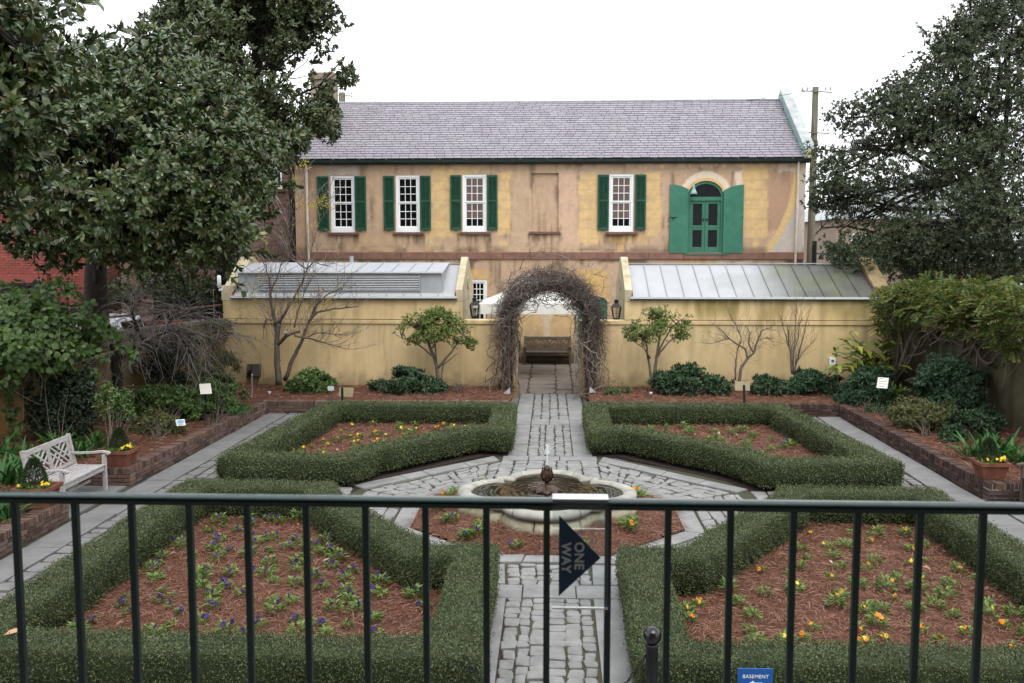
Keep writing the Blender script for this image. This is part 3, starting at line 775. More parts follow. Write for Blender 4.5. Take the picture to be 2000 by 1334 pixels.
SH_E, SH_RY, SH_RZ = 2.70, 27.42, 3.55
def shed(label, x0, x1, pl, pr, seed, grime, louvred):
    s = thing("shed", label, "shed", ((x0 + x1) / 2, 27.4, 0))
    b = MB(); yf = WY + 0.022
    grid_wall(b, lines(x0, x1, .08), lines(2.094, SH_E, .06), lambda u, z: np.stack([u, np.full_like(u, yf), z], 1))
    xa_, xb_ = x0 + .015, x1 - .015
    b.add([(xa_, WY + .36, 0), (xa_, 29.2, 0), (xa_, 29.2, SH_E), (xa_, yf, SH_E), (xa_, yf, 2.094), (xa_, WY + .36, 2.094)], [(0, 1, 2, 3, 4, 5)])
    b.add([(xb_, WY + .36, 0), (xb_, 29.2, 0), (xb_, 29.2, SH_E), (xb_, yf, SH_E), (xb_, yf, 2.094), (xb_, WY + .36, 2.094)], [(5, 4, 3, 2, 1, 0)])
    b.add([(xa_, 29.19, 0), (xb_, 29.19, 0), (xb_, 29.19, SH_E), (xa_, 29.19, SH_E)], [(3, 2, 1, 0)])
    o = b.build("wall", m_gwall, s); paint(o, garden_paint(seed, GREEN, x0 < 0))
    # gable parapets
    for (a, c) in (pl, pr):
        g_ = MB(); poly = [(yf - .008, SH_E - .12), (yf - .008, SH_E + .20), (SH_RY - .12, SH_RZ + .22), (SH_RY + .16, SH_RZ + .22), (29.22, SH_E + .2), (29.22, SH_E - .12)]
        if a > 8 or a < -8.5: poly = [(yf - .008, SH_E - .12), (yf - .008, SH_E + .30), (yf + .28, SH_E + .30)] + poly[2:]
        ys_ = None
        g_.prism([(p[0], p[1]) for p in poly], 'x', a, c)
        gp = g_.build("gable_parapet", m_cream if a < 8 else m_cream_dk, s, bevel=0.012)
        inner = (c if a < -2 and a > -4 else a)
        if abs(a) < 4:
            sg = 1 if a < 0 else -1
            xx = (c if a < 0 else a)
            rg = MB(); th = np.linspace(0, 2 * math.pi, 24)
            rg.tube([(xx + sg * .004, 27.3 + .17 * math.cos(t), 3.02 + .17 * math.sin(t)) for t in th], .03, 6, cap=False)
            rg.build("oculus_ring", m_cream, gp)
            MB().add([(xx + sg * .004, 27.3 + .165 * math.cos(t), 3.02 + .165 * math.sin(t)) for t in th[:-1]], [tuple(range(23))]).build("oculus", m_dark, gp)
            # flank of the shed under the parapet, down to the courtyard
            MB().box(a + .004, c - .004, yf + .34, 29.2, 0, SH_E - .122).build("flank", m_cream, s)
            MB().box(a + .002, c - .002, yf + .003, yf + .338, 2.096, SH_E - .122).build("flank", m_cream, s)
    # standing seam roof, panel by panel
    rx0_, rx1_ = pl[1] + .003, pr[0] - .003
    e0 = np.array([yf - .06, SH_E + .015]); e1 = np.array([SH_RY, SH_RZ])
    rf = MB().add([(rx0_, e0[0], e0[1] - .02), (rx1_, e0[0], e0[1] - .02), (rx1_, e1[0], e1[1] - .02), (rx0_, e1[0], e1[1] - .02), (rx0_, 29.25, SH_E), (rx1_, 29.25, SH_E)], [(0, 1, 2, 3), (3, 2, 5, 4)]).build("roof", m_duct, s)
    n = 14 if not louvred else 13
    def pcol(x, y, z):
        t = NZ[6].fbm(x * 1.1, y * 1.1, 4); t2 = NZ[7].fbm(x * 4, y * 4, 3)
        gcol = np.array([.36, .37, .385]) * (0.85 + .2 * t)[:, None]
        if grime:
            k = smooth(4.8, 7.2, x + 1.6 * (t - .5)) * .92; k = np.maximum(k, .25 * smooth(3.2, 5, x) * smooth(.45, .6, t))
            gr = np.array([.060, .060, .048]) * (0.5 + 1.0 * t2)[:, None] + np.array([.02, .03, .0]) * smooth(.5, .7, t)[:, None]
            gcol = gcol * (1 - k)[:, None] + gr * k[:, None]
        return gcol
    for k in range(n):
        a = rx0_ + (rx1_ - rx0_) * k / n + .004; c = rx0_ + (rx1_ - rx0_) * (k + 1) / n - .004
        pb = MB(); us = lines(a, c, .12); ss = np.linspace(0, 1, 14)
        grid_wall(pb, us, ss, lambda u, w: np.stack([u, e0[0] + (e1[0] - e0[0]) * w, e0[1] + (e1[1] - e0[1]) * w + .004], 1))
        po = pb.build("roof_panel", m_metal, rf); paint(po, pcol)
        if k:
            x = a - .004
            sb = MB(); P0 = np.array([x, e0[0], e0[1] + .018]); P1 = np.array([x, e1[0], e1[1] + .018])
            for q in range(6): sb.bar(P0 + (P1 - P0) * q / 6, P0 + (P1 - P0) * (q + 1) / 6, .018, .035)
            so = sb.build("roof_seam", m_metal, rf); paint(so, lambda x, y, z: pcol(x, y, z) * .8)
    MB().box(rx0_ - .05, rx1_ + .05, e0[0] - .05, e0[0] - .002, SH_E - .035, SH_E + .02).build("drip_edge", m_louvre, rf)
    MB().box(rx0_ - .06, rx1_ + .06, e0[0] - .045, e0[0] + .05, SH_E - .062, SH_E - .037).build("eave_board", m_gutter, rf)
    MB().box(rx0_, rx1_, SH_RY - .05, SH_RY + .05, SH_RZ + .02, SH_RZ + .045).build("ridge_cap", m_duct, rf)
    for x in (rx0_, rx1_):
        fl_ = MB(); fl_.bar((x, e0[0], e0[1] + .05), (x, e1[0], e1[1] + .05), .02, .09); fl_.build("flashing", m_flash if x < 8 else m_sill, rf)
    return s, rf
shedL, roofL = shed("yellow lean-to shed with a long grey louvre box on its roof", -9.02, -2.42, (-9.05, -8.72), (-2.61, -2.42), 0, False, True)
shedR, roofR = shed("yellow lean-to shed with standing seam roof turning mossy at its right", 1.965, 9.05, (1.965, 2.165), (8.66, 9.06), 3, True, False)
# louvre box on the left shed
bz0, bz1, by = 2.80, 3.36, 25.74
X0, X1 = -8.62, -3.0
lb = MB(); 
lb.prism([(by, 2.80), (by, bz1), (SH_RY - .05, SH_RZ + .04), (SH_RY - .05, SH_RZ - .03)], 'x', X0, X1)
box = lb.build("louvre_box", m_duct, shedL)
pn = 12
for k in range(pn):
    a = X0 - .05 + (X1 - X0 + .1) * k / pn + .004; c = X0 - .05 + (X1 - X0 + .1) * (k + 1) / pn - .004
    p_ = MB(); p_.add([(a, by - .06, bz1 + .012), (c, by - .06, bz1 + .012), (c, SH_RY + .03, SH_RZ + .055), (a, SH_RY + .03, SH_RZ + .055)], [(0, 1, 2, 3)])
    po = p_.build("roof_panel", m_metal, box); paint(po, lambda x, y, z: np.tile([.34, .355, .38], (len(x), 1)) * (.85 + .3 * NZ[2].fbm(x * 2, y * 2, 3))[:, None])
    sb = MB().bar((a, by - .06, bz1 + .024), (a, SH_RY + .03, SH_RZ + .067), .02, .03); sb.build("roof_seam", m_duct, box)
MB().box(X0 - .05, X1 + .05, by - .085, by - .0605, bz1 - .02, bz1 + .02).build("fascia", m_louvre, box)
def lx(p): return float(on_y(p, 550, by)[0])
for (a, c) in ((505.5, 658.5), (663, 819.5)):
    a, c = lx(a), lx(c)
    MB().box(a, c, by - .012, by - .003, 2.862, 3.285).build("louvre_recess", m_dark, box)
    for k in range(9):
        z = 2.885 + k * 0.0467
        MB().bar((a, by - .034, z), (c, by - .034, z), .040, .008, up=(0, -.5, .87)).build("louvre_slat", m_louvre, box)
    for x in (a, c): MB().box(x - .012, x + .012, by - .06, by - .002, 2.85, 3.30).build("louvre_frame", m_duct, box)
for p in (461, 503, 822, 866): MB().box(lx(p) - .008, lx(p) + .008, by - .012, by - .002, 2.82, bz1 - .03).build("panel_joint", m_duct, box)
MB().tube([(float(on_y(686.5, 500, 28.6)[0]), 28.6, 2.6), (float(on_y(686.5, 500, 28.6)[0]), 28.6, 3.78)], .06, 8).build("vent_pipe", m_duct, shedL)

# ================================================================ SIDE WALLS
m_side = mat("mould_stained_stucco", None, attr=True, rough=0.92, bump=0.35, bscale=22, var=0.14, scale=4)
def side_wall(label, p, q, zt, inward, fn):
    w = thing("side_wall", label, "wall", ((p[0] + q[0]) / 2, (p[1] + q[1]) / 2, 0))
    p = np.array(p, float); q = np.array(q, float); L = np.linalg.norm(q - p); d = (q - p) / L; n = np.array(inward, float)
    b = MB()
    grid_wall(b, lines(0, L, .09), lines(-.05, zt, .07), lambda u, z: np.stack([p[0] + d[0] * u, p[1] + d[1] * u, z], 1))
    o_ = p - n * .3; r2 = q - n * .3
    b.add([(*o_, -.05), (*r2, -.05), (*r2, zt), (*o_, zt)], [(0, 1, 2, 3)])
    o = b.build("wall_face", m_side, w); paint(o, fn)
    c = MB(); m_ = (p + q) / 2
    c.bar((*(p - n * .14), zt + .045), (*(q - n * .14), zt + .045), .40, .085)
    oc = c.build("coping", m_sidecop, w)
    return w
m_sidecop = mat("blackened_coping", (0.07, 0.06, 0.048), c2=(0.17, 0.14, 0.10), rough=0.9, scale=2)
def left_paint(x, y, z):
    n = NZ[0].fbm(y * .8, z * .8, 4); st = NZ[1].fbm(y * 3.5, z * .45, 4); n2 = NZ[2].fbm(y * 5, z * 5, 3)
    c = np.array(lin(132, 108, 72)) * (1 - n)[:, None] + np.array(lin(94, 80, 58)) * n[:, None]
    c = c * (0.8 + .4 * n2)[:, None]
    k = smooth(.44, .60, st) * (0.55 + .45 * smooth(.6, 2.0, z)); c = c * (1 - .90 * k)[:, None]
    g_ = smooth(.56, .7, NZ[3].fbm(y * 2.2, z * .6, 3)) * .55; c = c * (1 - g_[:, None]) + np.array(lin(84, 80, 34)) * g_[:, None]
    o = smooth(19, 17.2, y) * smooth(1.35, .8, z) * .8; c = c * (1 - o[:, None]) + np.array(lin(176, 132, 74)) * o[:, None] * (0.7 + .6 * n2)[:, None]
    return c
def right_paint(x, y, z):
    n = NZ[3].fbm(y * .8, z * .8, 4); st = NZ[4].fbm(y * 4, z * .4, 4); n2 = NZ[5].fbm(y * 5, z * 5, 3)
    c = np.array(lin(96, 88, 66)) * (1 - n)[:, None] + np.array(lin(66, 64, 50)) * n[:, None]
    c = c * (0.75 + .5 * n2)[:, None] * (1 - .5 * smooth(.48, .68, st))[:, None]
    return c
LW = ((-8.98, 25.58), (-13.2, 6.0))
wl = side_wall("stained left boundary wall under the climbing vine, pipe rail along its top", LW[0], LW[1], 2.02, (0.977, -0.21), left_paint)
wr = side_wall("dark mouldy right boundary wall under the wisteria", (9.02, 25.58), (10.2, 6.0), 2.05, (-0.998, -.06), right_paint)
def on_left_wall(t, off=0.0):     # t metres from the far corner, off metres into the garden
    p = np.array(LW[0]); d = unit(np.array(LW[1]) - p); return p + d * t + np.array([0.977, -.21]) * off
pr_ = thing("pipe_railing", "rusty iron pipe rail running along the top of the left wall", "railing", (-10.5, 17, 2.0))
P = [(*on_left_wall(t, -.14), 2.46 - .004 * t) for t in np.linspace(-.15, 11, 14)]
MB().tube(P, .028, 8).build("rail", mat("rusty_pipe", (0.07, 0.035, 0.028), c2=(0.16, 0.08, 0.06), rough=.7, scale=6), pr_)
for t in (0.2, 2.9, 5.6, 8.3, 10.8):
    a = on_left_wall(t, -.14); MB().tube([(*a, 2.09), (*a, 2.47)], .02, 8).build("post", m_iron, pr_)

# ================================================================ NEIGHBOURING BUILDINGS
RED_RAMP = [(0, (0.16, 0.045, 0.035)), (0.35, (0.22, 0.055, 0.042)), (0.7, (0.19, 0.05, 0.04)), (1, (0.26, 0.075, 0.055))]
m_redbrick = mat("red_face_brick", None, rnd='island', ramp=RED_RAMP, rough=.85, bump=.2, var=.12)
m_redmortar = mat("red_mortar", (0.12, 0.035, 0.03), c2=(.17, .055, .045), rough=.95)
OLD_RAMP = [(0, (0.11, 0.065, 0.052)), (0.4, (0.17, 0.105, 0.085)), (0.75, (0.21, 0.135, 0.11)), (1, (0.25, 0.17, 0.14))]
m_oldbrick = mat("aged_townhouse_brick", None, rnd='island', ramp=OLD_RAMP, rough=.9, bump=.3, var=.2)
m_oldmortar = mat("aged_mortar", (0.16, 0.13, 0.115), c2=(.24, .20, .18), rough=.95)
def brick_face(mb, x0, x1, z0, z1, y, bw=.215, bh=.075, skip=None, facing=-1):
    k = 0; z = z0
    while z < z1 - .02:
        x = x0 - (bw / 2 if k % 2 else 0)
        while x < x1:
            a, c = max(x0, x), min(x1, x + bw - .011)
            if c - a > .03 and not (skip and skip((a + c) / 2, z + .03)):
                j = rng.uniform(0.004, .012); yy = y - j
                V = [(a, yy, z), (c, yy, z), (c, yy, z + bh - .012), (a, yy, z + bh - .012), (a, y, z), (c, y, z), (c, y, z + bh - .012), (a, y, z + bh - .012)]
                mb.add(V, [(0, 1, 2, 3), (0, 4, 5, 1), (3, 2, 6, 7), (1, 5, 6, 2), (0, 3, 7, 4)])
            x += bw
        z += bh; k += 1
def simple_window(parent, x0, x1, z0, z1, y, cols=2, rows=2, frame=m_white, glass=m_glass):
    f = MB(); w = .06
    f.box(x0, x0 + w, y - .03, y + .05, z0, z1); f.box(x1 - w, x1, y - .03, y + .05, z0, z1); f.box(x0 + w, x1 - w, y - .03, y + .05, z0, z0 + w); f.box(x0 + w, x1 - w, y - .03, y + .05, z1 - w, z1)
    for k in range(1, cols): x = x0 + (x1 - x0) * k / cols; f.box(x - .012, x + .012, y - .01, y + .02, z0 + w, z1 - w)
    for k in range(1, rows): z = z0 + (z1 - z0) * k / rows; f.box(x0 + w, x1 - w, y - .012, y + .018, z - .014, z + .014)
    wi = f.build("window_frame", frame, parent)
    for c in range(cols):
        for r in range(rows):
            a = x0 + (x1 - x0) * c / cols; b_ = x0 + (x1 - x0) * (c + 1) / cols; p = z0 + (z1 - z0) * r / rows; q = z0 + (z1 - z0) * (r + 1) / rows
            MB().add([(a, y + .006, p), (b_, y + .006, p), (b_, y + .006, q), (a, y + .006, q)], [(0, 1, 2, 3)]).build("pane", glass, wi)
redb = thing("brick_building", "bright red brick building behind the magnolia at far left", "building", (-17, 28, 0))
MB().box(-24, -12.95, 26.5, 28.0, -.05, 8.6).build("wall", m_redmortar, redb)
rw = (-15.8, -14.45, 1.9, 3.03)
bf = MB(); brick_face(bf, -18.5, -12.95, 1.2, 8.6, 26.497, skip=lambda x, z: rw[0] < x < rw[1] and rw[2] < z < rw[3])
bf.build("brickwork", m_redbrick, redb, kind='stuff')
simple_window(redb, *rw, 26.46, 2, 2, m_iron)
MB().box(rw[0] - .1, rw[1] + .1, 26.40, 26.49, rw[3] + .003, rw[3] + .25).build("window_lintel", m_redbrick, redb)
MB().box(-24.2, -12.75, 26.3, 28.2, 8.603, 8.85).build("cornice", m_redmortar, redb)
twn = thing("townhouse", "old brown brick townhouse with white windows behind the left trees", "building", (-13.5, 37, 0))
MB().box(-18, -9.75, 35.0, 46, -.05, 8.5).build("wall", m_oldmortar, twn)
tws = [(-10.45, -9.95, 6.2, 7.5), (-13.1, -12.2, 1.2, 2.9), (-15.0, -14.1, 1.2, 2.9), (-10.9, -10.1, 1.2, 2.9), (-13.1, -12.2, 4.6, 6.2)]
bf = MB(); brick_face(bf, -16.5, -9.75, 1.4, 8.5, 34.997, skip=lambda x, z: any(a - .02 < x < b + .02 and c - .02 < z < d + .02 for (a, b, c, d) in tws))
bf.build("brickwork", m_oldbrick, twn, kind='stuff')
for (a, b, c, d) in tws:
    simple_window(twn, a, b, c, d, 34.96, 2, 4, m_white if c > 3 else m_chim)
    MB().box(a - .08, b + .08, 34.9, 34.99, c - .10, c - .003).build("window_sill", m_sill, twn)
MB().box(-18.2, -9.6, 34.75, 46.2, 8.503, 8.8).build("cornice", m_oldmortar, twn)
MB().tube([(float(on_y(428, 500, 34.8)[0]), 34.8, 0), (float(on_y(428, 500, 34.8)[0]), 34.8, 8.4)], .06, 8).build("downspout", m_white, twn)
bei = thing("beige_house", "pale beige house mostly hidden by the tree on the right", "building", (14, 50, 0))
MB().box(13.5, 22, 46, 56, -.05, 5.4).build("wall", mat("beige_render", (.26, .20, .155), var=.1, rough=.9), bei)
MB().prism([(13.2, 5.403), (22.3, 5.403), (17.7, 7.6)], 'y', 45.7, 56.3).build("roof", m_greystone, bei)
for k in range(3):
    simple_window(bei, 14.2 + k * 2.6, 15.2 + k * 2.6, 3.2, 4.7, 45.95, 2, 2); simple_window(bei, 14.2 + k * 2.6, 15.2 + k * 2.6, .9, 2.4, 45.95, 2, 2)
rho = thing("brick_cottage", "small red brick house with white window beyond the right wall", "building", (21, 40, 0))
MB().box(17.0, 27, 37, 45, -.05, 3.3).build("wall", mat("cottage_brick", (.20, .075, .06), c2=(.28, .10, .08), rough=.9, scale=8), rho)
MB().prism([(16.6, 3.303), (27.4, 3.303), (22, 5.6)], 'y', 36.6, 45.4).build("roof", m_greystone, rho)
for x in (17.7, 19.6, 21.5): simple_window(rho, x, x + .75, 1.5, 2.7, 36.95, 2, 3)
# utility poles and wires
m_pole = mat("lichened_timber", (0.10, 0.095, 0.07), c2=(0.20, 0.195, 0.15), rough=.9, scale=3, streak=(6, 6, .6))
def utility_pole(label, px, ptop, Y, r, arms):
    x, _, zt = on_y(px, ptop, Y); t = thing("utility_pole", label, "pole", (x, Y, 0), "utility poles behind the carriage house")
    MB().tube([(x, Y, -.1), (x, Y, zt)], [r * 1.15, r * .85], 10).build("post", m_pole, t)
    for (dz, w) in arms:
        MB().bar((x - w, Y - .13, zt - dz), (x + w, Y - .13, zt - dz - .06), .045, .04).build("crossarm", m_pole, t)
        ins = MB()
        for s_ in (-.9, -.6, .6, .9): ins.lathe([(0.02, 0), (.035, .03), (.03, .1), (.0, .12)], 8, (x + w * s_, Y - .13, zt - dz + .02))
        ins.build("insulator", m_greystone, t)
    return x, zt
ux, uz = utility_pole("tall mossy utility pole beside the right end of the carriage house", 1593, 170, 35.2, .13, [(.15, .55), (1.6, .5)])
vx, vz = utility_pole("short utility pole top showing beside the chimney", 668, 181, 47, .20, [(.12, .55)])
wv = MB()
P0 = np.array([vx, 47, vz - .1]); P1 = np.array([ux, 35.2, uz - .1])
wv.tube([P0 + (P1 - P0) * t + np.array([0, 0, -1.1 * math.sin(math.pi * t)]) for t in np.linspace(0, 1, 24)], .010, 4)
alone(wv, "overhead_wire", "thin overhead wire sagging between the two utility poles", "wire", m_iron)
fl = thing("flood_lights", "black pole with twin flood lights by the right end of the carriage house", "flood light", (float(on_y(1590, 500, 31)[0]), 31, 0))
o3 = ORG[fl.name]; MB().tube([o3, o3 + (0, 0, 4.25)], .08, 8).build("post", m_iron, fl); MB().tube([o3 + (0, 0, 3.85), o3 + (.75, 0, 3.83)], .018, 6).build("arm", m_iron, fl)
for dx in (.22, .72): MB().lathe([(.02, .10), (.06, .05), (.09, -.06), (.0, -.05)], 10, o3 + (dx, 0, 3.72)).build("lamp_head", m_iron, fl)
# white vehicle beyond the left wall
m_van = mat("white_vehicle_paint", (.74, .76, .80), var=.04, rough=.25, bump=0, coat=.5)
vn = thing("parked_van", "white vehicle roof showing just above the left wall", "van", (-12.6, 24.0, 0))
X = float(on_y(240, 640, 23.6)[0]); vv = MB()
prof = [(X + .25, .35), (X + .25, 1.15), (X + .12, 1.45), (X - .16, 2.20), (X - .24, 2.27), (X - 2.6, 2.27), (X - 2.9, 1.3), (X - 3.3, 1.15), (X - 3.3, .35)]
k = len(prof); V = [(x, 23.6 + (.06 if z > 1.4 else 0), z) for x, z in prof] + [(x, 25.1 - (.06 if z > 1.4 else 0), z) for x, z in prof]
vv.add(V, [tuple(range(k)), tuple(range(2 * k - 1, k - 1, -1))] + [(i, i + k, (i + 1) % k + k, (i + 1) % k) for i in range(k)]); vv.build("body", m_van, vn, bevel=.05)
MB().add([(X + .10, 23.75, 1.52), (X + .10, 24.95, 1.52), (X - .13, 24.95, 2.13), (X - .13, 23.75, 2.13)], [(0, 1, 2, 3)]).build("rear_window", m_glass, vn)
MB().add([(X - 2.4, 23.652, 1.5), (X - .5, 23.652, 1.5), (X - .6, 23.652, 2.1), (X - 2.3, 23.652, 2.1)], [(0, 1, 2, 3)]).build("side_window", m_glass, vn)
for x in (X - .5, X - 2.6):
    for yy in (23.62, 25.08): MB().tube([(x, yy - .09, .3), (x, yy + .09, .3)], .30, 14).build("wheel", m_iron, vn)
lw = thing("low_brick_wall", "low red painted brick wall between the alley and the brown townhouse", "wall", (-11, 26, 0))
MB().box(-13.6, -10.35, 26.0, 26.22, -.05, 1.93).build("wall", m_redmortar, lw)
bf = MB(); brick_face(bf, -13.0, -10.35, 1.2, 1.93, 25.997); bf.build("brickwork", m_redbrick, lw, kind='stuff')
MB().box(-13.62, -10.33, 25.95, 26.25, 1.933, 2.0).build("coping", m_redmortar, lw)
# the house the photograph is taken from: rear wall and balcony slab
m_back = mat("tan_house_stucco", (.26, .21, .155), var=.12, rough=.9)
mh = thing("main_house", "tan stucco main house behind the balcony", "building", (0, -3, 0))
MB().box(-9.5, 9.5, -4.5, -1.7, -.05, 10.5).build("wall", m_back, mh)
MB().box(-3.4, 3.4, -1.697, 1.75, 5.9, 6.2).build("added_porch_roof", m_back, mh)  # unseen roof added over the balcony to darken railing and foreground
for x in (-3.1, 3.1): MB().tube([(x, 1.5, 2.423), (x, 1.5, 5.897)], .15, 12).build("porch_column", m_back, mh)
bl = thing("balcony", "stone balcony floor below the green railing", "balcony", (0, .4, 2.4))
MB().box(-3.4, 3.4, -1.697, 2.2, 2.28, 2.42).build("floor_slab", m_greystone, bl)
for x in (-2.5, 2.5):
    MB().tube([(x, 1.9, -.05), (x, 1.9, 2.278)], .16, 12).build("support_column", m_back, bl)
# ================================================================ PATHS
ST_RAMP = [(0, (0.115, 0.115, 0.113)), (0.2, (0.20, 0.195, 0.185)), (0.45, (0.155, 0.16, 0.165)), (0.7, (0.25, 0.242, 0.225)), (0.88, (0.215, 0.19, 0.16)), (1, (0.29, 0.28, 0.26))]
m_cobble = mat("worn_cobble_stone", None, rnd='island', ramp=ST_RAMP, rough=.72, bump=.8, bscale=14, scale=4, var=.30, spec=.3)
m_slab = mat("grey_paving_slab", None, rnd='island', ramp=[(0, (.16, .162, .162)), (.5, (.20, .20, .197)), (1, (.245, .24, .23))], rough=.7, bump=.5, bscale=9, scale=2.2, var=.28, spec=.3)
m_flag = mat("warm_flagstone", None, rnd='island', ramp=[(0, (.15, .125, .105)), (.35, (.20, .165, .14)), (.65, (.19, .165, .145)), (.85, (.25, .15, .11)), (1, (.24, .21, .18))], rough=.75, bump=.3, bscale=12, scale=3, var=.2)
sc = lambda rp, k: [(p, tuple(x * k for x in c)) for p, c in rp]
m_sidecob = mat("shaded_side_cobble", None, rnd='island', ramp=sc(ST_RAMP, .80), rough=.75, bump=.45, bscale=18, scale=5, var=.22, spec=.25)  # cobble colours scaled down, tree shade over the side paths put into them
m_sideslab = mat("shaded_side_slab", None, rnd='island', ramp=[(0, (.135, .135, .135)), (.5, (.165, .165, .162)), (1, (.20, .195, .19))], rough=.75, bump=.25, bscale=9, scale=2.5, var=.2, spec=.25)  # slab copy darkened in colour for the same shade
m_joint = mat("mossy_joint", (0.035, 0.032, 0.024), c2=(0.066, 0.070, 0.034), rough=.95, scale=2.2, bump=.5)
def sheet(name, label, cat, poly, z, m=None):
    b = MB(); k = len(poly)
    b.add([(x, y, z) for (x, y) in poly] + [(x, y, z - .04) for (x, y) in poly], [tuple(range(k))] + [(i, k + i, k + (i + 1) % k, (i + 1) % k) for i in range(k)])
    o = b.build(name, m or m_joint); return tag(o, label, cat, kind='structure')
def stone(parent, poly, name="cobblestone", m=None, z=0.014, zb=-0.02, ins=.003, jz=.005, bev=.012):
    P = np.array(poly, float); c = P.mean(0)
    dd = P - c; ln = np.linalg.norm(dd, axis=1, keepdims=True)
    A = c + dd * np.maximum(0.1, (ln - ins * 1.3) / ln); B = c + dd * np.maximum(0.1, (ln - (ins + bev) * 1.3) / ln)
    k = len(P); t = z + rng.normal(0, jz); tx, ty = rng.normal(0, .008, 2)
    V = [(x, y, zb) for x, y in A] + [(x, y, t - .008) for x, y in A] + [(x, y, t + tx * (x - c[0]) + ty * (y - c[1])) for x, y in B]
    F = [(i, (i + 1) % k, k + (i + 1) % k, k + i) for i in range(k)] + [(k + i, k + (i + 1) % k, 2 * k + (i + 1) % k, 2 * k + i) for i in range(k)] + [tuple(2 * k + i for i in range(k))]
    me = mesh_np(name, V, F, [m or m_cobble]); o = link(name, me, parent); return o
def bil(A, B, C, D, u, v):
    A, B, C, D = map(np.array, (A, B, C, D)); return (A * (1 - u) + B * u) * (1 - v) + (D * (1 - u) + C * u) * v
def chip(q, k=2, amt=.014):
    """rough 4-corner outline into an uneven 8-point one"""
    q = [np.array(p) for p in q]; out = []
    for i in range(4):
        a, b = q[i], q[(i + 1) % 4]; ed = b - a; n = np.array([ed[1], -ed[0]]); n = n / max(1e-6, np.linalg.norm(n))
        out.append(a + (q[(i - 1) % 4] + b - 2 * a) * rng.uniform(.02, .09)); out.append((a + b) / 2 + ed * rng.uniform(-.15, .15) - n * rng.uniform(-.2, 1) * amt * .5)
    return out
def columns(parent, A, B, C, D, cols, l0, l1, name="cobblestone", m=None, jit=.022, **kw):
    """stones laid in columns running from the A-B side to the D-C side"""
    us = np.linspace(0, 1, cols + 1); us[1:-1] += rng.uniform(-.22, .22, cols - 1) / cols
    L = np.linalg.norm((np.array(D) + np.array(C) - np.array(A) - np.array(B)) / 2)
    for c in range(cols):
        v = 0.0 - rng.uniform(0, .3) * l0 / L
        while v < 1:
            w = rng.uniform(l0, l1) / L; a, b = max(0, v), min(1, v + w)
            if 1 - b < l0 * .4 / L: b = 1.0
            if b - a > .03 / L:
                q = [bil(A, B, C, D, us[c], a), bil(A, B, C, D, us[c + 1], a), bil(A, B, C, D, us[c + 1], b), bil(A, B, C, D, us[c], b)]
                q = [p + rng.normal(0, jit, 2) * .5 for p in q]
                stone(parent, chip(q), name, m, **kw)
            v = b if b == 1.0 else v + w
def slabs(parent, A, B, C, D, n, along=True, **kw):
    ts = np.linspace(0, 1, n + 1); ts[1:-1] += rng.uniform(-.2, .2, max(0, n - 1)) / n
    for k in range(n):
        a, b = ts[k], ts[k + 1]
        q = [bil(A, B, C, D, 0, a), bil(A, B, C, D, 1, a), bil(A, B, C, D, 1, b), bil(A, B, C, D, 0, b)] if along else [bil(A, B, C, D, a, 0), bil(A, B, C, D, b, 0), bil(A, B, C, D, b, 1), bil(A, B, C, D, a, 1)]
        stone(parent, q, "paving_slab", kw.get("m") or m_slab, z=.016, ins=.006, jz=.002, bev=.006)
OC = np.array([-0.06, 14.02])
def octa(a):
    r = a / math.cos(math.pi / 8)
    return [OC + r * np.array([math.cos(math.pi / 8 + k * math.pi / 4), math.sin(math.pi / 8 + k * math.pi / 4)]) for k in range(8)]
near = sheet("path", "cobbled centre path running from the balcony to the fountain", "path", [(-.92, 4.2), (.92, 4.2), (.98, 11.85), (-.98, 11.85)], -.012)
columns(near, (-.50, 6.6), (.45, 6.6), (.47, 10.52), (-.50, 10.52), 6, .12, .24)
columns(near, (-.52, 10.98), (.48, 10.98), (.50, 11.70), (-.56, 11.70), 6, .12, .2)
slabs(near, (-.90, 5.2), (-.51, 5.2), (-.51, 10.52), (-.90, 10.52), 4); slabs(near, (.47, 5.2), (.90, 5.2), (.90, 10.52), (.49, 10.52), 4)
slabs(near, (-.95, 10.54), (.95, 10.54), (.95, 10.96), (-.95, 10.96), 3, along=False)
slabs(near, (-.96, 10.98), (-.54, 10.98), (-.58, 11.70), (-.96, 11.70), 1); slabs(near, (.50, 10.98), (.96, 10.98), (.96, 11.70), (.52, 11.70), 1)
far = sheet("path", "cobbled centre path leading from the fountain to the vine arch", "path", [(-.95, 17.6), (.92, 17.6), (.82, 26.04), (-.86, 26.04)], -.012)
columns(far, (-.46, 18.05), (.42, 18.05), (.42, 21.3), (-.46, 21.3), 5, .13, .24, ins=.007)
columns(far, (-.46, 22.0), (.42, 22.0), (.40, 26.0), (-.46, 26.0), 4, .18, .36, ins=.009)
slabs(far, (-.93, 17.66), (.88, 17.66), (.88, 18.02), (-.93, 18.02), 3, along=False)
slabs(far, (-.84, 18.05), (-.47, 18.05), (-.47, 26.0), (-.85, 26.0), 7); slabs(far, (.43, 18.05), (.80, 18.05), (.79, 26.0), (.41, 26.0), 7)
slabs(far, (-.46, 21.32), (.42, 21.32), (.42, 21.98), (-.46, 21.98), 2, along=False)
plaza = sheet("plaza", "stone paved plaza around the fountain bed", "plaza", [(-5.75, 13.3), (-3.3, 13.2), (-1.3, 10.9), (1.3, 10.9), (3.3, 13.2), (5.75, 13.3), (5.75, 16.0), (3.55, 16.0), (.95, 18.2), (-.95, 18.2), (-3.45, 16.0), (-5.75, 16.0)], -.0165)
o1, o2 = octa(1.96), octa(2.24)
for k in range(8):
    j = (k + 1) % 8
    slabs(plaza, o1[k], o1[j], o2[j], o2[k], 2 if k % 2 == 0 else 3, along=False)
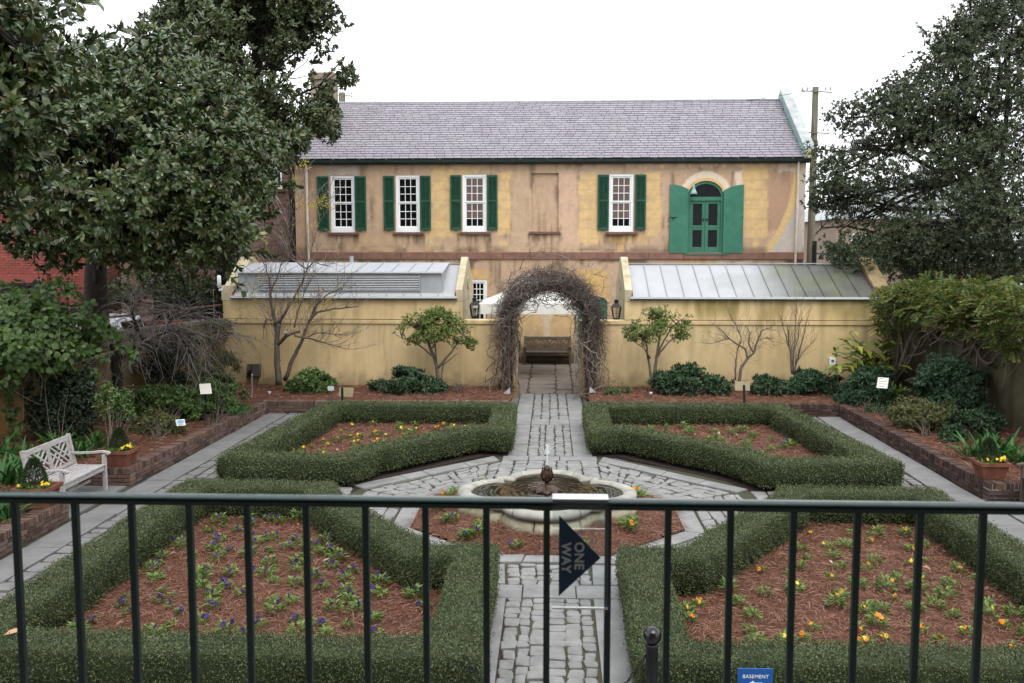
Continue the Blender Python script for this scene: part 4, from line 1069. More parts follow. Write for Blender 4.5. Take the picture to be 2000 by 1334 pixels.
V_ = octa(2.26)   # k: 0 = E upper, 1 = N right, 2 = N left, 3 = W upper, 4 = W lower, 5 = S left, 6 = S right, 7 = E lower
columns(plaza, V_[2], V_[1], (.86, 17.63), (-.94, 17.63), 7, .16, .3)
columns(plaza, V_[1], V_[0], (2.98, 15.35), (.86, 17.55), 11, .13, .26, jit=.045)
columns(plaza, V_[3], V_[2], (-.94, 17.55), (-3.05, 15.3), 11, .13, .26, jit=.045)
slabs(plaza, (.90, 17.62), (3.05, 15.42), (3.28, 15.62), (1.0, 17.98), 4, along=False)
slabs(plaza, (-3.12, 15.40), (-.98, 17.62), (-1.1, 17.98), (-3.36, 15.62), 4, along=False)
columns(plaza, V_[0] + [.02, 0], V_[7] + [.02, 0], (3.2, 13.5), (3.05, 15.3), 5, .18, .34)
columns(plaza, V_[4] - [.02, 0], V_[3] - [.02, 0], (-3.05, 15.25), (-3.2, 13.5), 5, .18, .34)
columns(plaza, (3.25, 13.75), (5.65, 13.75), (5.65, 15.6), (3.3, 15.5), 8, .2, .4)
columns(plaza, (-5.65, 13.75), (-3.25, 13.75), (-3.3, 15.5), (-5.65, 15.6), 8, .2, .4)
slabs(plaza, V_[7] + [.0, -.02], (3.1, 13.4), (1.3, 11.05), V_[6] + [.02, 0], 5)
slabs(plaza, (-3.1, 13.4), V_[4] + [.0, -.02], V_[5] - [.02, 0], (-1.3, 11.05), 5)
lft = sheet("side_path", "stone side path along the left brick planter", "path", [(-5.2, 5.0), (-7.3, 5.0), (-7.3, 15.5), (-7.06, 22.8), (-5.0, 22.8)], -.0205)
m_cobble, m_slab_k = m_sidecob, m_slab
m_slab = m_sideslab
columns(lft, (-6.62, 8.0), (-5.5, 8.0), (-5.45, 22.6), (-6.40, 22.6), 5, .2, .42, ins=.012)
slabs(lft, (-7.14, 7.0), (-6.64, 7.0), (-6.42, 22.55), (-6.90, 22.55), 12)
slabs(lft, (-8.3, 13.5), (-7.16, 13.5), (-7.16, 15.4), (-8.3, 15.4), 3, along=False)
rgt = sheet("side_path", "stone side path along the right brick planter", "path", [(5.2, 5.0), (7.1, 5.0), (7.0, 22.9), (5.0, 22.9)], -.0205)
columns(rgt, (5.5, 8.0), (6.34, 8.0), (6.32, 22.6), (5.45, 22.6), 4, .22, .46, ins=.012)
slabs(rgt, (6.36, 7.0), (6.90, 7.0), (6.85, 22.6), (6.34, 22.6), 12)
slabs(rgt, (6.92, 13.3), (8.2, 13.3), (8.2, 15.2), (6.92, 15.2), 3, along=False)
m_slab = m_slab_k
# courtyard flags
columns(courtyard, (-2.0, 26.1), (2.0, 26.1), (2.0, 32.9), (-2.0, 32.9), 6, .55, 1.0, "flagstone", m_flag, z=.012, zb=-.03, jit=.02)

# ================================================================ BRICK PLANTERS
_bv = []
def unit_bricks(m):
    out = []
    for k in range(6):
        j = lambda s: rng.uniform(-s, s)
        V = []
        for z in (-.5, .5):
            for y in (-.5, .5):
                for x in (-.5, .5): V.append((x + j(.03), y + j(.03), z + j(.05)))
        c = .06
        # chamfered top and front edges
        F = [(0, 2, 3, 1), (4, 5, 7, 6), (0, 1, 5, 4), (2, 6, 7, 3), (0, 4, 6, 2), (1, 3, 7, 5)]
        me = mesh_np("brick", V, F, [m]); out.append(me)
    return out
UB = {m.name: unit_bricks(m) for m in (m_brick, m_brick_dk)}
def put_brick(parent, c, along, L, Dp, Hh, m):
    o = bpy.data.objects.new("brick", random.choice(UB[m.name])); COL.objects.link(o); o.parent = parent
    ORG[o.name] = ORG[parent.name]
    o.location = Vector(c) - Vector(ORG[parent.name]); o.rotation_euler = (0, 0, math.atan2(along[1], along[0]) + rng.normal(0, .012))
    o.scale = (L, Dp, Hh); return o
def planter(label, p, q, m=m_brick, mm=m_mortar, h=.30, face=1, ends=(), courses=3):
    """low brick wall from p to q; its seen face lies on the line, its body to the left of p->q times face"""
    p = np.array(p, float); q = np.array(q, float); L = np.linalg.norm(q - p); d = (q - p) / L; n = np.array([-d[1], d[0]]) * face
    t = thing("brick_planter_wall", label, "wall", (*(p + q) / 2, 0)); th = .225
    def run(p, d, L, n, top=True):
        a = p + n * .012 + d * .012; b = a + d * (L - .024); c_ = b + n * (th - .024); e = a + n * (th - .024)
        for e_ in (.05, L - .05):
            for r in range(courses): put_brick(t, (*(p + d * e_ + n * (th / 2)), (h - .105) / courses * (r + .5)), n, th - .012, .098, (h - .105) / courses - .012, m)
        core = MB(); core.prism([tuple(a), tuple(b), tuple(c_), tuple(e)], 'z', -.03, h - .012)
        core.build("mortar", mm, t)
        ch_ = (h - .105) / courses
        s = 0.0; k = 0
        while s < L - .03:      # rowlock course on top
            w = min(rng.uniform(.062, .076), L - s)
            c2 = p + d * (s + w / 2) + n * (th / 2 + rng.normal(0, .004)); put_brick(t, (*c2, h - .05 + rng.normal(0, .003)), d, w - .013, th + rng.normal(0, .006), .10, m); s += w
        for r in range(courses):
            s = -.1 if r % 2 else 0.0
            while s < L - .03:
                w = rng.uniform(.19, .23); s0, s1 = max(0, s), min(L, s + w)
                if s1 - s0 > .03:
                    c2 = p + d * ((s0 + s1) / 2) + n * (.045 + rng.normal(0, .004)); put_brick(t, (*c2, ch_ * (r + .5) + rng.normal(0, .002)), d, s1 - s0 - .015, .10, ch_ - .016, m)
                s += w
    run(p, d, L, n)
    for (pp, qq, f2) in ends:
        pp = np.array(pp, float); qq = np.array(qq, float); L2 = np.linalg.norm(qq - pp); d2 = (qq - pp) / L2; run(pp, d2, L2, np.array([-d2[1], d2[0]]) * f2)
    return t
planter("long brick planter wall on the left, from the bench to the far corner", (-6.88, 22.55), (-7.12, 15.68), face=-1, ends=[((-7.12, 15.45), (-8.15, 15.45), -1)])
planter("near left brick planter wall, in front of the bench", (-7.14, 13.45), (-7.2, 7.6), face=-1)
planter("brick planter wall behind the far left hedge", (-7.1, 22.55), (-1.02, 22.75), m=m_brick, face=1)
planter("long sooty brick planter wall on the right", (6.86, 22.6), (6.93, 15.26), m=m_brick_dk, mm=m_mortar_dk, face=1)
planter("short pale pointed brick return beside the right bench", (6.93, 15.02), (8.2, 15.02), m=m_brick_dk, mm=mat("white_lime_pointing", (.40, .38, .34), var=.2, rough=.95), face=1)
planter("near right brick planter wall, mostly hidden by the hedge", (6.93, 13.3), (6.98, 7.6), m=m_brick_dk, mm=m_mortar_dk, face=1)
planter("sooty brick planter wall behind the far right hedge", (.95, 22.78), (7.08, 22.6), m=m_brick_dk, mm=m_mortar_dk, face=1)

# ================================================================ BEDS AND PINE STRAW
m_soil = mat("pine_straw_mulch", (0.060, 0.024, 0.014), c2=(0.12, 0.050, 0.029), rough=.95, scale=14, bump=.8, bscale=60)
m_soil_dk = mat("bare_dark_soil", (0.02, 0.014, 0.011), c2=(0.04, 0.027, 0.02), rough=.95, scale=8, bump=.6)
m_straw = mat("pine_needles", None, rnd='island', ramp=[(0, (0.085, 0.032, 0.018)), (.3, (0.145, 0.062, 0.035)), (.6, (0.19, 0.085, 0.049)), (.85, (.25, .13, .085)), (1, (.34, .22, .155))], rough=.75, bump=0, var=.15, scale=1.5, spec=.3)
def in_poly(P, poly):
    x, y = P[:, 0], P[:, 1]; r = np.zeros(len(P), bool); k = len(poly)
    for i in range(k):
        x1, y1 = poly[i]; x2, y2 = poly[(i + 1) % k]
        c = ((y1 > y) != (y2 > y)) & (x < (x2 - x1) * (y - y1) / (y2 - y1 + 1e-12) + x1); r ^= c
    return r
def poly_sample(poly, n):
    P = np.array(poly); lo, hi = P.min(0), P.max(0); out = np.zeros((0, 2))
    while len(out) < n:
        q = lo + rng.random((n * 2, 2)) * (hi - lo); out = np.concatenate([out, q[in_poly(q, poly)]])
    return out[:n]
def bed_z(x, y, z0, amp):
    return z0 + amp * (NZ[1].fbm(x * 1.7, y * 1.7, 4) - .3) + amp * .35 * (NZ[2].fbm(x * 7, y * 7, 2) - .5)
def bed(label, poly, z0, amp=.06, n=9000, nl=.16, nw=.0052, zfn=None, soil=m_soil, step=.12):
    if 'hedged' in label:
        Q = np.array(poly, float); s_ = np.sign(np.sum(Q[:, 0] * np.roll(Q[:, 1], -1) - np.roll(Q[:, 0], -1) * Q[:, 1])); poly = []
        for i in range(len(Q)):
            d1 = unit(Q[i] - Q[i - 1]); d2 = unit(Q[(i + 1) % len(Q)] - Q[i]); n1 = np.array([-d1[1], d1[0]]) * s_; n2 = np.array([-d2[1], d2[0]]) * s_; m_ = unit(n1 + n2)
            poly.append(tuple(Q[i] + m_ * .30 / max(.4, float(m_ @ n1))))
    P = np.array(poly); lo, hi = P.min(0) , P.max(0)
    b = MB(); xs_, ys_ = lines(lo[0], hi[0], step), lines(lo[1], hi[1], step)
    zf = zfn or (lambda x, y: bed_z(x, y, z0, amp))
    grid_wall(b, xs_, ys_, lambda u, w: np.stack([u, w, zf(u, w)], 1), lambda u, w: ~in_poly(np.stack([u, w], 1), poly))
    tag(b.build("mulch_bed", soil, smooth_=True), label, "mulch bed", kind='structure')
    if n:
        q = poly_sample(poly if 'octag' not in label else [tuple(OC + (np.array(p) - OC) * 1.015) for p in poly], n); ang = 2 * math.pi * NZ[3].fbm(q[:, 0] * 1.8, q[:, 1] * 1.8, 3) * 2 + rng.normal(0, .8, n)
        z = zf(q[:, 0], q[:, 1]) + rng.uniform(.002, .03, n)
        D = np.stack([np.cos(ang), np.sin(ang), rng.normal(.05, .18, n)], 1)
        Nn = np.stack([rng.normal(0, .5, n), rng.normal(0, .5, n), np.ones(n)], 1)
        Pp = np.concatenate([q, z[:, None]], 1)
        o = leaf_mesh_obj("pine_straw", Pp, D, Nn, rng.uniform(.6, 1.3, n) * nl, rng.uniform(.7, 1.4, n) * nw, m_straw, None, bend=.25)
        tag(o, "loose red brown pine straw on the " + label.split(" bed")[0].replace("mulch", "").strip() + " bed", "pine straw", kind='stuff')
    return zf
BL = [(-0.80, 21.45), (-5.18, 21.45), (-5.68, 15.52), (-3.30, 15.36), (-2.96, 16.30), (-1.42, 18.12), (-0.74, 17.98)]
BRp = [(0.72, 21.5), (5.28, 21.5), (5.80, 15.54), (3.44, 15.40), (3.06, 16.34), (1.38, 18.18), (0.70, 18.02)]
FL = [(-0.58, 7.75), (-0.62, 10.98), (-1.40, 10.98), (-3.02, 13.30), (-3.24, 13.88), (-5.56, 13.9), (-5.52, 7.75)]
FR = [(0.74, 7.75), (0.78, 10.95), (1.50, 10.98), (3.10, 13.30), (3.32, 13.88), (5.66, 13.9), (5.62, 7.75)]
zBL = bed("far left hedged mulch bed", BL, .05, n=9000, nl=.18, nw=.007)
zBR = bed("far right hedged mulch bed", BRp, .05, n=9000, nl=.18, nw=.007)
zFL = bed("near left hedged mulch bed", FL, .05, n=26000)
zFR = bed("near right hedged mulch bed", FR, .05, n=26000)
def z_oct(x, y):
    r = np.hypot(x - OC[0], y - OC[1]); return .02 + .12 * smooth(1.95, 1.35, r) + .05 * (NZ[1].fbm(x * 3, y * 3, 3) - .4)
bed("octagonal fountain mulch bed", [tuple(p) for p in octa(1.95)], .02, n=17000, zfn=z_oct, nl=.15)
# raised border beds
def z_left(x, y): return .25 + .05 * (NZ[1].fbm(x * 1.5, y * 1.5, 4) - .3) + .10 * smooth(-7.6, -9.4, x)
bed("left border mulch bed", [(-1.0, 22.92), (-7.05, 22.75), (-7.33, 15.6), (-8.2, 15.6), (-8.3, 13.3), (-7.38, 13.3), (-7.4, 7.5), (-12.8, 7.5), (-8.98, 25.6), (-1.0, 25.6)], .25, n=26000, nl=.2, nw=.008, zfn=z_left, step=.16)
def z_right(x, y): return .25 + .05 * (NZ[1].fbm(x * 1.5, y * 1.5, 4) - .3) + .10 * smooth(7.6, 9.2, x)
bed("right border mulch bed", [(.95, 22.95), (7.0, 22.82), (7.12, 15.2), (8.2, 15.2), (8.2, 13.1), (7.15, 13.1), (7.2, 7.5), (10.1, 7.5), (9.02, 25.6), (.95, 25.6)], .25, n=22000, nl=.2, nw=.008, zfn=z_right, step=.16)

# ================================================================ HEDGES
m_hcore = mat("hedge_twig_core", (0.012, 0.018, 0.008), c2=(0.040, 0.058, 0.022), rough=.95, scale=45, bump=.6)
HCOL = [(0.036, 0.054, 0.022), (0.064, 0.088, 0.034), (0.090, 0.118, 0.050), (0.072, 0.098, 0.040), (0.118, 0.145, 0.068), (0.13, 0.13, 0.045)]
m_hleaf = leafmat("clipped_hedge_leaves", HCOL, rough=.48, tr=.12, spec=.27, var=.26, scale=2.6)
HPROF = [(-.11, .03), (-.16, .06), (-.24, .10), (-.264, .28), (-.258, .44), (-.238, .502), (-.19, .524), (.19, .524), (.238, .502), (.258, .44), (.264, .28), (.24, .10), (.16, .06), (.11, .03)]
def hedge(label, outer, n, ls, hscale=1.0, inset=.26, hbase=0.0):
    P = np.array(outer, float); k = len(P)
    area = 0.5 * np.sum(P[:, 0] * np.roll(P[:, 1], -1) - np.roll(P[:, 0], -1) * P[:, 1])
    if area < 0: P = P[::-1]
    def offset(P, dist):
        out = []
        for i in range(k):
            a, b, c = P[i - 1], P[i], P[(i + 1) % k]; d1 = unit(b - a); d2 = unit(c - b); n1 = np.array([-d1[1], d1[0]]); n2 = np.array([-d2[1], d2[0]])
            m = unit(n1 + n2); out.append(b + m * dist / max(.35, float(m @ n1)))
        return np.array(out)
    t = thing("hedge", label, "hedge", (*P.mean(0), 0), "clipped hedges edging the beds")
    rings = []
    for (o_, z) in HPROF: rings.append(np.concatenate([offset(P, inset + o_), np.full((k, 1), z * hscale + hbase)], 1))
    # subdivide each side
    V = []; T = []
    per = []
    for i in range(k):
        j = (i + 1) % k; L = np.linalg.norm(P[j] - P[i]); m = max(2, int(L / .12))
        for s in range(m): per.append((i, j, s / m))
    nr = len(HPROF)
    for (i, j, s) in per: V += [r[i] * (1 - s) + r[j] * s for r in rings]
    V = np.array(V); N_ = len(per)
    nz = NZ[1].fbm(V[:, 0] * 2.5 + V[:, 2] * 3, V[:, 1] * 2.5, 3) - .45
    cen = offset(P, inset)
    V2 = V.copy(); V2[:, 2] += nz * .022; 
    F = []
    for a in range(N_):
        b = (a + 1) % N_
        for q in range(nr - 1): F.append((a * nr + q, b * nr + q, b * nr + q + 1, a * nr + q + 1))
    V2[:, 0] += (NZ[2].fbm(V[:, 1] * 3, V[:, 2] * 4, 2) - .5) * .06; V2[:, 1] += (NZ[3].fbm(V[:, 0] * 3, V[:, 2] * 4, 2) - .5) * .06
    Fa = np.array(F)
    T = np.concatenate([Fa[:, [0, 1, 2]], Fa[:, [0, 2, 3]]])
    pts, nn = sample_tris(V2, T, n)
    # shrink the woody core a little under the leaves
    vn = np.zeros_like(V2); np.add.at(vn, T.ravel(), np.repeat(np.cross(V2[T[:, 1]] - V2[T[:, 0]], V2[T[:, 2]] - V2[T[:, 0]]), 3, 0))
    vn = unit(vn)
    sgn = 1.0 if (vn[:, 2] * (V2[:, 2] > .5 * hscale)).sum() > 0 else -1.0
    nn = nn * sgn; vn = vn * sgn
    me = mesh_np("woody_core", V2 - vn * .034 - ORG[t.name], Fa, [m_hcore], smooth_=True); link("woody_core", me, t)
    holes_ = NZ[4].fbm(pts[:, 0] * 5 + pts[:, 2] * 4, pts[:, 1] * 5 + pts[:, 2] * 3, 3)
    keep = rng.random(n) < (.55 + .45 * smooth(.28, .46, holes_)) * np.where(pts[:, 2] < .07 * hscale, .12, 1)
    pts, nn = pts[keep], nn[keep]; n = len(pts)
    D = nn * .55 + rand_dirs(n) * .8 + np.array([0, 0, .25]); Nn = nn + rand_dirs(n) * .5
    depth = rng.uniform(-.04, .010, n) + (rng.random(n) < .04) * .035
    leaf_mesh_obj("foliage", pts + nn * depth[:, None], D, Nn, rng.uniform(.7, 1.3, n) * ls, rng.uniform(.7, 1.2, n) * ls * .55, m_hleaf, t)
    return t
for nm_, pl_ in (("far left", BL), ("far right", BRp), ("near left", FL), ("near right", FR)):
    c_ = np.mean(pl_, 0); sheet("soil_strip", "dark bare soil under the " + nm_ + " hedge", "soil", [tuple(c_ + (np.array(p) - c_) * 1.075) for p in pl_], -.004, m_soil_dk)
hedge("clipped hedge round the far left bed of orange pansies", BL, 80000, .031, .98)
hedge("clipped hedge round the far right bed of few purple pansies", BRp, 80000, .031, .98)
hedge("near left clipped hedge round the purple pansies, behind the railing", FL, 150000, .0225, 1.02)
hedge("near right clipped hedge round the orange and yellow pansies", FR, 150000, .0225, 1.02)
# ================================================================ VEGETATION
m_bark = mat("dark_bark", (0.010, 0.008, 0.007), c2=(0.036, 0.029, 0.024), rough=.95, scale=7, streak=(4, 4, .8), bump=.7, bscale=20)
m_barkgrey = mat("grey_brown_bark", (0.075, 0.058, 0.045), c2=(0.17, 0.14, 0.115), rough=.95, scale=7, streak=(4, 4, .8), bump=.6, bscale=20)
m_twig = mat("bare_twig", None, rnd='island', ramp=[(0, (.085, .065, .052)), (.5, (.14, .115, .098)), (1, (.24, .21, .19))], rough=.9, bump=0)
m_twigred = mat("dry_vine_twig", None, rnd='island', ramp=[(0, (.05, .034, .028)), (.5, (.11, .082, .068)), (.85, (.18, .15, .13)), (1, (.32, .29, .27))], rough=.9, bump=0)
MAG = [(.020, .040, .013), (.034, .062, .020), (.050, .086, .026), (.068, .102, .030), (.092, .112, .032), (.038, .070, .028), (.10, .078, .028)]
m_mag = leafmat("magnolia_leaves", MAG, rough=.30, tr=.05, spec=.5)
m_mag2 = leafmat("dull_magnolia_leaves", [(.024, .044, .018), (.042, .070, .026), (.066, .096, .036), (.095, .105, .036), (.05, .08, .034), (.10, .08, .034)], rough=.36, tr=.06, spec=.42)
m_oak = leafmat("grey_green_small_leaves", [(.034, .052, .026), (.056, .078, .040), (.080, .104, .055), (.11, .135, .075), (.064, .088, .05), (.095, .090, .038)], rough=.42, tr=.18, spec=.3)
m_shrub = leafmat("glossy_shrub_leaves", [(.040, .082, .024), (.070, .130, .036), (.105, .175, .05), (.14, .21, .06), (.055, .10, .04)], rough=.36, tr=.12)
m_shrubdk = leafmat("deep_green_shrub_leaves", [(.022, .048, .026), (.036, .072, .036), (.056, .098, .048), (.080, .125, .058)], rough=.36, tr=.1)
m_azalea = leafmat("olive_azalea_leaves", [(.070, .085, .030), (.105, .118, .042), (.135, .145, .055), (.17, .155, .065), (.08, .105, .045)], rough=.5, tr=.15)
m_lime = leafmat("pale_lime_leaves", [(.075, .125, .028), (.11, .175, .038), (.15, .215, .050), (.19, .24, .06), (.09, .15, .04)], rough=.42, tr=.2)
m_dark = MATS["dark_void"]
m_camel = leafmat("dark_wall_shrub_leaves", [(.012, .022, .014), (.020, .036, .020), (.032, .052, .028), (.045, .062, .03)], rough=.4, tr=.05)
m_teal = leafmat("blue_green_fern_leaves", [(.026, .060, .032), (.042, .090, .046), (.062, .12, .058), (.05, .085, .036)], rough=.45, tr=.1)
m_wist = leafmat("yellowing_wisteria_leaves", [(.032, .074, .016), (.050, .098, .020), (.078, .122, .024), (.125, .14, .028), (.18, .145, .026), (.042, .08, .023)], rough=.5, tr=.25)
m_vine = leafmat("broad_vine_leaves", [(.026, .056, .014), (.042, .085, .020), (.062, .112, .027), (.09, .145, .038), (.034, .068, .02)], rough=.38, tr=.2)
m_yellow = leafmat("yellow_winter_blossom", [(.40, .30, .03), (.50, .40, .05), (.32, .30, .05)], rough=.6, tr=.25)
m_strap = leafmat("agapanthus_strap_leaves", [(.016, .075, .014), (.028, .105, .020), (.045, .14, .028), (.08, .17, .045)], rough=.45, tr=.15)
m_red = mat("red_camellia_petal", (.35, .02, .02), rough=.6, bump=0)
m_pinkf = mat("pale_pink_petal", (.62, .33, .32), rough=.6, bump=0)

def rosettes(C, Nn, m, L, W, th=(.45, 1.35), lj=.25):
    k = len(C); Nn = unit(Nn)
    ref = np.where(np.abs(Nn[:, 2:3]) < .9, np.array([[0, 0, 1.0]]), np.array([[1.0, 0, 0]]))
    A = unit(np.cross(Nn, ref)); B = np.cross(Nn, A)
    ang = (np.arange(m)[None, :] * 2.399 + rng.random((k, 1)) * 6.28 + rng.normal(0, .25, (k, m)))
    t = rng.uniform(*th, (k, m))
    D = Nn[:, None, :] * np.cos(t)[..., None] + (A[:, None, :] * np.cos(ang)[..., None] + B[:, None, :] * np.sin(ang)[..., None]) * np.sin(t)[..., None]
    D = D + rng.normal(0, .08, D.shape)
    NN = Nn[:, None, :] - D * (D * Nn[:, None, :]).sum(-1, keepdims=True) + rng.normal(0, .22, D.shape)
    P = np.repeat(C[:, None, :], m, 1) + Nn[:, None, :] * rng.uniform(-.25, .12, (k, m, 1)) * L
    n = k * m
    return P.reshape(n, 3), D.reshape(n, 3), NN.reshape(n, 3), L * rng.uniform(1 - lj, 1 + lj, n), W * rng.uniform(1 - lj, 1 + lj, n)
def lobe_points(lobes, n, fill=.45, gap=.40, freq=1.2, up=.35):
    """clump centres in the outer shell of overlapping lobes, with gaps where a noise field is low"""
    L = np.array(lobes, float); vol = (L[:, 3] * L[:, 4] * L[:, 5]) ** (2 / 3)
    out = []; on = []
    need = n
    i = rng.choice(len(L), n * 3, p=vol / vol.sum()); u = rand_dirs(n * 3)
    r = rng.uniform(fill, 1.0, n * 3) ** .6
    bump = 0.62 + .74 * NZ[3].fbm(u[:, 0] * 2.2 + i * 7.3 + 3, u[:, 1] * 2.2 + u[:, 2] * 2.7, 3)
    P = L[i, :3] + u * L[i, 3:6] * (r * bump)[:, None]
    g = NZ[5].fbm(P[:, 0] * freq + P[:, 1] * freq * .6, P[:, 2] * freq + P[:, 1] * freq * .5, 3)
    ok = g > gap + rng.normal(0, .03, len(g))
    if ok.sum() < .35 * n: ok |= True
    P, u = P[ok][:n], u[ok][:n]
    N_ = unit(u / 1.0 + np.array([0, 0, up]) + rng.normal(0, .35, u.shape))
    return P, N_
def wiggle(p, q, n, amp, sag=0.0):
    p = np.array(p, float); q = np.array(q, float); t = np.linspace(0, 1, n)[:, None]; L = np.linalg.norm(q - p)
    off = np.cumsum(rng.normal(0, 1, (n, 3)), 0); off -= off[0] + (off[-1] - off[0]) * t
    return p + (q - p) * t + off * amp * L / max(1, n) + np.array([0, 0, 1]) * sag * L * np.sin(math.pi * t)
def thin_tubes(paths, r0, r1, sides=3):
    """many twigs of equal point count at once; paths (k, m, 3)"""
    P = np.asarray(paths, float); k, m, _ = P.shape
    t = unit(np.gradient(P, axis=1)); ref = np.array([.31, .47, .82])
    s = unit(np.cross(t, ref)); u = np.cross(s, t)
    r0 = np.broadcast_to(np.asarray(r0, float), (k,)); r1 = np.broadcast_to(np.asarray(r1, float), (k,))
    rad = r0[:, None] + (r1 - r0)[:, None] * np.linspace(0, 1, m)[None, :]
    a = np.linspace(0, 2 * math.pi, sides, endpoint=False)
    V = P[:, :, None, :] + rad[:, :, None, None] * (np.cos(a)[None, None, :, None] * s[:, :, None, :] + np.sin(a)[None, None, :, None] * u[:, :, None, :])
    base = np.arange(k * m * sides).reshape(k, m, sides)
    A = base[:, :-1, :]; B = base[:, 1:, :]
    F = np.stack([A, np.roll(A, -1, 2), np.roll(B, -1, 2), B], -1).reshape(-1, 4)
    return V.reshape(-1, 3), F
def twig_obj(name, paths, r0, r1, m, parent, kind='stuff', sides=3):
    V, F = thin_tubes(paths, r0, r1, sides)
    if parent is not None: V = V - ORG[parent.name]
    return link(name, mesh_np(name, V, F, [m]), parent, kind)
def curved(P0, D, L, n=5, droop=0.0, wig=.25):
    """k curved twigs from P0 along D"""
    k = len(P0); t = np.linspace(0, 1, n)[None, :, None]; D = unit(D)
    side = rand_dirs(k); side = unit(side - D * (side * D).sum(1, keepdims=True)); side2 = rand_dirs(k)
    L = np.broadcast_to(np.asarray(L, float), (k,))[:, None, None]
    return P0[:, None, :] + D[:, None, :] * t * L + side[:, None, :] * (t ** 2) * L * wig + side2[:, None, :] * np.sin(t * 5) * L * wig * .15 + np.array([0, 0, -1.0]) * droop * t ** 2 * L
def nearest_leaves(parent, P, D, Nn, Ln, Wd, m, shape, bend, count=290, name="leaf"):
    """the leaves that show largest become objects of their own, the rest one stuff part"""
    d = np.linalg.norm(P - EYE, axis=1) / Ln
    v = P - EYE; dep = v @ _fw; px = 1000 + FPX * (v @ _rt) / dep; py = 667 - FPX * (v @ _up) / dep
    d = np.where((px > -5) & (px < 2005) & (py > -5) & (py < 1340), d, 1e9)
    o = np.argsort(d)[:count]; rest = np.ones(len(P), bool); rest[o] = False
    va = []
    for k in range(5):
        V, F = leaf_arrays(np.zeros((1, 3)), np.array([[1.0, 0, 0]]), np.array([[0, 0, 1.0]]), np.ones(1), np.array([np.mean(Wd / Ln) * (0.85 + .08 * k)]), bend * (0.6 + .25 * k), shape)
        va.append(mesh_np(name, V, F, [objvariant(m, m.name + "_single")]))
    Du = unit(D); S_ = unit(np.cross(Du, Nn)); N2 = np.cross(S_, Du)
    for i in o:
        ob = bpy.data.objects.new(name, va[int(rng.integers(5))]); COL.objects.link(ob); ob.parent = parent
        M_ = Matrix(((Du[i][0], -S_[i][0], N2[i][0], 0), (Du[i][1], -S_[i][1], N2[i][1], 0), (Du[i][2], -S_[i][2], N2[i][2], 0), (0, 0, 0, 1)))
        ob.matrix_local = Matrix.Translation(Vector(P[i] - ORG[parent.name])) @ M_ @ Matrix.Scale(float(Ln[i]), 4)
    leaf_mesh_obj("foliage", P[rest], D[rest], Nn[rest], Ln[rest], Wd[rest], m, parent, bend, shape)

def objvariant(m, name):
    """leaf material of single leaves: same colours, chosen per object"""
    if name in MATS: return MATS[name]
    c = m.copy(); c.name = name
    for nd in list(c.node_tree.nodes):
        if nd.type == 'NEW_GEOMETRY':
            oi = c.node_tree.nodes.new("ShaderNodeObjectInfo")
            for l in list(c.node_tree.links):
                if l.from_node == nd: c.node_tree.links.new(oi.outputs["Random"], l.to_socket)
    MATS[name] = c
    return c

def big_tree(name, label, cat, trunk, r0, lobes, n, m_leaf, L, W, mper=7, group=None, gap=.40, freq=.8, fill=.45, limbs=9, bark=None, big_leaves=False, twigs=260, up=.35, th=(.45, 1.35), sprays=90):
    bark = bark or m_bark
    t = thing(name, label, cat, tuple(trunk[0]), group)
    tr = MB(); T = np.array(trunk, float)
    pts = np.concatenate([wiggle(T[i], T[i + 1], 5, .10)[(0 if i == 0 else 1):] for i in range(len(T) - 1)])
    tr.tube(pts, np.linspace(r0, r0 * .45, len(pts)), 10)
    top = pts[-1]; mid = pts[int(len(pts) * .55)]
    Lb = np.array(lobes, float)
    for (x, y, z, a, b, c) in lobes:
        s = pts[int(rng.integers(int(len(pts) * .45), len(pts)))]
        w_ = wiggle(s, (x, y, z), 8, .22, .08); tr.tube(w_, np.linspace(min(r0 * .3, .09), min(r0 * .08, .02), 8), 6)
        for q in range(max(2, limbs // 3)):
            u = rand_dirs(1)[0]; e = np.array([x, y, z]) + u * np.array([a, b, c]) * .75
            s2 = w_[int(rng.integers(3, 8))]; tr.tube(wiggle(s2, e, 6, .25), np.linspace(min(r0 * .08, .022), .006, 6), 5)
    tr.build("trunk", bark, t, smooth_=True)
    P, N_ = lobe_points(lobes, n, fill, gap, freq, up)
    # twigs that carry the outer clumps
    i = rng.choice(len(P), min(twigs, len(P)), replace=False)
    dirs = np.array([Lb[np.argmin(((Lb[:, :3] - p) ** 2).sum(1)), :3] for p in P[i]]) - P[i]
    twig_obj("twigs", curved(P[i], dirs, rng.uniform(.4, 1.0, len(i)) * np.linalg.norm(dirs, axis=1) * .8, 5, .1), .006, .018, bark, t)
    # loose shoots that break the outline
    q = np.argsort(-(((P - Lb[:, :3].mean(0)) * np.array([1, .5, 1.3])) ** 2).sum(1) + rng.normal(0, 3, len(P)))[:sprays * 4]; q = rng.choice(q, min(sprays, len(q)), replace=False)
    C = curved(P[q], N_[q] + np.array([0, 0, .55]) + rng.normal(0, .25, (len(q), 3)), rng.uniform(.35, 1.0, len(q)) * max(.5, L * 7), 6, .05, .3)
    twig_obj("shoots", C, .008, .003, bark, t)
    P = np.concatenate([P, C[:, 2:, :].reshape(-1, 3)]); N_ = np.concatenate([N_, np.repeat(unit(C[:, -1] - C[:, 0]), 4, 0)])
    A = rosettes(P, N_, mper, L, W, th)
    if big_leaves: 
        nearest_leaves(t, *A, m_leaf, 'long', .14)
    else: leaf_mesh_obj("foliage", *A, m_leaf, t, .14, 'diamond' if L < .11 else 'long')
    return t

def LB(px, py, Y, r, ry=None, rz=None):
    """a crown lobe: sight line (px, py) at distance Y, radius in metres"""
    p = on_y(px, py, Y); return (p[0], p[1], p[2], r, ry or r, rz or r * .85)

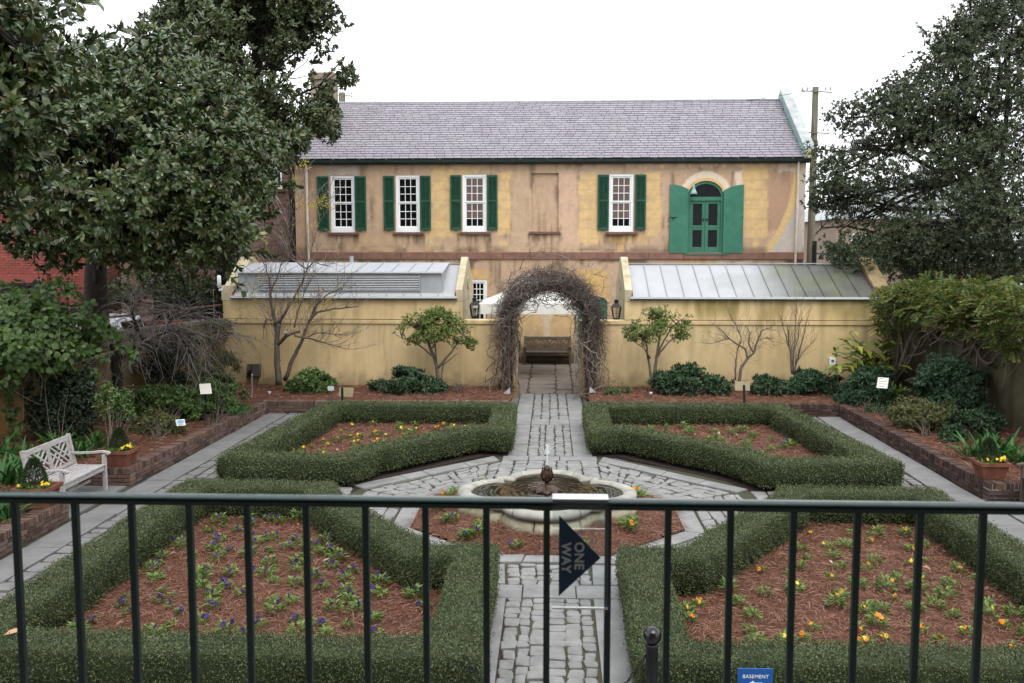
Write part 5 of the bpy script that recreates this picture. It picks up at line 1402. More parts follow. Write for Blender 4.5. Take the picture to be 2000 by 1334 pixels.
def objleaf_patch(t):    # single leaves vary per object
    for o in t.children:
        if o.name.split('.')[0] == "leaf":
            pass

# ---- the big magnolia behind the left wall
tb = on_y(190, 640, 22.5)
big_tree("magnolia_tree", "large glossy magnolia with a black trunk behind the left wall", "tree",
         [(tb[0], 22.5, -.05), (tb[0] + .05, 22.4, 2.6), (tb[0] + .3, 22.0, 4.4), (tb[0] + .9, 21.5, 6.2)], .34,
         [LB(60, 260, 19, 1.9), LB(180, 220, 20, 1.8), LB(300, 220, 20, 1.9), LB(390, 330, 19, 1.6), LB(240, 350, 18, 1.9), LB(110, 400, 18.5, 1.5), LB(390, 430, 18.5, 1.1),
          LB(280, 440, 18.5, 1.1), LB(200, 300, 18.5, 1.7), LB(90, 330, 18, 1.4), LB(420, 260, 21, 1.2), LB(330, 175, 22, 1.2), LB(20, 130, 20, 1.25), LB(150, 150, 21, 1.2), LB(440, 380, 20.5, .8)],
         7400, m_mag, .185, .072, 8, gap=.35, freq=.9, big_leaves=True, twigs=400)
# ---- taller magnolia behind it, reaching over the slate roof
big_tree("magnolia_tree", "taller dull magnolia reaching over the chimney and roof end", "tree",
         [(-10.2, 29.6, -.05), (-10.1, 29.3, 4.0), (-9.4, 29.0, 7.5), (-8.8, 28.8, 10.5)], .36,
         [LB(340, 75, 28, 1.2), LB(420, 50, 28, 1.6), LB(520, 40, 28, 1.7), LB(600, 55, 28, 1.1), LB(570, 100, 28, .8), LB(678, 150, 27.8, .34), LB(560, 150, 28, 1.4), LB(470, 150, 28, 1.6), LB(575, 220, 28, .8, rz=.6),
          LB(630, 225, 27.8, .55, rz=.7), LB(530, 290, 27, .9, rz=.55), LB(480, 250, 27.5, 1.1), LB(560, 270, 27, .75, rz=.4), LB(480, 380, 28, .8), LB(450, 460, 28, .85), LB(480, 330, 28, .95), LB(450, 20, 28, 1.3), LB(560, -10, 28, 1.4), LB(670, 115, 27.8, .5)],
         8200, m_mag2, .165, .064, 8, gap=.34, freq=.75, twigs=500)
# ---- near magnolia whose boughs enter at the top left
big_tree("magnolia_tree", "nearest magnolia boughs hanging in at the upper left corner", "tree",
         [(-7.9, 10.2, -.05), (-7.8, 10.2, 3.0), (-7.2, 10.1, 5.2), (-6.7, 10.0, 6.8)], .26,
         [LB(5, 85, 11.5, .6), LB(62, 140, 11.5, .42), LB(10, 180, 11.5, .65), LB(55, 240, 11.5, .42), LB(5, 310, 11.4, .5), LB(15, 400, 11.4, .35, rz=.3), LB(-80, 200, 11.5, 1.2), LB(-90, 60, 11.6, 1.1)],
         760, m_mag, .175, .066, 8, gap=.34, freq=1.2, big_leaves=True, twigs=120)
# ---- small leaved evergreen on the right
big_tree("evergreen_oak", "broad small leaved evergreen tree in front of the utility pole", "tree",
         [(13.6, 28.5, -.05), (13.5, 28.4, 2.4), (13.0, 28.2, 4.6), (12.2, 28, 7.5)], .40,
         [LB(1960, 120, 27, 1.9), LB(1900, 240, 27, 1.9), LB(1960, 330, 26, 1.8), LB(1850, 300, 27, 1.6), LB(1800, 220, 28, 1.3), LB(1740, 260, 28, 1.1), LB(1760, 180, 28.5, .75), LB(1690, 320, 28, 1.0), LB(1650, 230, 28.5, .65),
          LB(1640, 300, 28, .75), LB(1625, 390, 28, .75), LB(1680, 430, 28, 1.0), LB(1640, 450, 27.5, .75), LB(1750, 380, 27, 1.3), LB(1730, 470, 27.5, .9), LB(1850, 420, 26, 1.5), LB(1960, 440, 25.5, 1.5), LB(1800, 490, 27, 1.0), LB(1900, 520, 26.5, .9),
          LB(1830, 130, 28, .8), LB(1880, 90, 28, .8), LB(1980, 30, 27, 1.2), LB(1600, 400, 28, .4), LB(1592, 290, 28, .35), LB(1700, 200, 28.5, .5), LB(1990, 520, 25.5, .9), LB(1660, 400, 27.5, 1.0), LB(1620, 345, 27.5, .65), LB(1700, 480, 27, 1.0), LB(1765, 525, 27, .8), LB(1605, 445, 27.5, .5), LB(1640, 490, 27.5, .55), LB(1840, 500, 26.5, 1.0)],
         15500, m_oak, .104, .040, 8, gap=.41, freq=.75, fill=.25, sprays=420, twigs=900, up=.2, th=(.3, 1.5))
big_tree("evergreen_tree", "dark evergreen bush standing behind the right shed corner", "tree", [(10.4, 31, -.05), (10.5, 31, 2.4)], .12,
         [LB(1690, 530, 31, .9), LB(1750, 530, 31, .9), LB(1660, 540, 32, .5), LB(1800, 545, 31, .8), LB(1720, 500, 32, .6), LB(1640, 500, 33, .4)], 1500, m_teal, .10, .035, 8, gap=.36, twigs=100)
# ---- greenery between the left wall and the townhouse
big_tree("understory_tree", "loose olive leaved small tree in front of the brown townhouse", "tree", [(-11.0, 28.5, -.05), (-10.9, 28.4, 2.2)], .09,
         [LB(300, 540, 28, .8), LB(345, 510, 28.5, .7), LB(260, 520, 28, .7), LB(390, 560, 28.5, .5), LB(235, 575, 27, .5), LB(400, 500, 29, .6), LB(360, 470, 29, .6)], 1000, m_mag2, .10, .045, 7, gap=.42, twigs=160)
big_tree("conifer_bush", "blue green feathery bush beside the brown townhouse window", "bush", [(-11.1, 30, -.05), (-11.1, 30, 1.8)], .06,
         [LB(360, 575, 30, .5), LB(345, 590, 30, .45), LB(385, 590, 30, .4), LB(375, 620, 30, .5)], 500, m_teal, .11, .022, 9, gap=.3, twigs=60)
big_tree("ivy_bush", "dark ivy mound under the magnolia trunk beyond the left wall", "bush", [(-11.6, 24.5, -.05), (-11.6, 24.5, 1.5)], .08,
         [LB(120, 600, 24.5, .75), LB(60, 600, 25, .8), LB(150, 640, 24, .6), LB(100, 650, 24, .9), LB(30, 640, 24, .9)], 900, m_camel, .09, .06, 6, gap=.3, twigs=60)

# ---- shrubs in the border
def shrub(name, label, base, lobes, n, m_leaf, L, W, mper=6, group=None, gap=.38, freq=2.8, stems=7, cat="shrub", flowers=None, fill=.35, up=.5, th=(.45, 1.35), shape='diamond'):
    t = thing(name, label, cat, tuple(base), group); b = np.array(base, float); n = int(n * 1.5)
    Lb = np.array(lobes, float)
    P, N_ = lobe_points(lobes, n, fill, gap, freq, up)
    P[:, 2] = np.maximum(P[:, 2], b[2] + rng.uniform(.02, .08, len(P)))
    i = rng.choice(len(P), min(len(P), stems * 3), replace=False)
    k = len(i); tt = np.linspace(0, 1, 6)[None, :, None]
    st = b + rng.normal(0, .05, (k, 1, 3)) * np.array([1, 1, 0]) + (P[i][:, None, :] - b) * tt + np.array([0, 0, .12]) * np.sin(tt * 3.14) + rng.normal(0, .015, (k, 6, 3))
    twig_obj("stems", st, .007, .003, m_barkgrey, t)
    leaf_mesh_obj("foliage", *rosettes(P, N_, mper, L, W, th), m_leaf, t, .15, shape)
    if flowers:
        mf, cnt, r = flowers; j = rng.choice(len(P), cnt, replace=False)
        for q in j:
            fb = MB(); c = P[q] + N_[q] * L * .6
            for a in range(6):
                an = a * 1.047; d1 = np.array([math.cos(an), math.sin(an), .5]); d2 = np.array([math.cos(an + .5), math.sin(an + .5), .1]); d3 = np.array([math.cos(an - .5), math.sin(an - .5), .1])
                fb.add([c, c + d3 * r * .7, c + d1 * r, c + d2 * r * .7], [(0, 1, 2, 3)])
            fb.build("flower", mf, t)
    return t
def SB(px, py, Y, r, ry=None, rz=None): return LB(px, py, Y, r, ry, rz)
def ground_at(px, py, z=.27): return tuple(on_z(px, py, z))
GB = "evergreen shrubs along the ochre wall"
shrub("shrub", "bright green shrub beside the twin trunks at the left of the ochre wall", ground_at(605, 768), [SB(605, 748, 24.4, .50, rz=.32), SB(575, 758, 24.3, .28, rz=.18), SB(630, 752, 24.3, .34, rz=.24), SB(610, 730, 24.5, .22)], 520, m_shrub, .105, .042, 7, GB)
shrub("shrub", "wide deep green shrub left of the vine arch under the round small tree", ground_at(790, 772), [SB(800, 748, 24.4, .62, rz=.34), SB(745, 757, 24.4, .45, rz=.22), SB(845, 757, 24.4, .40, rz=.22), SB(790, 735, 24.6, .40, rz=.25)], 820, m_shrubdk, .105, .040, 8, GB)
shrub("shrub", "large dark shrub right of the vine arch, beneath the pale leaved tree", ground_at(1350, 775), [SB(1345, 748, 24.5, .70, rz=.40), SB(1300, 745, 24.5, .42, rz=.24), SB(1395, 755, 24.4, .45, rz=.26), SB(1345, 728, 24.6, .42, rz=.25)], 980, m_shrubdk, .105, .040, 8, GB)
shrub("shrub", "small rounded shrub between the right sign and the bare thin tree", ground_at(1497, 774), [SB(1497, 754, 24.4, .42, rz=.27), SB(1520, 760, 24.3, .3, rz=.2)], 420, m_shrubdk, .095, .038, 8, GB)
shrub("shrub", "spreading grey green shrub below the variegated ginger", ground_at(1590, 770), [SB(1580, 745, 24.7, .50, rz=.30), SB(1620, 752, 24.6, .46, rz=.26), SB(1555, 755, 24.5, .3, rz=.2)], 640, m_teal, .10, .038, 8, GB)
shrub("low_plant", "low light green plant at the foot of the ochre wall right of the arch", ground_at(1198, 772), [SB(1198, 768, 24.3, .22, rz=.12)], 90, m_shrub, .08, .035, 6, stems=3, cat="plant")
shrub("low_plant", "sparse little rose bush with a red bud near the right small tree", ground_at(1220, 766), [SB(1220, 757, 24.6, .18, rz=.18)], 50, m_shrub, .06, .03, 4, stems=4, cat="plant", flowers=(m_red, 1, .04), gap=.4)
shrub("low_plant", "dried reddish low plant at the wall foot left of the arch", ground_at(893, 765), [SB(893, 757, 24.6, .3, rz=.14)], 40, m_twigred, .05, .012, 3, stems=9, cat="plant")
# left border
GL = "shrubs in the left border"
shrub("shrub", "dense light green shrub behind the left white plaque", ground_at(425, 830), [SB(420, 778, 21.6, .66, rz=.46), SB(452, 795, 21.4, .42, rz=.38), SB(385, 795, 21.2, .5, rz=.42), SB(430, 752, 22.0, .48, rz=.3)], 2000, m_shrub, .085, .036, 7, GL)
shrub("shrub", "middle light green shrub between the twisted tree and the white plaque", ground_at(335, 835), [SB(340, 788, 20.4, .66, rz=.40), SB(297, 785, 20.4, .48, rz=.36), SB(372, 802, 20.2, .42, rz=.34)], 1700, m_shrub, .085, .034, 7, GL)
shrub("azalea_bush", "olive azalea with a few pale pink flowers near the blue plaque", ground_at(308, 860), [SB(305, 828, 18.8, .42, rz=.30), SB(335, 838, 18.7, .30, rz=.24), SB(280, 832, 18.8, .28, rz=.22)], 800, m_azalea, .055, .024, 7, GL, flowers=(m_pinkf, 9, .035))
shrub("nandina", "tall ferny shrub with bronze leaves in the left wall corner", ground_at(432, 765, .3), [SB(430, 700, 24.6, .34, rz=.22), SB(450, 715, 24.6, .30, rz=.2), SB(415, 720, 24.4, .3, rz=.2), SB(440, 640, 25.0, .2, rz=.18), SB(425, 665, 24.8, .3, rz=.18)], 260, leafmat("bronze_green_leaves", [(.07, .10, .03), (.11, .13, .045), (.16, .12, .05), (.09, .12, .045)], tr=.2), .11, .026, 7, gap=.3)
shrub("clipped_wall_shrub", "square dark clipped shrub against the left wall behind the twigs", ground_at(330, 790, .3), [SB(325, 700, 22.0, .46, .3, .5), SB(350, 720, 22.0, .46, .3, .5), SB(325, 745, 21.8, .5, .3, .42), SB(305, 700, 21.8, .4, .3, .5), SB(362, 680, 22.4, .35, .3, .4)], 1500, m_camel, .05, .025, 6, gap=.25, fill=.5)
shrub("camellia_espalier", "dark espaliered camellia with two red blooms on the left wall", ground_at(118, 905, .25), [SB(90, 770, 17.4, .45, .22, .42), SB(140, 770, 17.4, .42, .22, .42), SB(95, 815, 17.3, .46, .22, .36), SB(150, 815, 17.4, .32, .22, .4), SB(120, 740, 17.6, .4, .22, .3), SB(110, 790, 17.4, .5, .22, .5), SB(165, 765, 17.6, .22, .2, .5)], 2000, m_camel, .060, .032, 6, gap=.26, fill=.5, stems=2, flowers=(m_red, 2, .06))
shrub("citrus_tree", "slender young citrus tree with tiny yellow fruit behind the potted topiary", ground_at(222, 900, .25), [SB(215, 795, 17.0, .25, rz=.28), SB(235, 780, 17.0, .22, rz=.2), SB(208, 770, 17.0, .15, rz=.2), SB(240, 800, 17.0, .2, rz=.2)], 150, m_shrub, .09, .036, 6, stems=4, cat="tree", flowers=(m_yellow, 7, .03), gap=.36)
# right border
GRt = "shrubs in the right border"
shrub("fern_clump", "dark blue green fern clump left of the right white plaque", ground_at(1690, 800), [SB(1690, 760, 22.8, .5, rz=.34), SB(1725, 770, 22.6, .42, rz=.3), SB(1660, 770, 23.2, .36, rz=.26), SB(1705, 735, 23.4, .4, rz=.3)], 700, m_teal, .13, .036, 7, GRt)
shrub("nandina", "tall blue green shrub against the right wall under the wisteria", ground_at(1860, 830), [SB(1850, 720, 20.4, .50, rz=.36), SB(1885, 760, 20.0, .45, rz=.45), SB(1820, 765, 20.4, .45, rz=.36), SB(1850, 790, 20.0, .5, rz=.35), SB(1900, 735, 20.4, .3, rz=.3), SB(1815, 730, 20.8, .28, rz=.28)], 1200, m_teal, .085, .030, 8, GRt, gap=.46)
shrub("azalea_bush", "spreading olive azalea along the right border wall", ground_at(1810, 850), [SB(1790, 808, 19.8, .52, rz=.34), SB(1840, 820, 19.4, .50, rz=.34), SB(1765, 805, 20.2, .35, rz=.25)], 1300, m_azalea, .055, .022, 7, GRt)
shrub("shrub", "dark glossy low shrub at the right end of the azalea", ground_at(1905, 860), [SB(1890, 835, 18.8, .46, rz=.32), SB(1925, 822, 19.0, .32, rz=.3), SB(1865, 850, 18.6, .30, rz=.22)], 800, m_shrubdk, .075, .03, 7, GRt)
shrub("bird_nest_plant", "yellow green broad leaved plant beside the right white plaque", ground_at(1752, 775), [SB(1752, 768, 22.6, .16, rz=.14)], 9, m_lime, .24, .075, 6, stems=2, cat="plant", gap=0, th=(.3, .9), shape='long')
shrub("low_plant", "grassy low plant with yellow flowers under the right white plaque", ground_at(1715, 812), [SB(1712, 802, 21.8, .30, rz=.14), SB(1735, 808, 21.4, .2, rz=.12)], 140, m_teal, .10, .014, 6, stems=3, cat="plant", flowers=(m_yellow, 7, .04))
shrub("low_plant", "yellow flowering low plant below the left white plaque", ground_at(412, 835), [SB(405, 828, 20.4, .24, rz=.10)], 60, m_shrub, .07, .025, 5, stems=3, cat="plant", flowers=(m_yellow, 10, .035))
# small leafy trees on the ochre wall
def small_tree(label, base, stems_px, lobes, n, m_leaf, L, W, gap, mper, Y=24.75, r=.055):
    t = thing("small_tree", label, "tree", base)
    tr = MB(); ends = []
    for poly, rr in stems_px:
        pts = [np.array(on_y(x, y, Y + dy)) for (x, y, dy) in poly]
        w = np.concatenate([wiggle(pts[i], pts[i + 1], 5, .08)[(0 if i == 0 else 1):] for i in range(len(pts) - 1)])
        tr.tube(w, np.linspace(rr, rr * .35, len(w)), 7); ends += list(w[len(w) // 2:])
    tr.build("trunk", m_barkgrey, t, smooth_=True)
    P, N_ = lobe_points(lobes, n, .15, gap, 3.4, .5)
    E = np.array(ends); near_ = E[np.argmin(((P[:, None, :] - E[None]) ** 2).sum(-1), 1)]
    i = rng.choice(len(P), min(len(P), 260), replace=False); tt = np.linspace(0, 1, 5)[None, :, None]
    st = near_[i][:, None, :] * (1 - tt) + P[i][:, None, :] * tt + rng.normal(0, .025, (len(i), 5, 3)) * np.sin(tt * 3.14)
    twig_obj("twigs", st, .011, .004, m_barkgrey, t)
    leaf_mesh_obj("foliage", *rosettes(P, N_, mper, L, W), m_leaf, t, .15, 'diamond')
    return t
small_tree("round pale leaved small tree on the ochre wall left of the arch", ground_at(857, 752, .28), [([(857, 752, 0), (850, 705, 0), (835, 665, .1), (812, 640, 0)], .06), ([(852, 715, 0), (850, 670, -.1), (852, 630, 0)], .035), ([(853, 720, 0), (880, 690, -.1), (905, 655, 0)], .04), ([(850, 700, 0), (815, 672, -.15), (785, 660, 0)], .028), ([(862, 745, 0), (866, 712, .1), (895, 690, 0)], .025), ([(845, 680, 0), (870, 640, .1), (880, 620, 0)], .025)],
           [SB(845, 640, 24.7, .62, .55, .42), SB(800, 650, 24.7, .42, .4, .34), SB(895, 650, 24.7, .42, .4, .36), SB(850, 612, 24.8, .35, .35, .28), SB(815, 625, 24.6, .4, .4, .26), SB(880, 620, 24.7, .3, .3, .25), SB(920, 670, 24.7, .2, .2, .2), SB(862, 602, 24.8, .12, .12, .2)], 1500, m_lime, .066, .027, .43, 5)
small_tree("thin pale leaved small tree on the ochre wall right of the arch", ground_at(1275, 758, .28), [([(1275, 758, 0), (1280, 715, 0), (1285, 680, 0), (1292, 640, .1)], .055), ([(1273, 750, 0), (1268, 710, .1), (1262, 670, 0), (1240, 640, 0)], .04), ([(1282, 700, 0), (1300, 675, -.1), (1325, 655, 0)], .03), ([(1270, 700, 0), (1258, 680, -.1), (1235, 665, 0)], .025), ([(1284, 690, 0), (1310, 640, .1), (1330, 625, 0)], .025)],
           [SB(1285, 640, 24.7, .55, .5, .40), SB(1245, 650, 24.7, .38, .38, .36), SB(1325, 645, 24.7, .36, .36, .34), SB(1275, 615, 24.8, .28, .28, .24), SB(1305, 612, 24.8, .3, .3, .22), SB(1335, 622, 24.7, .22, .22, .2)], 1050, m_lime, .062, .025, .46, 5)
# ---- bare trees
def bare_tree(name, label, base, limbs, Y, twig_n, twig_l, bark=m_barkgrey, twig_mat=m_twig, upbias=.5, droop=0., sub=2, leaves=None, cat="tree", rtw=.006, spread=1.0, blossoms=()):
    t = thing(name, label, cat, base); tr = MB(); E = []; Dn = []
    for poly, r0, r1 in limbs:
        pts = [np.array(on_y(x, y, Y + dy)) for (x, y, dy) in poly]
        w = np.concatenate([wiggle(pts[i], pts[i + 1], 5, .10)[(0 if i == 0 else 1):] for i in range(len(pts) - 1)])
        tr.tube(w, np.linspace(r0, r1, len(w)), 8)
        k = len(w); h = max(1, int(k * .35)) if r0 > .05 else 0
        g_ = unit(np.gradient(w, axis=0)); E += list(w[h:]); Dn += list(g_[h:])
    tr.build("trunk", bark, t, smooth_=True)
    E = np.array(E); Dn = np.array(Dn); P = E; D = Dn; L = twig_l; n = twig_n; r = rtw
    tips = []
    for lev in range(sub):
        i = rng.choice(len(P), n); d = unit(D[i] + rand_dirs(n) * np.array([spread, .7, spread]) + np.array([0, 0, upbias]))
        C = curved(P[i], d, L * rng.uniform(.45, 1.25, n), 6, droop, .35)
        twig_obj("twigs" if lev == 0 else "fine_twigs", C, r, r * .35, twig_mat, t)
        P = C[:, 2:, :].reshape(-1, 3); D = np.repeat(unit(C[:, -1] - C[:, 2]), 4, 0)
        tips.append(P); L *= .48; n = int(n * 2.6); r *= .55
    if blossoms:
        C = np.concatenate([on_y(x, y, Y) + rng.normal(0, .075, (24, 3)) for x, y in blossoms]); leaf_mesh_obj("blossom", *rosettes(C, rand_dirs(len(C)), 2, .045, .022), m_yellow, t)
    if leaves:
        ml, cnt, l_, w_ = leaves; T = np.concatenate(tips); i = rng.choice(len(T), cnt)
        leaf_mesh_obj("leaves", *rosettes(T[i], rand_dirs(cnt), 2, l_, w_), ml, t)
    return t
bare_tree("bare_tree", "two trunked bare tree with few yellow leaves before the left ochre wall", ground_at(545, 752, .28),
          [([(545, 752, 0), (541, 700, 0), (541, 655, 0), (545, 632, 0)], .085, .06), ([(541, 655, 0), (533, 610, .1), (528, 570, 0), (520, 520, 0)], .05, .015), ([(545, 632, 0), (560, 605, -.1), (575, 580, 0), (590, 555, 0), (600, 525, 0)], .042, .02),
           ([(543, 672, 0), (560, 655, -.2), (585, 648, -.2)], .06, .035), ([(556, 742, .1), (572, 700, .1), (590, 665, .1), (602, 630, .1), (618, 610, 0), (650, 603, 0), (700, 598, 0)], .062, .014), ([(602, 630, .1), (615, 600, .1), (640, 575, 0), (672, 560, 0)], .03, .010), ([(575, 655, -.2), (610, 662, -.2), (640, 672, -.1), (680, 682, 0)], .03, .007),
           ([(590, 663, .0), (620, 650, 0), (650, 652, 0), (665, 660, 0)], .02, .006), ([(575, 640, 0), (585, 600, .1), (595, 570, .1), (610, 540, .1)], .02, .007), ([(545, 632, 0), (520, 622, -.1), (515, 640, 0)], .03, .012), ([(600, 525, 0), (570, 505, 0), (555, 480, 0)], .02, .008), ([(600, 525, 0), (612, 512, 0), (640, 520, 0)], .02, .007), ([(528, 570, 0), (548, 520, .1), (560, 460, .1)], .02, .006), ([(560, 460, .1), (566, 420, .1), (590, 401, .1), (640, 390, .1)], .008, .003), ([(560, 460, .1), (570, 390, .1), (590, 322, .1)], .008, .003), ([(600, 525, 0), (612, 470, 0), (632, 420, 0)], .008, .003), ([(520, 520, 0), (516, 470, 0), (505, 430, 0)], .01, .003), ([(520, 520, 0), (500, 540, 0), (492, 590, 0)], .009, .003)],
          24.6, 280, .75, bark=mat("dark_grey_bark", (0.055, 0.043, 0.033), c2=(0.17, 0.14, 0.112), rough=.95, scale=6, streak=(4, 4, .8), bump=.6, bscale=20), upbias=.75, leaves=(m_yellow, 170, .05, .024), rtw=.008,
          blossoms=[(632, 388), (622, 398), (606, 402), (590, 400), (640, 402), (588, 322), (596, 318), (500, 505), (492, 560), (497, 585), (520, 470), (575, 350), (615, 440), (505, 540), (585, 575), (640, 588)])
bare_tree("bare_tree", "spreading bare crape myrtle with silvery twigs against the right ochre wall", ground_at(1443, 748, .28),
          [([(1443, 748, 0), (1447, 720, 0), (1460, 700, 0), (1472, 690, 0), (1480, 665, 0), (1488, 645, 0), (1505, 640, 0)], .045, .010), ([(1460, 700, 0), (1456, 682, 0), (1440, 672, 0), (1425, 662, 0), (1410, 645, 0), (1390, 632, 0)], .03, .009), ([(1436, 742, 0), (1437, 705, 0), (1440, 685, 0)], .025, .014), ([(1472, 690, 0), (1462, 670, 0), (1465, 650, 0), (1455, 635, 0)], .022, .008), ([(1440, 685, 0), (1448, 660, .1), (1440, 640, 0), (1430, 625, 0)], .018, .006), ([(1425, 662, 0), (1400, 668, 0), (1388, 672, 0)], .014, .005), ([(1480, 665, 0), (1498, 660, 0), (1510, 668, 0)], .012, .004)],
          24.7, 110, .42, upbias=.35, rtw=.006)
bare_tree("bare_tree", "upright fan shaped bare tree at the right end of the ochre wall", ground_at(1548, 730, .28),
          [([(1547, 730, 0), (1545, 690, 0), (1535, 655, 0), (1527, 625, 0)], .03, .007), ([(1549, 730, 0), (1550, 690, 0), (1553, 650, 0), (1555, 615, 0)], .026, .006), ([(1551, 730, 0), (1560, 690, 0), (1570, 655, 0), (1578, 620, 0)], .026, .006), ([(1548, 715, 0), (1540, 670, .1), (1543, 630, 0)], .018, .005), ([(1553, 712, 0), (1575, 680, 0), (1592, 665, 0)], .014, .004), ([(1550, 700, 0), (1560, 650, .1), (1566, 612, 0)], .016, .005)],
          24.8, 90, .55, upbias=1.0, spread=.55, rtw=.005, twig_mat=m_twigred)
bare_tree("twisted_tree", "twisted black trunk tree with weeping bare twigs by the left wall", ground_at(262, 838, .3),
          [([(260, 838, 0), (240, 800, 0), (230, 765, 0), (228, 725, 0), (226, 692, 0)], .13, .10), ([(228, 700, 0), (250, 688, .2), (285, 670, .6), (310, 655, 1.0), (345, 645, 1.4)], .085, .03), ([(285, 670, .6), (265, 640, .5), (258, 610, .6), (262, 575, .8)], .05, .02), ([(310, 655, 1.0), (335, 625, 1.2), (370, 610, 1.6), (410, 625, 1.8)], .03, .012), ([(345, 645, 1.4), (385, 655, 1.6), (420, 665, 1.9), (455, 650, 2.2)], .025, .009), ([(345, 645, 1.4), (370, 690, 1.4), (395, 715, 1.4)], .022, .008), ([(370, 610, 1.6), (340, 600, 1.4), (300, 620, 1.0)], .02, .008), ([(226, 694, 0), (215, 680, -.2), (222, 672, -.2)], .07, .04)],
          19.4, 320, .80, bark=m_bark, upbias=.05, droop=.45, sub=2, rtw=.010, twig_mat=mat("silver_grey_twig", None, rnd='island', ramp=[(0, (.12, .10, .09)), (.5, (.22, .19, .175)), (1, (.36, .33, .31))], rough=.9, bump=0), leaves=(m_twigred, 160, .06, .03))
# ---- dry vine arch at the gate
arb = thing("vine_arbor", "bare tangled vine arch over the garden gate", "arbor", (-.05, 25.0, 0))
def arch_path(t, r=1.09, zs=2.05, hh=1.02):
    """t in 0..1 from the left foot over the crown to the right foot"""
    t = np.asarray(t); L1 = zs; La = math.pi * (r + hh) / 2; T = 2 * L1 + La; s = t * T
    x = np.where(s < L1, -r, np.where(s > L1 + La, r, -r * np.cos(np.clip((s - L1) / La, 0, 1) * math.pi)))
    z = np.where(s < L1, s, np.where(s > L1 + La, T - s, zs + hh * np.sin(np.clip((s - L1) / La, 0, 1) * math.pi)))
    return x - .06, z
k = 300; n_ = 16
a = rng.uniform(-.05, .85, k); b = np.minimum(1.0, a + rng.uniform(.14, .5, k)); a = np.maximum(a, 0)
tt = a[:, None] + (b - a)[:, None] * np.linspace(0, 1, n_)[None, :]
x, z = arch_path(tt)
foot = np.clip(1.0 - z / .9, 0, 1); crown = smooth(2.2, 3.0, z)
rad = np.abs(rng.normal(0, .20, (k, 1))) + 0.02; ang = rng.random((k, 1)) * 6.28 + np.cumsum(rng.normal(0, .35, (k, n_)), 1)
cx_, cz_ = x + .06, z
nx_ = np.where(z > 2.05, (x + .06) / 1.12, np.sign(x + .06)); nz_ = np.where(z > 2.05, (z - 2.05) / 1.02, 0)
rr = rad * (1 + .5 * crown + .55 * foot)
X_ = x + nx_ * rr * np.cos(ang) * 1.0 + rng.normal(0, .022, (k, n_)) - .25 * foot * (x < 0) * rng.random((k, 1)) + .12 * foot * (x > 0) * rng.random((k, 1))
Y_ = 25.0 + rr * np.sin(ang) * 1.25 + rng.normal(0, .022, (k, n_))
Z_ = np.maximum(.05, z + nz_ * rr * np.cos(ang) + rng.normal(0, .018, (k, n_)))
paths = np.stack([X_, Y_, Z_], -1)
twig_obj("vine_stem", paths, rng.uniform(.005, .014, k), rng.uniform(.002, .005, k), m_twigred, arb, sides=4)
src = paths.reshape(-1, 3); zz = src[:, 2]
w_ = .25 + smooth(1.2, 2.6, zz) * 1.3; i = rng.choice(len(src), 7500, p=w_ / w_.sum())
cen = np.stack([src[i][:, 0] * 0 - .06, src[i][:, 1] * 0 + 25.0, np.minimum(src[i][:, 2], 2.05)], 1)
outw = src[i] - cen; outw[:, 1] *= .6
d = unit(unit(outw) * .55 + rand_dirs(len(i)) * .9 + np.array([0, 0, .15]))
# keep the doorway itself clear
C = curved(src[i], d, rng.uniform(.08, .46, len(i)), 4, .1, .5)
mid_ = C[:, -1]; ok = ~((np.abs(mid_[:, 0] + .06) < .70) & (mid_[:, 2] < 2.2)) & ~((np.hypot((mid_[:, 0] + .06) / .82, (mid_[:, 2] - 2.05) / .68) < 1) & (mid_[:, 2] >= 2.05))
twig_obj("vine_twig", C[ok], .005, .002, m_twigred, arb)
i = rng.choice(len(src), 420); leaf_mesh_obj("dead_leaf", *rosettes(src[i], rand_dirs(420), 1, .05, .028), leafmat("dead_vine_leaf", [(.10, .045, .035), (.16, .07, .05), (.20, .12, .09)], tr=.1), arb)
fr = MB()
for yy in (24.75, 25.25):
    th = np.linspace(0, 1, 40); ax, az = arch_path(th, 1.0, 2.0, .92); fr.tube(np.stack([ax, 0 * ax + yy, az], 1), .016, 6)
for th in np.linspace(.06, .94, 12):
    ax, az = arch_path(np.array([th]), 1.0, 2.0, .92); fr.tube([(ax[0], 24.75, az[0]), (ax[0], 25.25, az[0])], .012, 5)
fr.build("frame", m_iron, arb)
st = MB()
for sx in (-1, 1):
    for q in range(4):
        th = np.linspace(.0, .42, 12) if sx < 0 else np.linspace(1, .58, 12); ax, az = arch_path(th)
        off = np.cumsum(rng.normal(0, .03, (12, 2)), 0); st.tube(np.stack([ax + off[:, 0] + rng.uniform(-.12, .12), 25 + off[:, 1] + rng.uniform(-.2, .2), az], 1), np.linspace(.034, .014, 12), 6)
st.build("main_stem", m_barkgrey, arb, smooth_=True)
# looping stray canes at the feet
lp_ = np.array([[on_y(x, y, 24.8 + .03 * i) for i, (x, y) in enumerate(p)] for p in ([(985, 690), (968, 705), (962, 725), (975, 745), (990, 760)], [(1160, 660), (1172, 690), (1178, 715), (1172, 745), (1160, 765)], [(958, 770), (955, 745), (965, 735), (985, 735), (1000, 728)], [(1150, 705), (1165, 720), (1160, 745), (1145, 755), (1140, 770)])])
twig_obj("stray_cane", lp_, .012, .007, m_twigred, arb, sides=5)

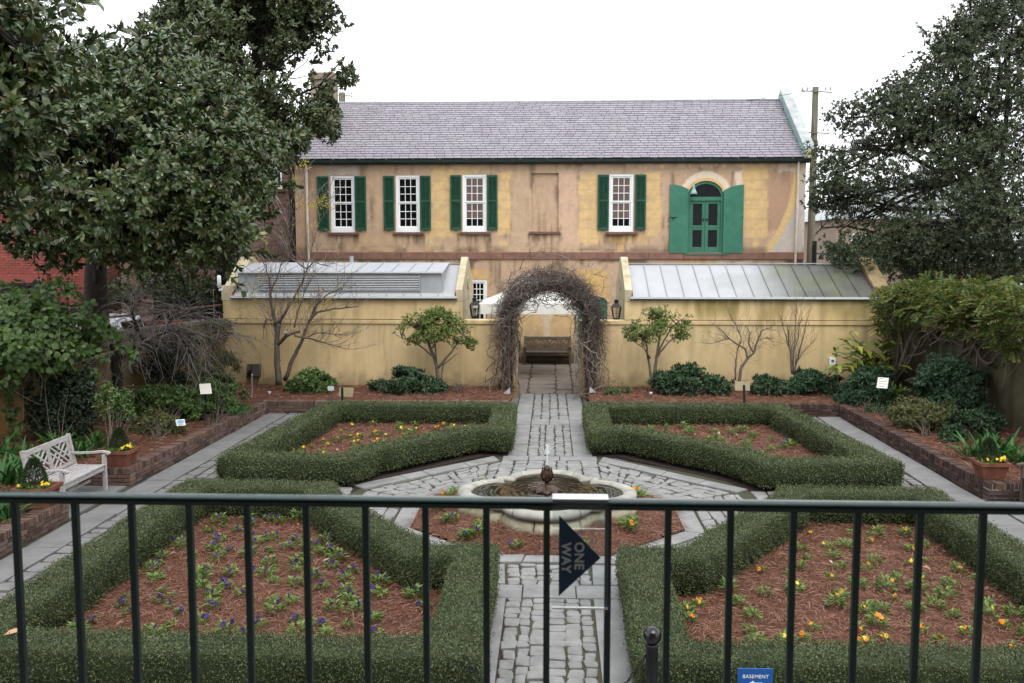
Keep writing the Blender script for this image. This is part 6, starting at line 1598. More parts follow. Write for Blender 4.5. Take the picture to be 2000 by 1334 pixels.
# ---- wisteria over the right wall
wis = thing("wisteria", "yellowing wisteria sprawling over the right boundary wall", "vine", (9.2, 21, 0))
lob = [SB(1740, 585, 24.5, .45, .6, .38), SB(1790, 590, 23, .75, .9, .42), SB(1850, 590, 21.5, .75, .9, .42), SB(1910, 585, 20.5, .75, .9, .45), SB(1960, 600, 19.5, .7, .9, .48), SB(2000, 610, 18.5, .8, 1, .5), SB(1880, 620, 20.5, .6, .8, .32), SB(1940, 630, 19.5, .5, .8, .3), SB(1760, 610, 23.8, .5, .7, .30), SB(1725, 630, 25, .2, .3, .42), SB(1820, 570, 22.5, .5, .6, .3), SB(1980, 660, 18.5, .35, .5, .3)]
P, N_ = lobe_points(lob, 2300, .35, .30, 1.8, .55)
# pinnate leaves: a drooping rachis with paired leaflets
k = len(P); dr = unit(N_ * np.array([1, 1, .4]) + np.array([0, -.25, -.05]) + rng.normal(0, .62, (k, 3))); sd = unit(np.cross(dr, np.array([0, 0, 1.0])) + 1e-4); upv = np.cross(sd, dr)
Pp = []; Dd = []; Nn = []
for q in range(6):
    f = (q + .5) / 6; base = P + dr * f * .26 - np.array([0, 0, .03]) * f * f
    for s_ in (-1, 1):
        Pp.append(base); Dd.append(dr * .55 + sd * s_ - np.array([0, 0, .25])); Nn.append(upv + rng.normal(0, .25, (k, 3)))
Pp, Dd, Nn = map(np.concatenate, (Pp, Dd, Nn)); n = len(Pp)
leaf_mesh_obj("foliage", Pp, Dd, Nn, rng.uniform(.085, .13, n), rng.uniform(.034, .048, n), m_wist, wis)
sm = MB()
for pts, r in (([(1745, 755), (1760, 715), (1775, 670), (1790, 640), (1810, 615)], .07), ([(1750, 750), (1765, 700), (1760, 660), (1750, 625)], .045), ([(1790, 685), (1782, 665), (1795, 648), (1830, 640), (1850, 625)], .03), ([(1798, 678), (1815, 655), (1835, 640)], .028), ([(1820, 650), (1835, 665), (1845, 660), (1838, 640)], .02), ([(1770, 745), (1800, 735), (1860, 715), (1880, 690), (1885, 650), (1880, 620)], .05),
               ([(1880, 690), (1905, 675), (1915, 700), (1930, 712), (1945, 705), (1950, 690)], .045), ([(1930, 712), (1970, 680), (1990, 650)], .025), ([(1755, 740), (1785, 690), (1800, 660), (1840, 630)], .04), ([(1742, 750), (1755, 680), (1758, 650), (1775, 620)], .03), ([(1765, 720), (1775, 695), (1800, 690), (1810, 685)], .03), ([(1880, 675), (1860, 665), (1820, 660)], .02), ([(1895, 700), (1900, 660), (1920, 640), (1960, 640)], .022)):
    Yb = lambda x: 24.3 - (x - 1745) * .022
    W3 = [np.array(on_y(x, y, Yb(x))) for (x, y) in pts]
    w = np.concatenate([wiggle(W3[i], W3[i + 1], 5, .12)[(0 if i == 0 else 1):] for i in range(len(W3) - 1)]); sm.tube(w, np.linspace(r * 1.15, r * .6, len(w)), 7)
sm.build("trunk", m_barkgrey, wis, smooth_=True)
i = rng.choice(len(P), 130); dn = unit(rng.normal(0, .5, (130, 3)) + np.array([-.2, -.1, -1.0]))
twig_obj("hanging_twigs", curved(P[i] - np.array([0, 0, .2]), dn, rng.uniform(.2, .6, 130), 6, 0, .4), .006, .003, m_twig, wis)
# ---- broad leaved vine over the left wall
vin = thing("climbing_vine", "broad leaved green vine sprawling over the left wall", "vine", (-10.3, 18, 1.5))
lob = [SB(60, 630, 17.5, .75, .8, .55), SB(130, 640, 18.0, .65, .7, .45), SB(20, 680, 16.8, .7, .8, .5), SB(100, 690, 17.3, .55, .6, .38), SB(170, 660, 18.6, .42, .5, .25), SB(30, 600, 17.8, .6, .7, .4), SB(190, 690, 18.6, .22, .3, .18), SB(90, 600, 18.3, .5, .6, .3), SB(0, 730, 16.4, .35, .5, .3), SB(150, 735, 17.6, .18, .3, .12), SB(10, 580, 18, .5, .6, .3)]
P, N_ = lobe_points(lob, 1500, .35, .37, 1.9, .3)
sh = [[(15, 610), (60, 575), (105, 555), (135, 560), (165, 590)], [(150, 640), (190, 630), (225, 655), (262, 692)], [(100, 640), (140, 620), (185, 618), (205, 640)], [(60, 640), (110, 660), (160, 690), (190, 695)], [(40, 700), (85, 730), (120, 745)], [(90, 700), (130, 730), (180, 728)], [(10, 720), (20, 780), (30, 850)]]
cp = []
for pts in sh:
    W3 = np.array([on_y(x, y, 17.0 + .004 * x) for (x, y) in pts]); tt_ = np.linspace(0, len(pts) - 1, 12); cp.append(np.stack([np.interp(tt_, np.arange(len(pts)), W3[:, j]) for j in range(3)], 1))
cp = np.array(cp); twig_obj("shoot", cp, .012, .006, m_barkgrey, vin, sides=5)
sp = cp[:, 3:, :].reshape(-1, 3); sp = np.repeat(sp, 3, 0) + rng.normal(0, .06, (len(sp) * 3, 3))
P = np.concatenate([P, sp]); N_ = np.concatenate([N_, unit(rng.normal(0, .5, sp.shape) + np.array([.3, -.5, .6]))])
A = rosettes(P, N_ + np.array([.2, -.5, .2]), 3, .125, .095, (.7, 1.5)); A = (A[0], unit(A[1] + np.array([0, 0, -.45])), A[2], A[3], A[4])
nearest_leaves(vin, *A, m_vine, 'long', .10)
i = rng.choice(len(P), 160); twig_obj("vine_twigs", curved(P[i], unit(rng.normal(0, .6, (160, 3)) + np.array([-.2, .1, -.7])), rng.uniform(.3, .9, 160), 6, .1, .5), .008, .003, m_barkgrey, vin)
# ---- variegated ginger: every blade its own leaf
m_ging = leafmat("variegated_ginger_leaf", [(.07, .14, .02), (.14, .21, .03), (.28, .31, .045), (.22, .26, .04), (.06, .12, .03)], rough=.35, tr=.2)
m_ging1 = objvariant(m_ging, "variegated_ginger_blade")
gin = thing("variegated_ginger", "variegated ginger with arching yellow striped leaves in the right corner", "plant", ground_at(1722, 752))
gb = ORG[gin.name]; stm = MB(); vmesh = []
for k in range(5):
    V, F = leaf_arrays(np.zeros((1, 3)), np.array([[1.0, 0, 0]]), np.array([[0, 0, 1.0]]), np.ones(1), np.array([.19 + .03 * k]), .10 + .05 * k, 'long'); vmesh.append(mesh_np("leaf", V, F, [m_ging1]))
for c in range(22):
    tip = on_y(rng.uniform(1622, 1755), rng.uniform(660, 735), 23.7 + rng.uniform(-.5, .5)); w = []
    for t in np.linspace(0, 1, 8): w.append(gb * (1 - t) + tip * t + np.array([0, 0, .22]) * math.sin(t * 2.6) + np.array([rng.normal(0, .01)] * 3))
    w = np.array(w); stm.tube(w, np.linspace(.014, .006, 8), 5); g_ = unit(np.gradient(w, axis=0))
    for q in range(9):
        f = .35 + .65 * q / 8; i = min(7, int(f * 7)); p = w[i]; s_ = 1 if q % 2 else -1
        side = unit(np.cross(g_[i], (0, 0, 1))); D = unit(g_[i] * .75 + side * s_ * .55 + np.array([0, 0, rng.uniform(-.35, .1)])); Nn = unit(np.cross(np.cross(D, (0, 0, 1.0)), D) + rng.normal(0, .15, 3)); Sd = unit(np.cross(D, Nn)); Nn = np.cross(Sd, D)
        ob = bpy.data.objects.new("leaf", vmesh[int(rng.integers(5))]); COL.objects.link(ob); ob.parent = gin
        ob.matrix_local = Matrix.Translation(Vector(p - gb)) @ Matrix(((D[0], -Sd[0], Nn[0], 0), (D[1], -Sd[1], Nn[1], 0), (D[2], -Sd[2], Nn[2], 0), (0, 0, 0, 1))) @ Matrix.Scale(rng.uniform(.42, .60), 4)
stm.build("stem", m_shrub, gin)
# ---- agapanthus clumps, strap leaves as arching ribbons
def strap_proto(seed, L, n):
    out = []
    r2 = np.random.default_rng(seed)
    for k in range(6):
        m = 7; t = np.linspace(0, 1, m); bend = r2.uniform(.5, 1.3)
        x = t * L * (0.75); z = L * (t * .85 - bend * .55 * t ** 2); w = .021 * (1 - t ** 3 * .85) * (0.7 + .5 * np.sin(t * 2.6))
        V = []; F = []
        for i in range(m): V += [(x[i], -w[i], z[i] + .006), (x[i], 0, z[i]), (x[i], w[i], z[i] + .006)]
        for i in range(m - 1): a = i * 3; F += [(a, a + 3, a + 4, a + 1), (a + 1, a + 4, a + 5, a + 2)]
        out.append(mesh_np("strap_leaf", V, F, [objvariant(m_strap, "agapanthus_strap_leaf")], smooth_=True))
    return out
SP = strap_proto(3, .62, 6)
def agapanthus(px, py, label, n=46, s=1.0, zz=.27):
    c = on_z(px, py, zz); t = thing("agapanthus", label, "plant", tuple(c), "agapanthus clumps in the side borders")
    for q in range(n):
        o = bpy.data.objects.new("strap_leaf", SP[int(rng.integers(6))]); COL.objects.link(o); o.parent = t
        o.location = (rng.normal(0, .09), rng.normal(0, .09), 0); o.rotation_euler = (rng.normal(0, .12), rng.uniform(-.45, .25), rng.uniform(0, 6.28)); o.scale = (rng.uniform(.7, 1.15) * s,) * 3
for (px, py, lb, s) in [(20, 950, "agapanthus clump at the left picture edge behind the near pot", 1.1), (75, 905, "agapanthus clump just behind the left end of the white bench", 1.0), (110, 880, "agapanthus clump under the camellia, left of the bench back", .95), (185, 880, "agapanthus clump at the right of the bench back", .95), (5, 900, "agapanthus clump against the ochre foot of the left wall", 1.0), (40, 925, "agapanthus clump between the left wall and the bench", 1.05), (5, 1015, "agapanthus tuft above the near left brick planter", .8), (150, 895, "agapanthus clump directly behind the middle of the bench", .9),
                        (1905, 895, "agapanthus clump behind the right potted topiary", .9), (1960, 892, "agapanthus clump right of the right potted topiary", .95), (1990, 905, "agapanthus clump at the right picture edge above the bench arm", .9), (1935, 880, "agapanthus clump farthest back in the right border", .85), (460, 812, "strap leaved clump at the far end of the left border", .6)]:
    agapanthus(px, py, lb, 46, s)
# ================================================================ FOUNTAIN
m_lime = mat("weathered_cast_stone", (0.21, 0.205, 0.18), c2=(0.40, 0.39, 0.35), rough=.85, scale=2.6, bump=.3, bscale=25)
m_limed = mat("mossy_cast_stone", (0.13, 0.12, 0.065), c2=(0.36, 0.33, 0.25), rough=.9, scale=2.4, bump=.35, bscale=25)
m_water = mat("dark_pool_water", (0.010, 0.009, 0.005), c2=(0.020, 0.017, 0.010), rough=.05, bump=.07, bscale=6, scale=1.5, spec=.3)
m_bronze = mat("bronze", (0.030, 0.017, 0.012), c2=(0.065, 0.034, 0.023), rough=.42, scale=8, metal=.15, bump=.1)
m_jet = mat("fountain_spray", (.75, .78, .80), var=.05, rough=.2, bump=.3, spec=.6)
ft = thing("fountain", "quatrefoil stone fountain pool with a bronze bud spouting water", "fountain", (OC[0], 13.86, 0))
FC = np.array([OC[0], 13.88])
def quat(th, s=1.0, q=.80):
    r = np.zeros_like(th)
    for k in range(4):
        a = k * math.pi / 2; c = .70 * s; R_ = .62 * s; dlt = th - a
        disc = R_ ** 2 - (c * np.sin(dlt)) ** 2; v = np.where(disc > 0, c * np.cos(dlt) + np.sqrt(np.maximum(disc, 0)), 0); r = np.maximum(r, v)
    sq = q * s / np.maximum(np.abs(np.cos(th)), np.abs(np.sin(th)))
    return np.maximum(r, sq * .99)
def rim(name, z, rad, s, parts, m, zs=1.0, gap=.008, radial=1.0):
    for k in range(parts):
        th = np.linspace(2 * math.pi * k / parts + gap, 2 * math.pi * (k + 1) / parts - gap, 18) + math.pi / 8
        r = quat(th, s); c = np.stack([FC[0] + r * np.cos(th), FC[1] + r * np.sin(th), np.full_like(th, z)], 1)
        a = np.linspace(0, 2 * math.pi, 14, endpoint=False); out = np.stack([np.cos(th), np.sin(th), 0 * th], 1)
        V = c[:, None, :] + rad * (np.cos(a)[None, :, None] * out[:, None, :] * radial + np.sin(a)[None, :, None] * np.array([0, 0, zs]))
        n = 14; F = [(i * n + j, (i + 1) * n + j, (i + 1) * n + (j + 1) % n, i * n + (j + 1) % n) for i in range(17) for j in range(n)]
        F += [tuple(range(n)), tuple(17 * n + j for j in reversed(range(n)))]
        MB().add(V.reshape(-1, 3), F).build(name, m, ft, smooth_=True)
rim("rim_stone", .365, .098, .935, 16, m_lime, zs=.72, radial=1.1)
rim("base_stone", .155, .145, .92, 12, m_limed, zs=.85)
th = np.linspace(0, 2 * math.pi, 96, endpoint=False)
for nm, s0, z0, z1, m in (("pool_wall", .845, .10, .40, m_limed), ("plinth_wall", .93, .0, .33, m_limed)):
    r = quat(th, s0); V = [(FC[0] + r[i] * math.cos(th[i]), FC[1] + r[i] * math.sin(th[i]), z) for z in (z0, z1) for i in range(96)]
    MB().add(V, [(i, (i + 1) % 96, 96 + (i + 1) % 96, 96 + i) for i in range(96)]).build(nm, m, ft)
rr = np.linspace(0.02, 1, 60)
wv = MB(); TH = np.linspace(0, 2 * math.pi, 97)
def water(u, w):
    r = quat(u, .85) * w; x = FC[0] + r * np.cos(u); y = FC[1] + r * np.sin(u)
    zz = .385 + (.0012 + .0022 * NZ[4].fbm(x * 4, y * 4, 2)) * np.sin(r * 55 + 3 * NZ[5].fbm(x * 5, y * 5, 2)) * np.exp(-r * 1.6) + .003 * (NZ[2].fbm(x * 9, y * 9, 3) - .5)
    return np.stack([x, y, zz], 1)
grid_wall(wv, TH, rr, water)
wv.build("pool_water", m_water, ft, smooth_=True)
c = (FC[0], FC[1] + .05, 0)
lb_ = MB(); lb_.lathe([(.03, .34), (.04, .40), (.10, .415), (.18, .398), (.19, .392), (.10, .428), (.045, .455), (.034, .52), (.04, .53)], 24, c)
lb_.build("leaf_bowl", m_bronze, ft, smooth_=True)
for k in range(8):
    a = k * math.pi / 4; pm = MB(); P = []
    for (r, wd, z) in ((.05, .03, .475), (.13, .075, .45), (.20, .085, .415), (.265, .05, .375), (.29, .0, .352)):
        r *= .76; wd *= .76; z = .388 + (z - .352) * .55
        P += [(c[0] + r * math.cos(a) - wd * math.sin(a), c[1] + r * math.sin(a) + wd * math.cos(a), z), (c[0] + r * math.cos(a), c[1] + r * math.sin(a), z + .018), (c[0] + r * math.cos(a) + wd * math.sin(a), c[1] + r * math.sin(a) - wd * math.cos(a), z)]
    F = []
    for i in range(4): q = i * 3; F += [(q, q + 3, q + 4, q + 1), (q + 1, q + 4, q + 5, q + 2)]
    pm.add(P, F).build("petal", m_bronze, ft, smooth_=True)
MB().lathe([(.035, .52), (.055, .555), (.078, .60), (.082, .635), (.07, .685), (.05, .715), (.056, .735), (.033, .75), (.014, .78)], 20, c).build("bud", m_bronze, ft, smooth_=True)
for k in range(6):
    a = k * math.pi / 3; MB().tube([(c[0] + r * math.cos(a), c[1] + r * math.sin(a), z) for r, z in ((.05, .53), (.084, .60), (.087, .64), (.068, .70), (.064, .745), (.078, .757))], [.008, .014, .015, .012, .008, .004], 6).build("sepal", m_bronze, ft, smooth_=True)
jt = MB(); jt.tube([(c[0], c[1], z) for z in np.linspace(.77, 1.02, 6)], [.008, .007, .007, .009, .012, .01], 6)
for q in range(70):
    p = np.array(c) + np.array([rng.normal(0, .022), rng.normal(0, .022), rng.uniform(.94, 1.10)]); s_ = rng.uniform(.003, .010)
    jt.lathe([(.0005, -s_ * 1.5), (s_ * .7, -s_ * .5), (s_ * .7, s_ * .5), (.0005, s_ * 1.5)], 5, p)
for q in range(60):
    a = rng.random() * 6.28; r = abs(rng.normal(.10, .06)); s_ = rng.uniform(.002, .005); p = np.array(c) + np.array([r * math.cos(a), r * math.sin(a), .34 + rng.random() * .6 * (1 - r * 2)])
    jt.lathe([(.0005, -s_ * 2), (s_ * .7, 0), (.0005, s_ * 2)], 4, p)
jt.build("water_jet", m_jet, ft)

# ================================================================ PANSIES
m_pleaf = leafmat("pansy_leaves", [(.065, .135, .028), (.105, .19, .038), (.15, .24, .055), (.19, .27, .07)], rough=.45, tr=.2)
def petal_mat(nm, a, b): return mat(nm, a, c2=b, rough=.55, bump=0, scale=30)
PM = {'purple': petal_mat("purple_petals", (.020, .005, .062), (.062, .018, .17)), 'dark': petal_mat("dark_violet_petals", (.012, .003, .03), (.03, .008, .07)),
      'orange': petal_mat("orange_petals", (.55, .13, .006), (.72, .26, .01)), 'yellow': petal_mat("yellow_petals", (.62, .40, .02), (.75, .55, .06))}
PLV = []
for k in range(5):
    n = 64; a = rng.random(n) * 6.28; r = np.sqrt(rng.random(n)) * .065; P = np.stack([r * np.cos(a), r * np.sin(a), rng.uniform(.015, .095, n) * (1.2 - r * 6)], 1)
    D = np.stack([np.cos(a), np.sin(a), rng.uniform(.1, 1.1, n)], 1); Nn = np.stack([-np.cos(a) * .4, -np.sin(a) * .4, np.ones(n)], 1) + rng.normal(0, .25, (n, 3))
    V, F = leaf_arrays(P, D, Nn, rng.uniform(.034, .062, n), rng.uniform(.018, .028, n), .25, 'diamond'); PLV.append(mesh_np("foliage", V, F, [m_pleaf]))
def flower_mesh(m):
    V = [(0, 0, 0)]; F = []
    for (an, L, w) in ((90, .026, .026), (145, .027, .027), (35, .027, .027), (215, .028, .026), (325, .028, .026), (270, .030, .034)):
        a = R(an); b = len(V); d = np.array([math.cos(a), math.sin(a)]); s_ = np.array([-d[1], d[0]])
        for (f, ww, z) in ((.55, 1, .004), (1, .55, -.002), (1, -.55, -.002), (.55, -1, .004)):
            p = d * L * f + s_ * w * .5 * ww; V.append((p[0], p[1], z + .0015 * (len(V) % 3)))
        F.append((0, b, b + 1, b + 2, b + 3))
    return mesh_np("flower", V, F, [m])
FLW = {k: [flower_mesh(m) for _ in range(2)] for k, m in PM.items()}
def pansy(x, y, z, label, group, cols, nf, s):
    t = thing("pansy", label, "pansy plant", (x, y, z), group)
    o = bpy.data.objects.new("foliage", PLV[int(rng.integers(5))]); COL.objects.link(o); o.parent = t; o.scale = (s, s, s * rng.uniform(.8, 1.15)); o.rotation_euler = (0, 0, rng.random() * 6.28); o['kind'] = 'stuff'
    for q in range(nf):
        f = bpy.data.objects.new("flower", random.choice(FLW[cols[int(rng.integers(len(cols)))]])); COL.objects.link(f); f.parent = t
        a = rng.random() * 6.28; r = rng.uniform(.0, .075) * s; fs = rng.uniform(.75, 1.1)
        f.location = (r * math.cos(a), r * math.sin(a), rng.uniform(.07, .12) * s); f.rotation_euler = (R(rng.uniform(20, 75)), rng.normal(0, .25), rng.normal(0, .9)); f.scale = (fs, fs, fs)
def scatter(poly, n, mind, inset_fn):
    out = []; tries = 0
    while len(out) < n and tries < 6000:
        tries += 1; q = poly_sample(poly, 1)[0]
        if inset_fn(q) and all((q[0] - a) ** 2 + (q[1] - b) ** 2 > mind ** 2 for a, b in out): out.append(tuple(q))
    return out
def inset_poly(poly, d):
    P = np.array(poly); k = len(P)
    def f(q):
        for i in range(k):
            a, b = P[i], P[(i + 1) % k]; t = np.clip(np.dot(q - a, b - a) / np.dot(b - a, b - a), 0, 1)
            if np.linalg.norm(q - a - (b - a) * t) < d: return False
        return True
    return f
def plant_bed(poly, n, mind, d, zf, word, colour, cols, p0):
    for (x, y) in scatter(poly, n, mind, inset_poly(poly, d)):
        z = float(zf(np.array([x]), np.array([y]))[0]); nf = int(rng.choice([0, 1, 2, 3], p=p0))
        if nf == 0: lb, gr = f"small pansy plant without blooms in the {word}", f"flowerless pansies in the {word}"
        elif nf == 1: lb, gr = f"pansy plant with a single {colour} bloom in the {word}", f"single bloom pansies in the {word}"
        else: lb, gr = f"pansy plant with several {colour} blooms in the {word}", f"blooming pansies in the {word}"
        pansy(x, y, z, lb, gr, cols, nf, rng.uniform(.65, 1.5))
plant_bed(FL, 108, .20, .60, zFL, "near left hedged bed", "purple", ['purple', 'purple', 'dark'], [.14, .26, .32, .28])
plant_bed(FR, 80, .26, .62, zFR, "near right hedged bed", "orange or yellow", ['orange', 'orange', 'yellow'], [.42, .33, .18, .07])
plant_bed(BL, 58, .22, .62, zBL, "far left hedged bed", "orange or yellow", ['orange', 'orange', 'yellow'], [.22, .34, .26, .18])
plant_bed(BRp, 52, .24, .62, zBR, "far right hedged bed", "dark violet", ['dark', 'purple'], [.68, .24, .08, 0])
cnt = 0
for k in range(60):
    a = rng.random() * 6.28; r = rng.uniform(1.48, 1.80); x, y = OC[0] + r * math.cos(a), OC[1] + r * math.sin(a)
    if cnt >= 28: break
    if np.hypot(x - FC[0], y - FC[1]) < quat(np.array([math.atan2(y - FC[1], x - FC[0])]))[0] + .22: continue
    cnt += 1; col = ['purple', 'orange'][int(x > .6 or rng.random() < .2)]; nf = int(rng.choice([0, 1, 2, 3], p=[.5, .15, .2, .15]))
    lb = "pansy plant without blooms round the fountain" if nf == 0 else f"pansy plant with {col} blooms round the fountain"
    pansy(x, y, float(z_oct(np.array([x]), np.array([y]))[0]), lb, ("flowerless pansies" if nf == 0 else f"{col} pansies") + " round the fountain", [col], nf, rng.uniform(.9, 1.4))

# ================================================================ BENCHES
m_teak = mat("silvered_teak", (0.30, 0.275, 0.265), c2=(0.50, 0.475, 0.465), rough=.8, scale=3, streak=(2, 9, 9), bump=.2)
m_teakdk = mat("weathered_brown_teak", (0.055, 0.042, 0.034), c2=(0.135, 0.108, 0.088), rough=.85, scale=3, streak=(2, 9, 9), bump=.2)
def bench(label, loc, rz, W, bays, m, group=None):
    """Chinese lattice garden bench; its front faces +y before turning"""
    t = thing("garden_bench", label, "bench", loc, group); ORG[t.name] = np.zeros(3)
    hw = W / 2; D = .56; sh = .43; bh = .93; ah = .64
    for sx in (-1, 1):
        x = sx * (hw - .03)
        MB().box(x - .03, x + .03, D - .06, D, 0, ah - .03).build("leg", m, t, bevel=.005)
        MB().bar((x, .03, 0), (x, .03, sh), .06, .055, up=(0, 1, 0)).bar((x, .03, sh), (x, -.07, bh + .02), .06, .055, up=(0, 1, 0)).build("leg", m, t, bevel=.005)
        ar = MB(); pts = [(x, -.03, ah - .01), (x, .12, ah - .015), (x, .32, ah - .005), (x, .50, ah + .015), (x, D + .05, ah - .005)]
        for i in range(4): ar.bar(pts[i], pts[i + 1], .075, .035)
        ar.tube([(x - .037, D + .045, ah - .015), (x + .037, D + .045, ah - .015)], .028, 10)
        ar.build("armrest", m, t, bevel=.006)
        MB().box(x - .02, x + .02, .06, D - .062, .30, .36).build("side_rail", m, t)
    for i in range(7):
        y = .05 + i * .075; z = sh + .012 * ((i - 3) / 3.5) ** 2
        MB().box(-hw + .065, hw - .065, y, y + .062, z - .012, z + .012).build("seat_slat", m, t, bevel=.004)
    MB().box(-hw + .061, hw - .061, D - .05, D - .02, sh - .085, sh - .014).build("front_rail", m, t, bevel=.004)
    MB().box(-hw + .061, hw - .061, .02, .05, sh - .085, sh - .014).build("rear_rail", m, t)
    MB().box(-hw + .04, hw - .04, .26, .29, .14, .18).build("stretcher", m, t)
    def bp(x, f): # point in the tilted back plane, f 0..1
        z = sh + .06 + (bh - sh - .10) * f; return np.array([x, .03 - .10 * (z - sh) / (bh - sh), z])
    def br(x0, f0, x1, f1, w=.032, th=.02): return MB().bar(bp(x0, f0), bp(x1, f1), th, w, up=(0, .1, -1) if abs(x1 - x0) > .01 else (1, 0, 0)) if abs(x1 - x0) > .01 else MB().bar(bp(x0, f0), bp(x1, f1), w, th, up=(0, 1, 0))
    br(-hw + .06, 1.0, hw - .06, 1.0, .085, .032).build("top_rail", m, t, bevel=.006)
    br(-hw + .06, -.02, hw - .06, -.02, .05, .03).build("bottom_rail", m, t)
    xs_ = np.linspace(-hw + .09, hw - .09, bays + 1)
    for i, x in enumerate(xs_):
        for dx in ((-.035, 0, .035) if bays == 2 else (0,)):
            br(x + dx, 0, x + dx, .92, .024).build("baluster", m, t)
    g_ = .055 if bays == 2 else .02
    for i in range(bays):
        a, b = xs_[i] + g_, xs_[i + 1] - g_; w = b - a
        for (x0, f0, x1, f1) in ((a, 0, b, .92), (a + w * .28, 0, b, .65), (a, .27, b - w * .28, .92), (a, .92, a + w * .46, .50), (a + w * .54, .42, b, 0), (a, .62, a + w * .30, .35), (b - w * .30, .57, b, .30), (a + w * .32, .92, a + w * .55, .68), (a + w * .45, .24, b - w * .32, 0)):
            br(x0, f0, x1, f1, .026, .018).build("lattice_bar", m, t)
    t.rotation_euler = (0, 0, rz); return t
bench("silvery teak bench with lattice back between the left planters", (-7.93, 14.46, .006), R(-90), 1.42, 2, m_teak)
bench("brown weathered lattice bench against the house wall beyond the arch", (-.14, 32.93, .016), R(180), 1.62, 3, m_teakdk)
bench("greyish bench cut off at the right picture edge", (7.92, 14.20, .006), R(90), 1.42, 2, m_teakdk)

# ================================================================ POTS
m_terra = mat("terracotta", (0.12, 0.045, 0.027), c2=(0.235, 0.098, 0.060), rough=.8, scale=4, bump=.15)
m_topi = leafmat("conifer_topiary_needles", [(.022, .045, .020), (.035, .065, .026), (.05, .085, .035), (.07, .10, .045)], rough=.5, tr=.08)
def pot(label, x, y, z, s=1.0, w=.24, tall=.42):
    t = thing("potted_topiary", label, "potted plant", (x, y, z), "square terracotta pots with cone topiaries"); o = ORG[t.name]
    b = MB(); h = .30 * s; w0, w1 = w * .72 * s, w * s
    V = [o + (sx * ww, sy * ww, zz) for (ww, zz) in ((w0, 0), (w1 * .95, h * .80), (w1 * 1.06, h * .80), (w1 * 1.08, h), (w1 * .94, h), (w1 * .88, h * .86)) for sx, sy in ((-1, -1), (1, -1), (1, 1), (-1, 1))]
    F = [(i * 4 + j, i * 4 + (j + 1) % 4, (i + 1) * 4 + (j + 1) % 4, (i + 1) * 4 + j) for i in range(5) for j in range(4)] + [(3, 2, 1, 0), (20, 21, 22, 23)]
    b.add(V, F); p_ = b.build("pot", m_terra, t)
    rb_ = MB()
    for side in range(4):
        a = side * math.pi / 2; ca, sa = math.cos(a), math.sin(a)
        for q in range(11):
            u = (q - 5) / 5 * .86; P = [np.array([ca * ww * 1.004 - sa * u * ww, sa * ww * 1.004 + ca * u * ww, zz]) + o for ww, zz in ((w0 * 1.02, .03), ((w0 + (w1 * .95 - w0) * .9) * 1.01, h * .74))]
            rb_.bar(P[0], P[1], .012, .012)
    rb_.build("fluting", m_terra, p_)
    n = 2600; f = rng.random(n) ** .8; a = rng.random(n) * 6.28; r = .185 * s * np.sqrt(np.clip(1 - f, 0, 1)) * (0.75 + .25 * np.sin(np.minimum(f * 6, 1.57))) * rng.uniform(.8, 1.04, n)
    P = o + np.stack([r * np.cos(a) - .03, r * np.sin(a), h * .9 + f * tall * s], 1); N_ = np.stack([np.cos(a), np.sin(a), np.full(n, .5)], 1)
    leaf_mesh_obj("topiary_foliage", P, N_ + rand_dirs(n) * .6 + np.array([0, 0, .5]), N_ + rand_dirs(n) * .7, np.full(n, .038), np.full(n, .012), m_topi, t)
    k = 46; a = rng.random(k) * 6.28; r = rng.uniform(.55, .95, k) * w1; C = o + np.stack([r * np.cos(a), r * np.sin(a), np.full(k, h * .98)], 1)
    leaf_mesh_obj("pansy_leaves", *rosettes(C, np.tile([0, 0, 1.0], (k, 1)) + rng.normal(0, .3, (k, 3)), 5, .07, .03), m_pleaf, t, .2)
    for q in range(10):
        fo = bpy.data.objects.new("flower", FLW['yellow'][0]); COL.objects.link(fo); fo.parent = t; an = rng.uniform(-.6, 1.2) if q < 7 else rng.random() * 6.28; rr_ = rng.uniform(.7, 1.0) * w1
        fo.location = (rr_ * math.cos(an), -abs(rr_ * math.sin(an)) if q < 7 else rr_ * math.sin(an), h + rng.uniform(.03, .09)); fo.rotation_euler = (R(rng.uniform(30, 75)), 0, rng.normal(0, .7)); fo.scale = (.85,) * 3
    return t
pot("terracotta pot with cone topiary and yellow pansies right of the white bench", -7.38, 15.72, .305, .92)
pot("dark terracotta pot with cone topiary in front of the white bench, near planter end", -7.40, 13.08, .305, 1.0)
pot("terracotta pot with rounded topiary on the end of the right planter wall", 7.12, 15.42, .305, .92)

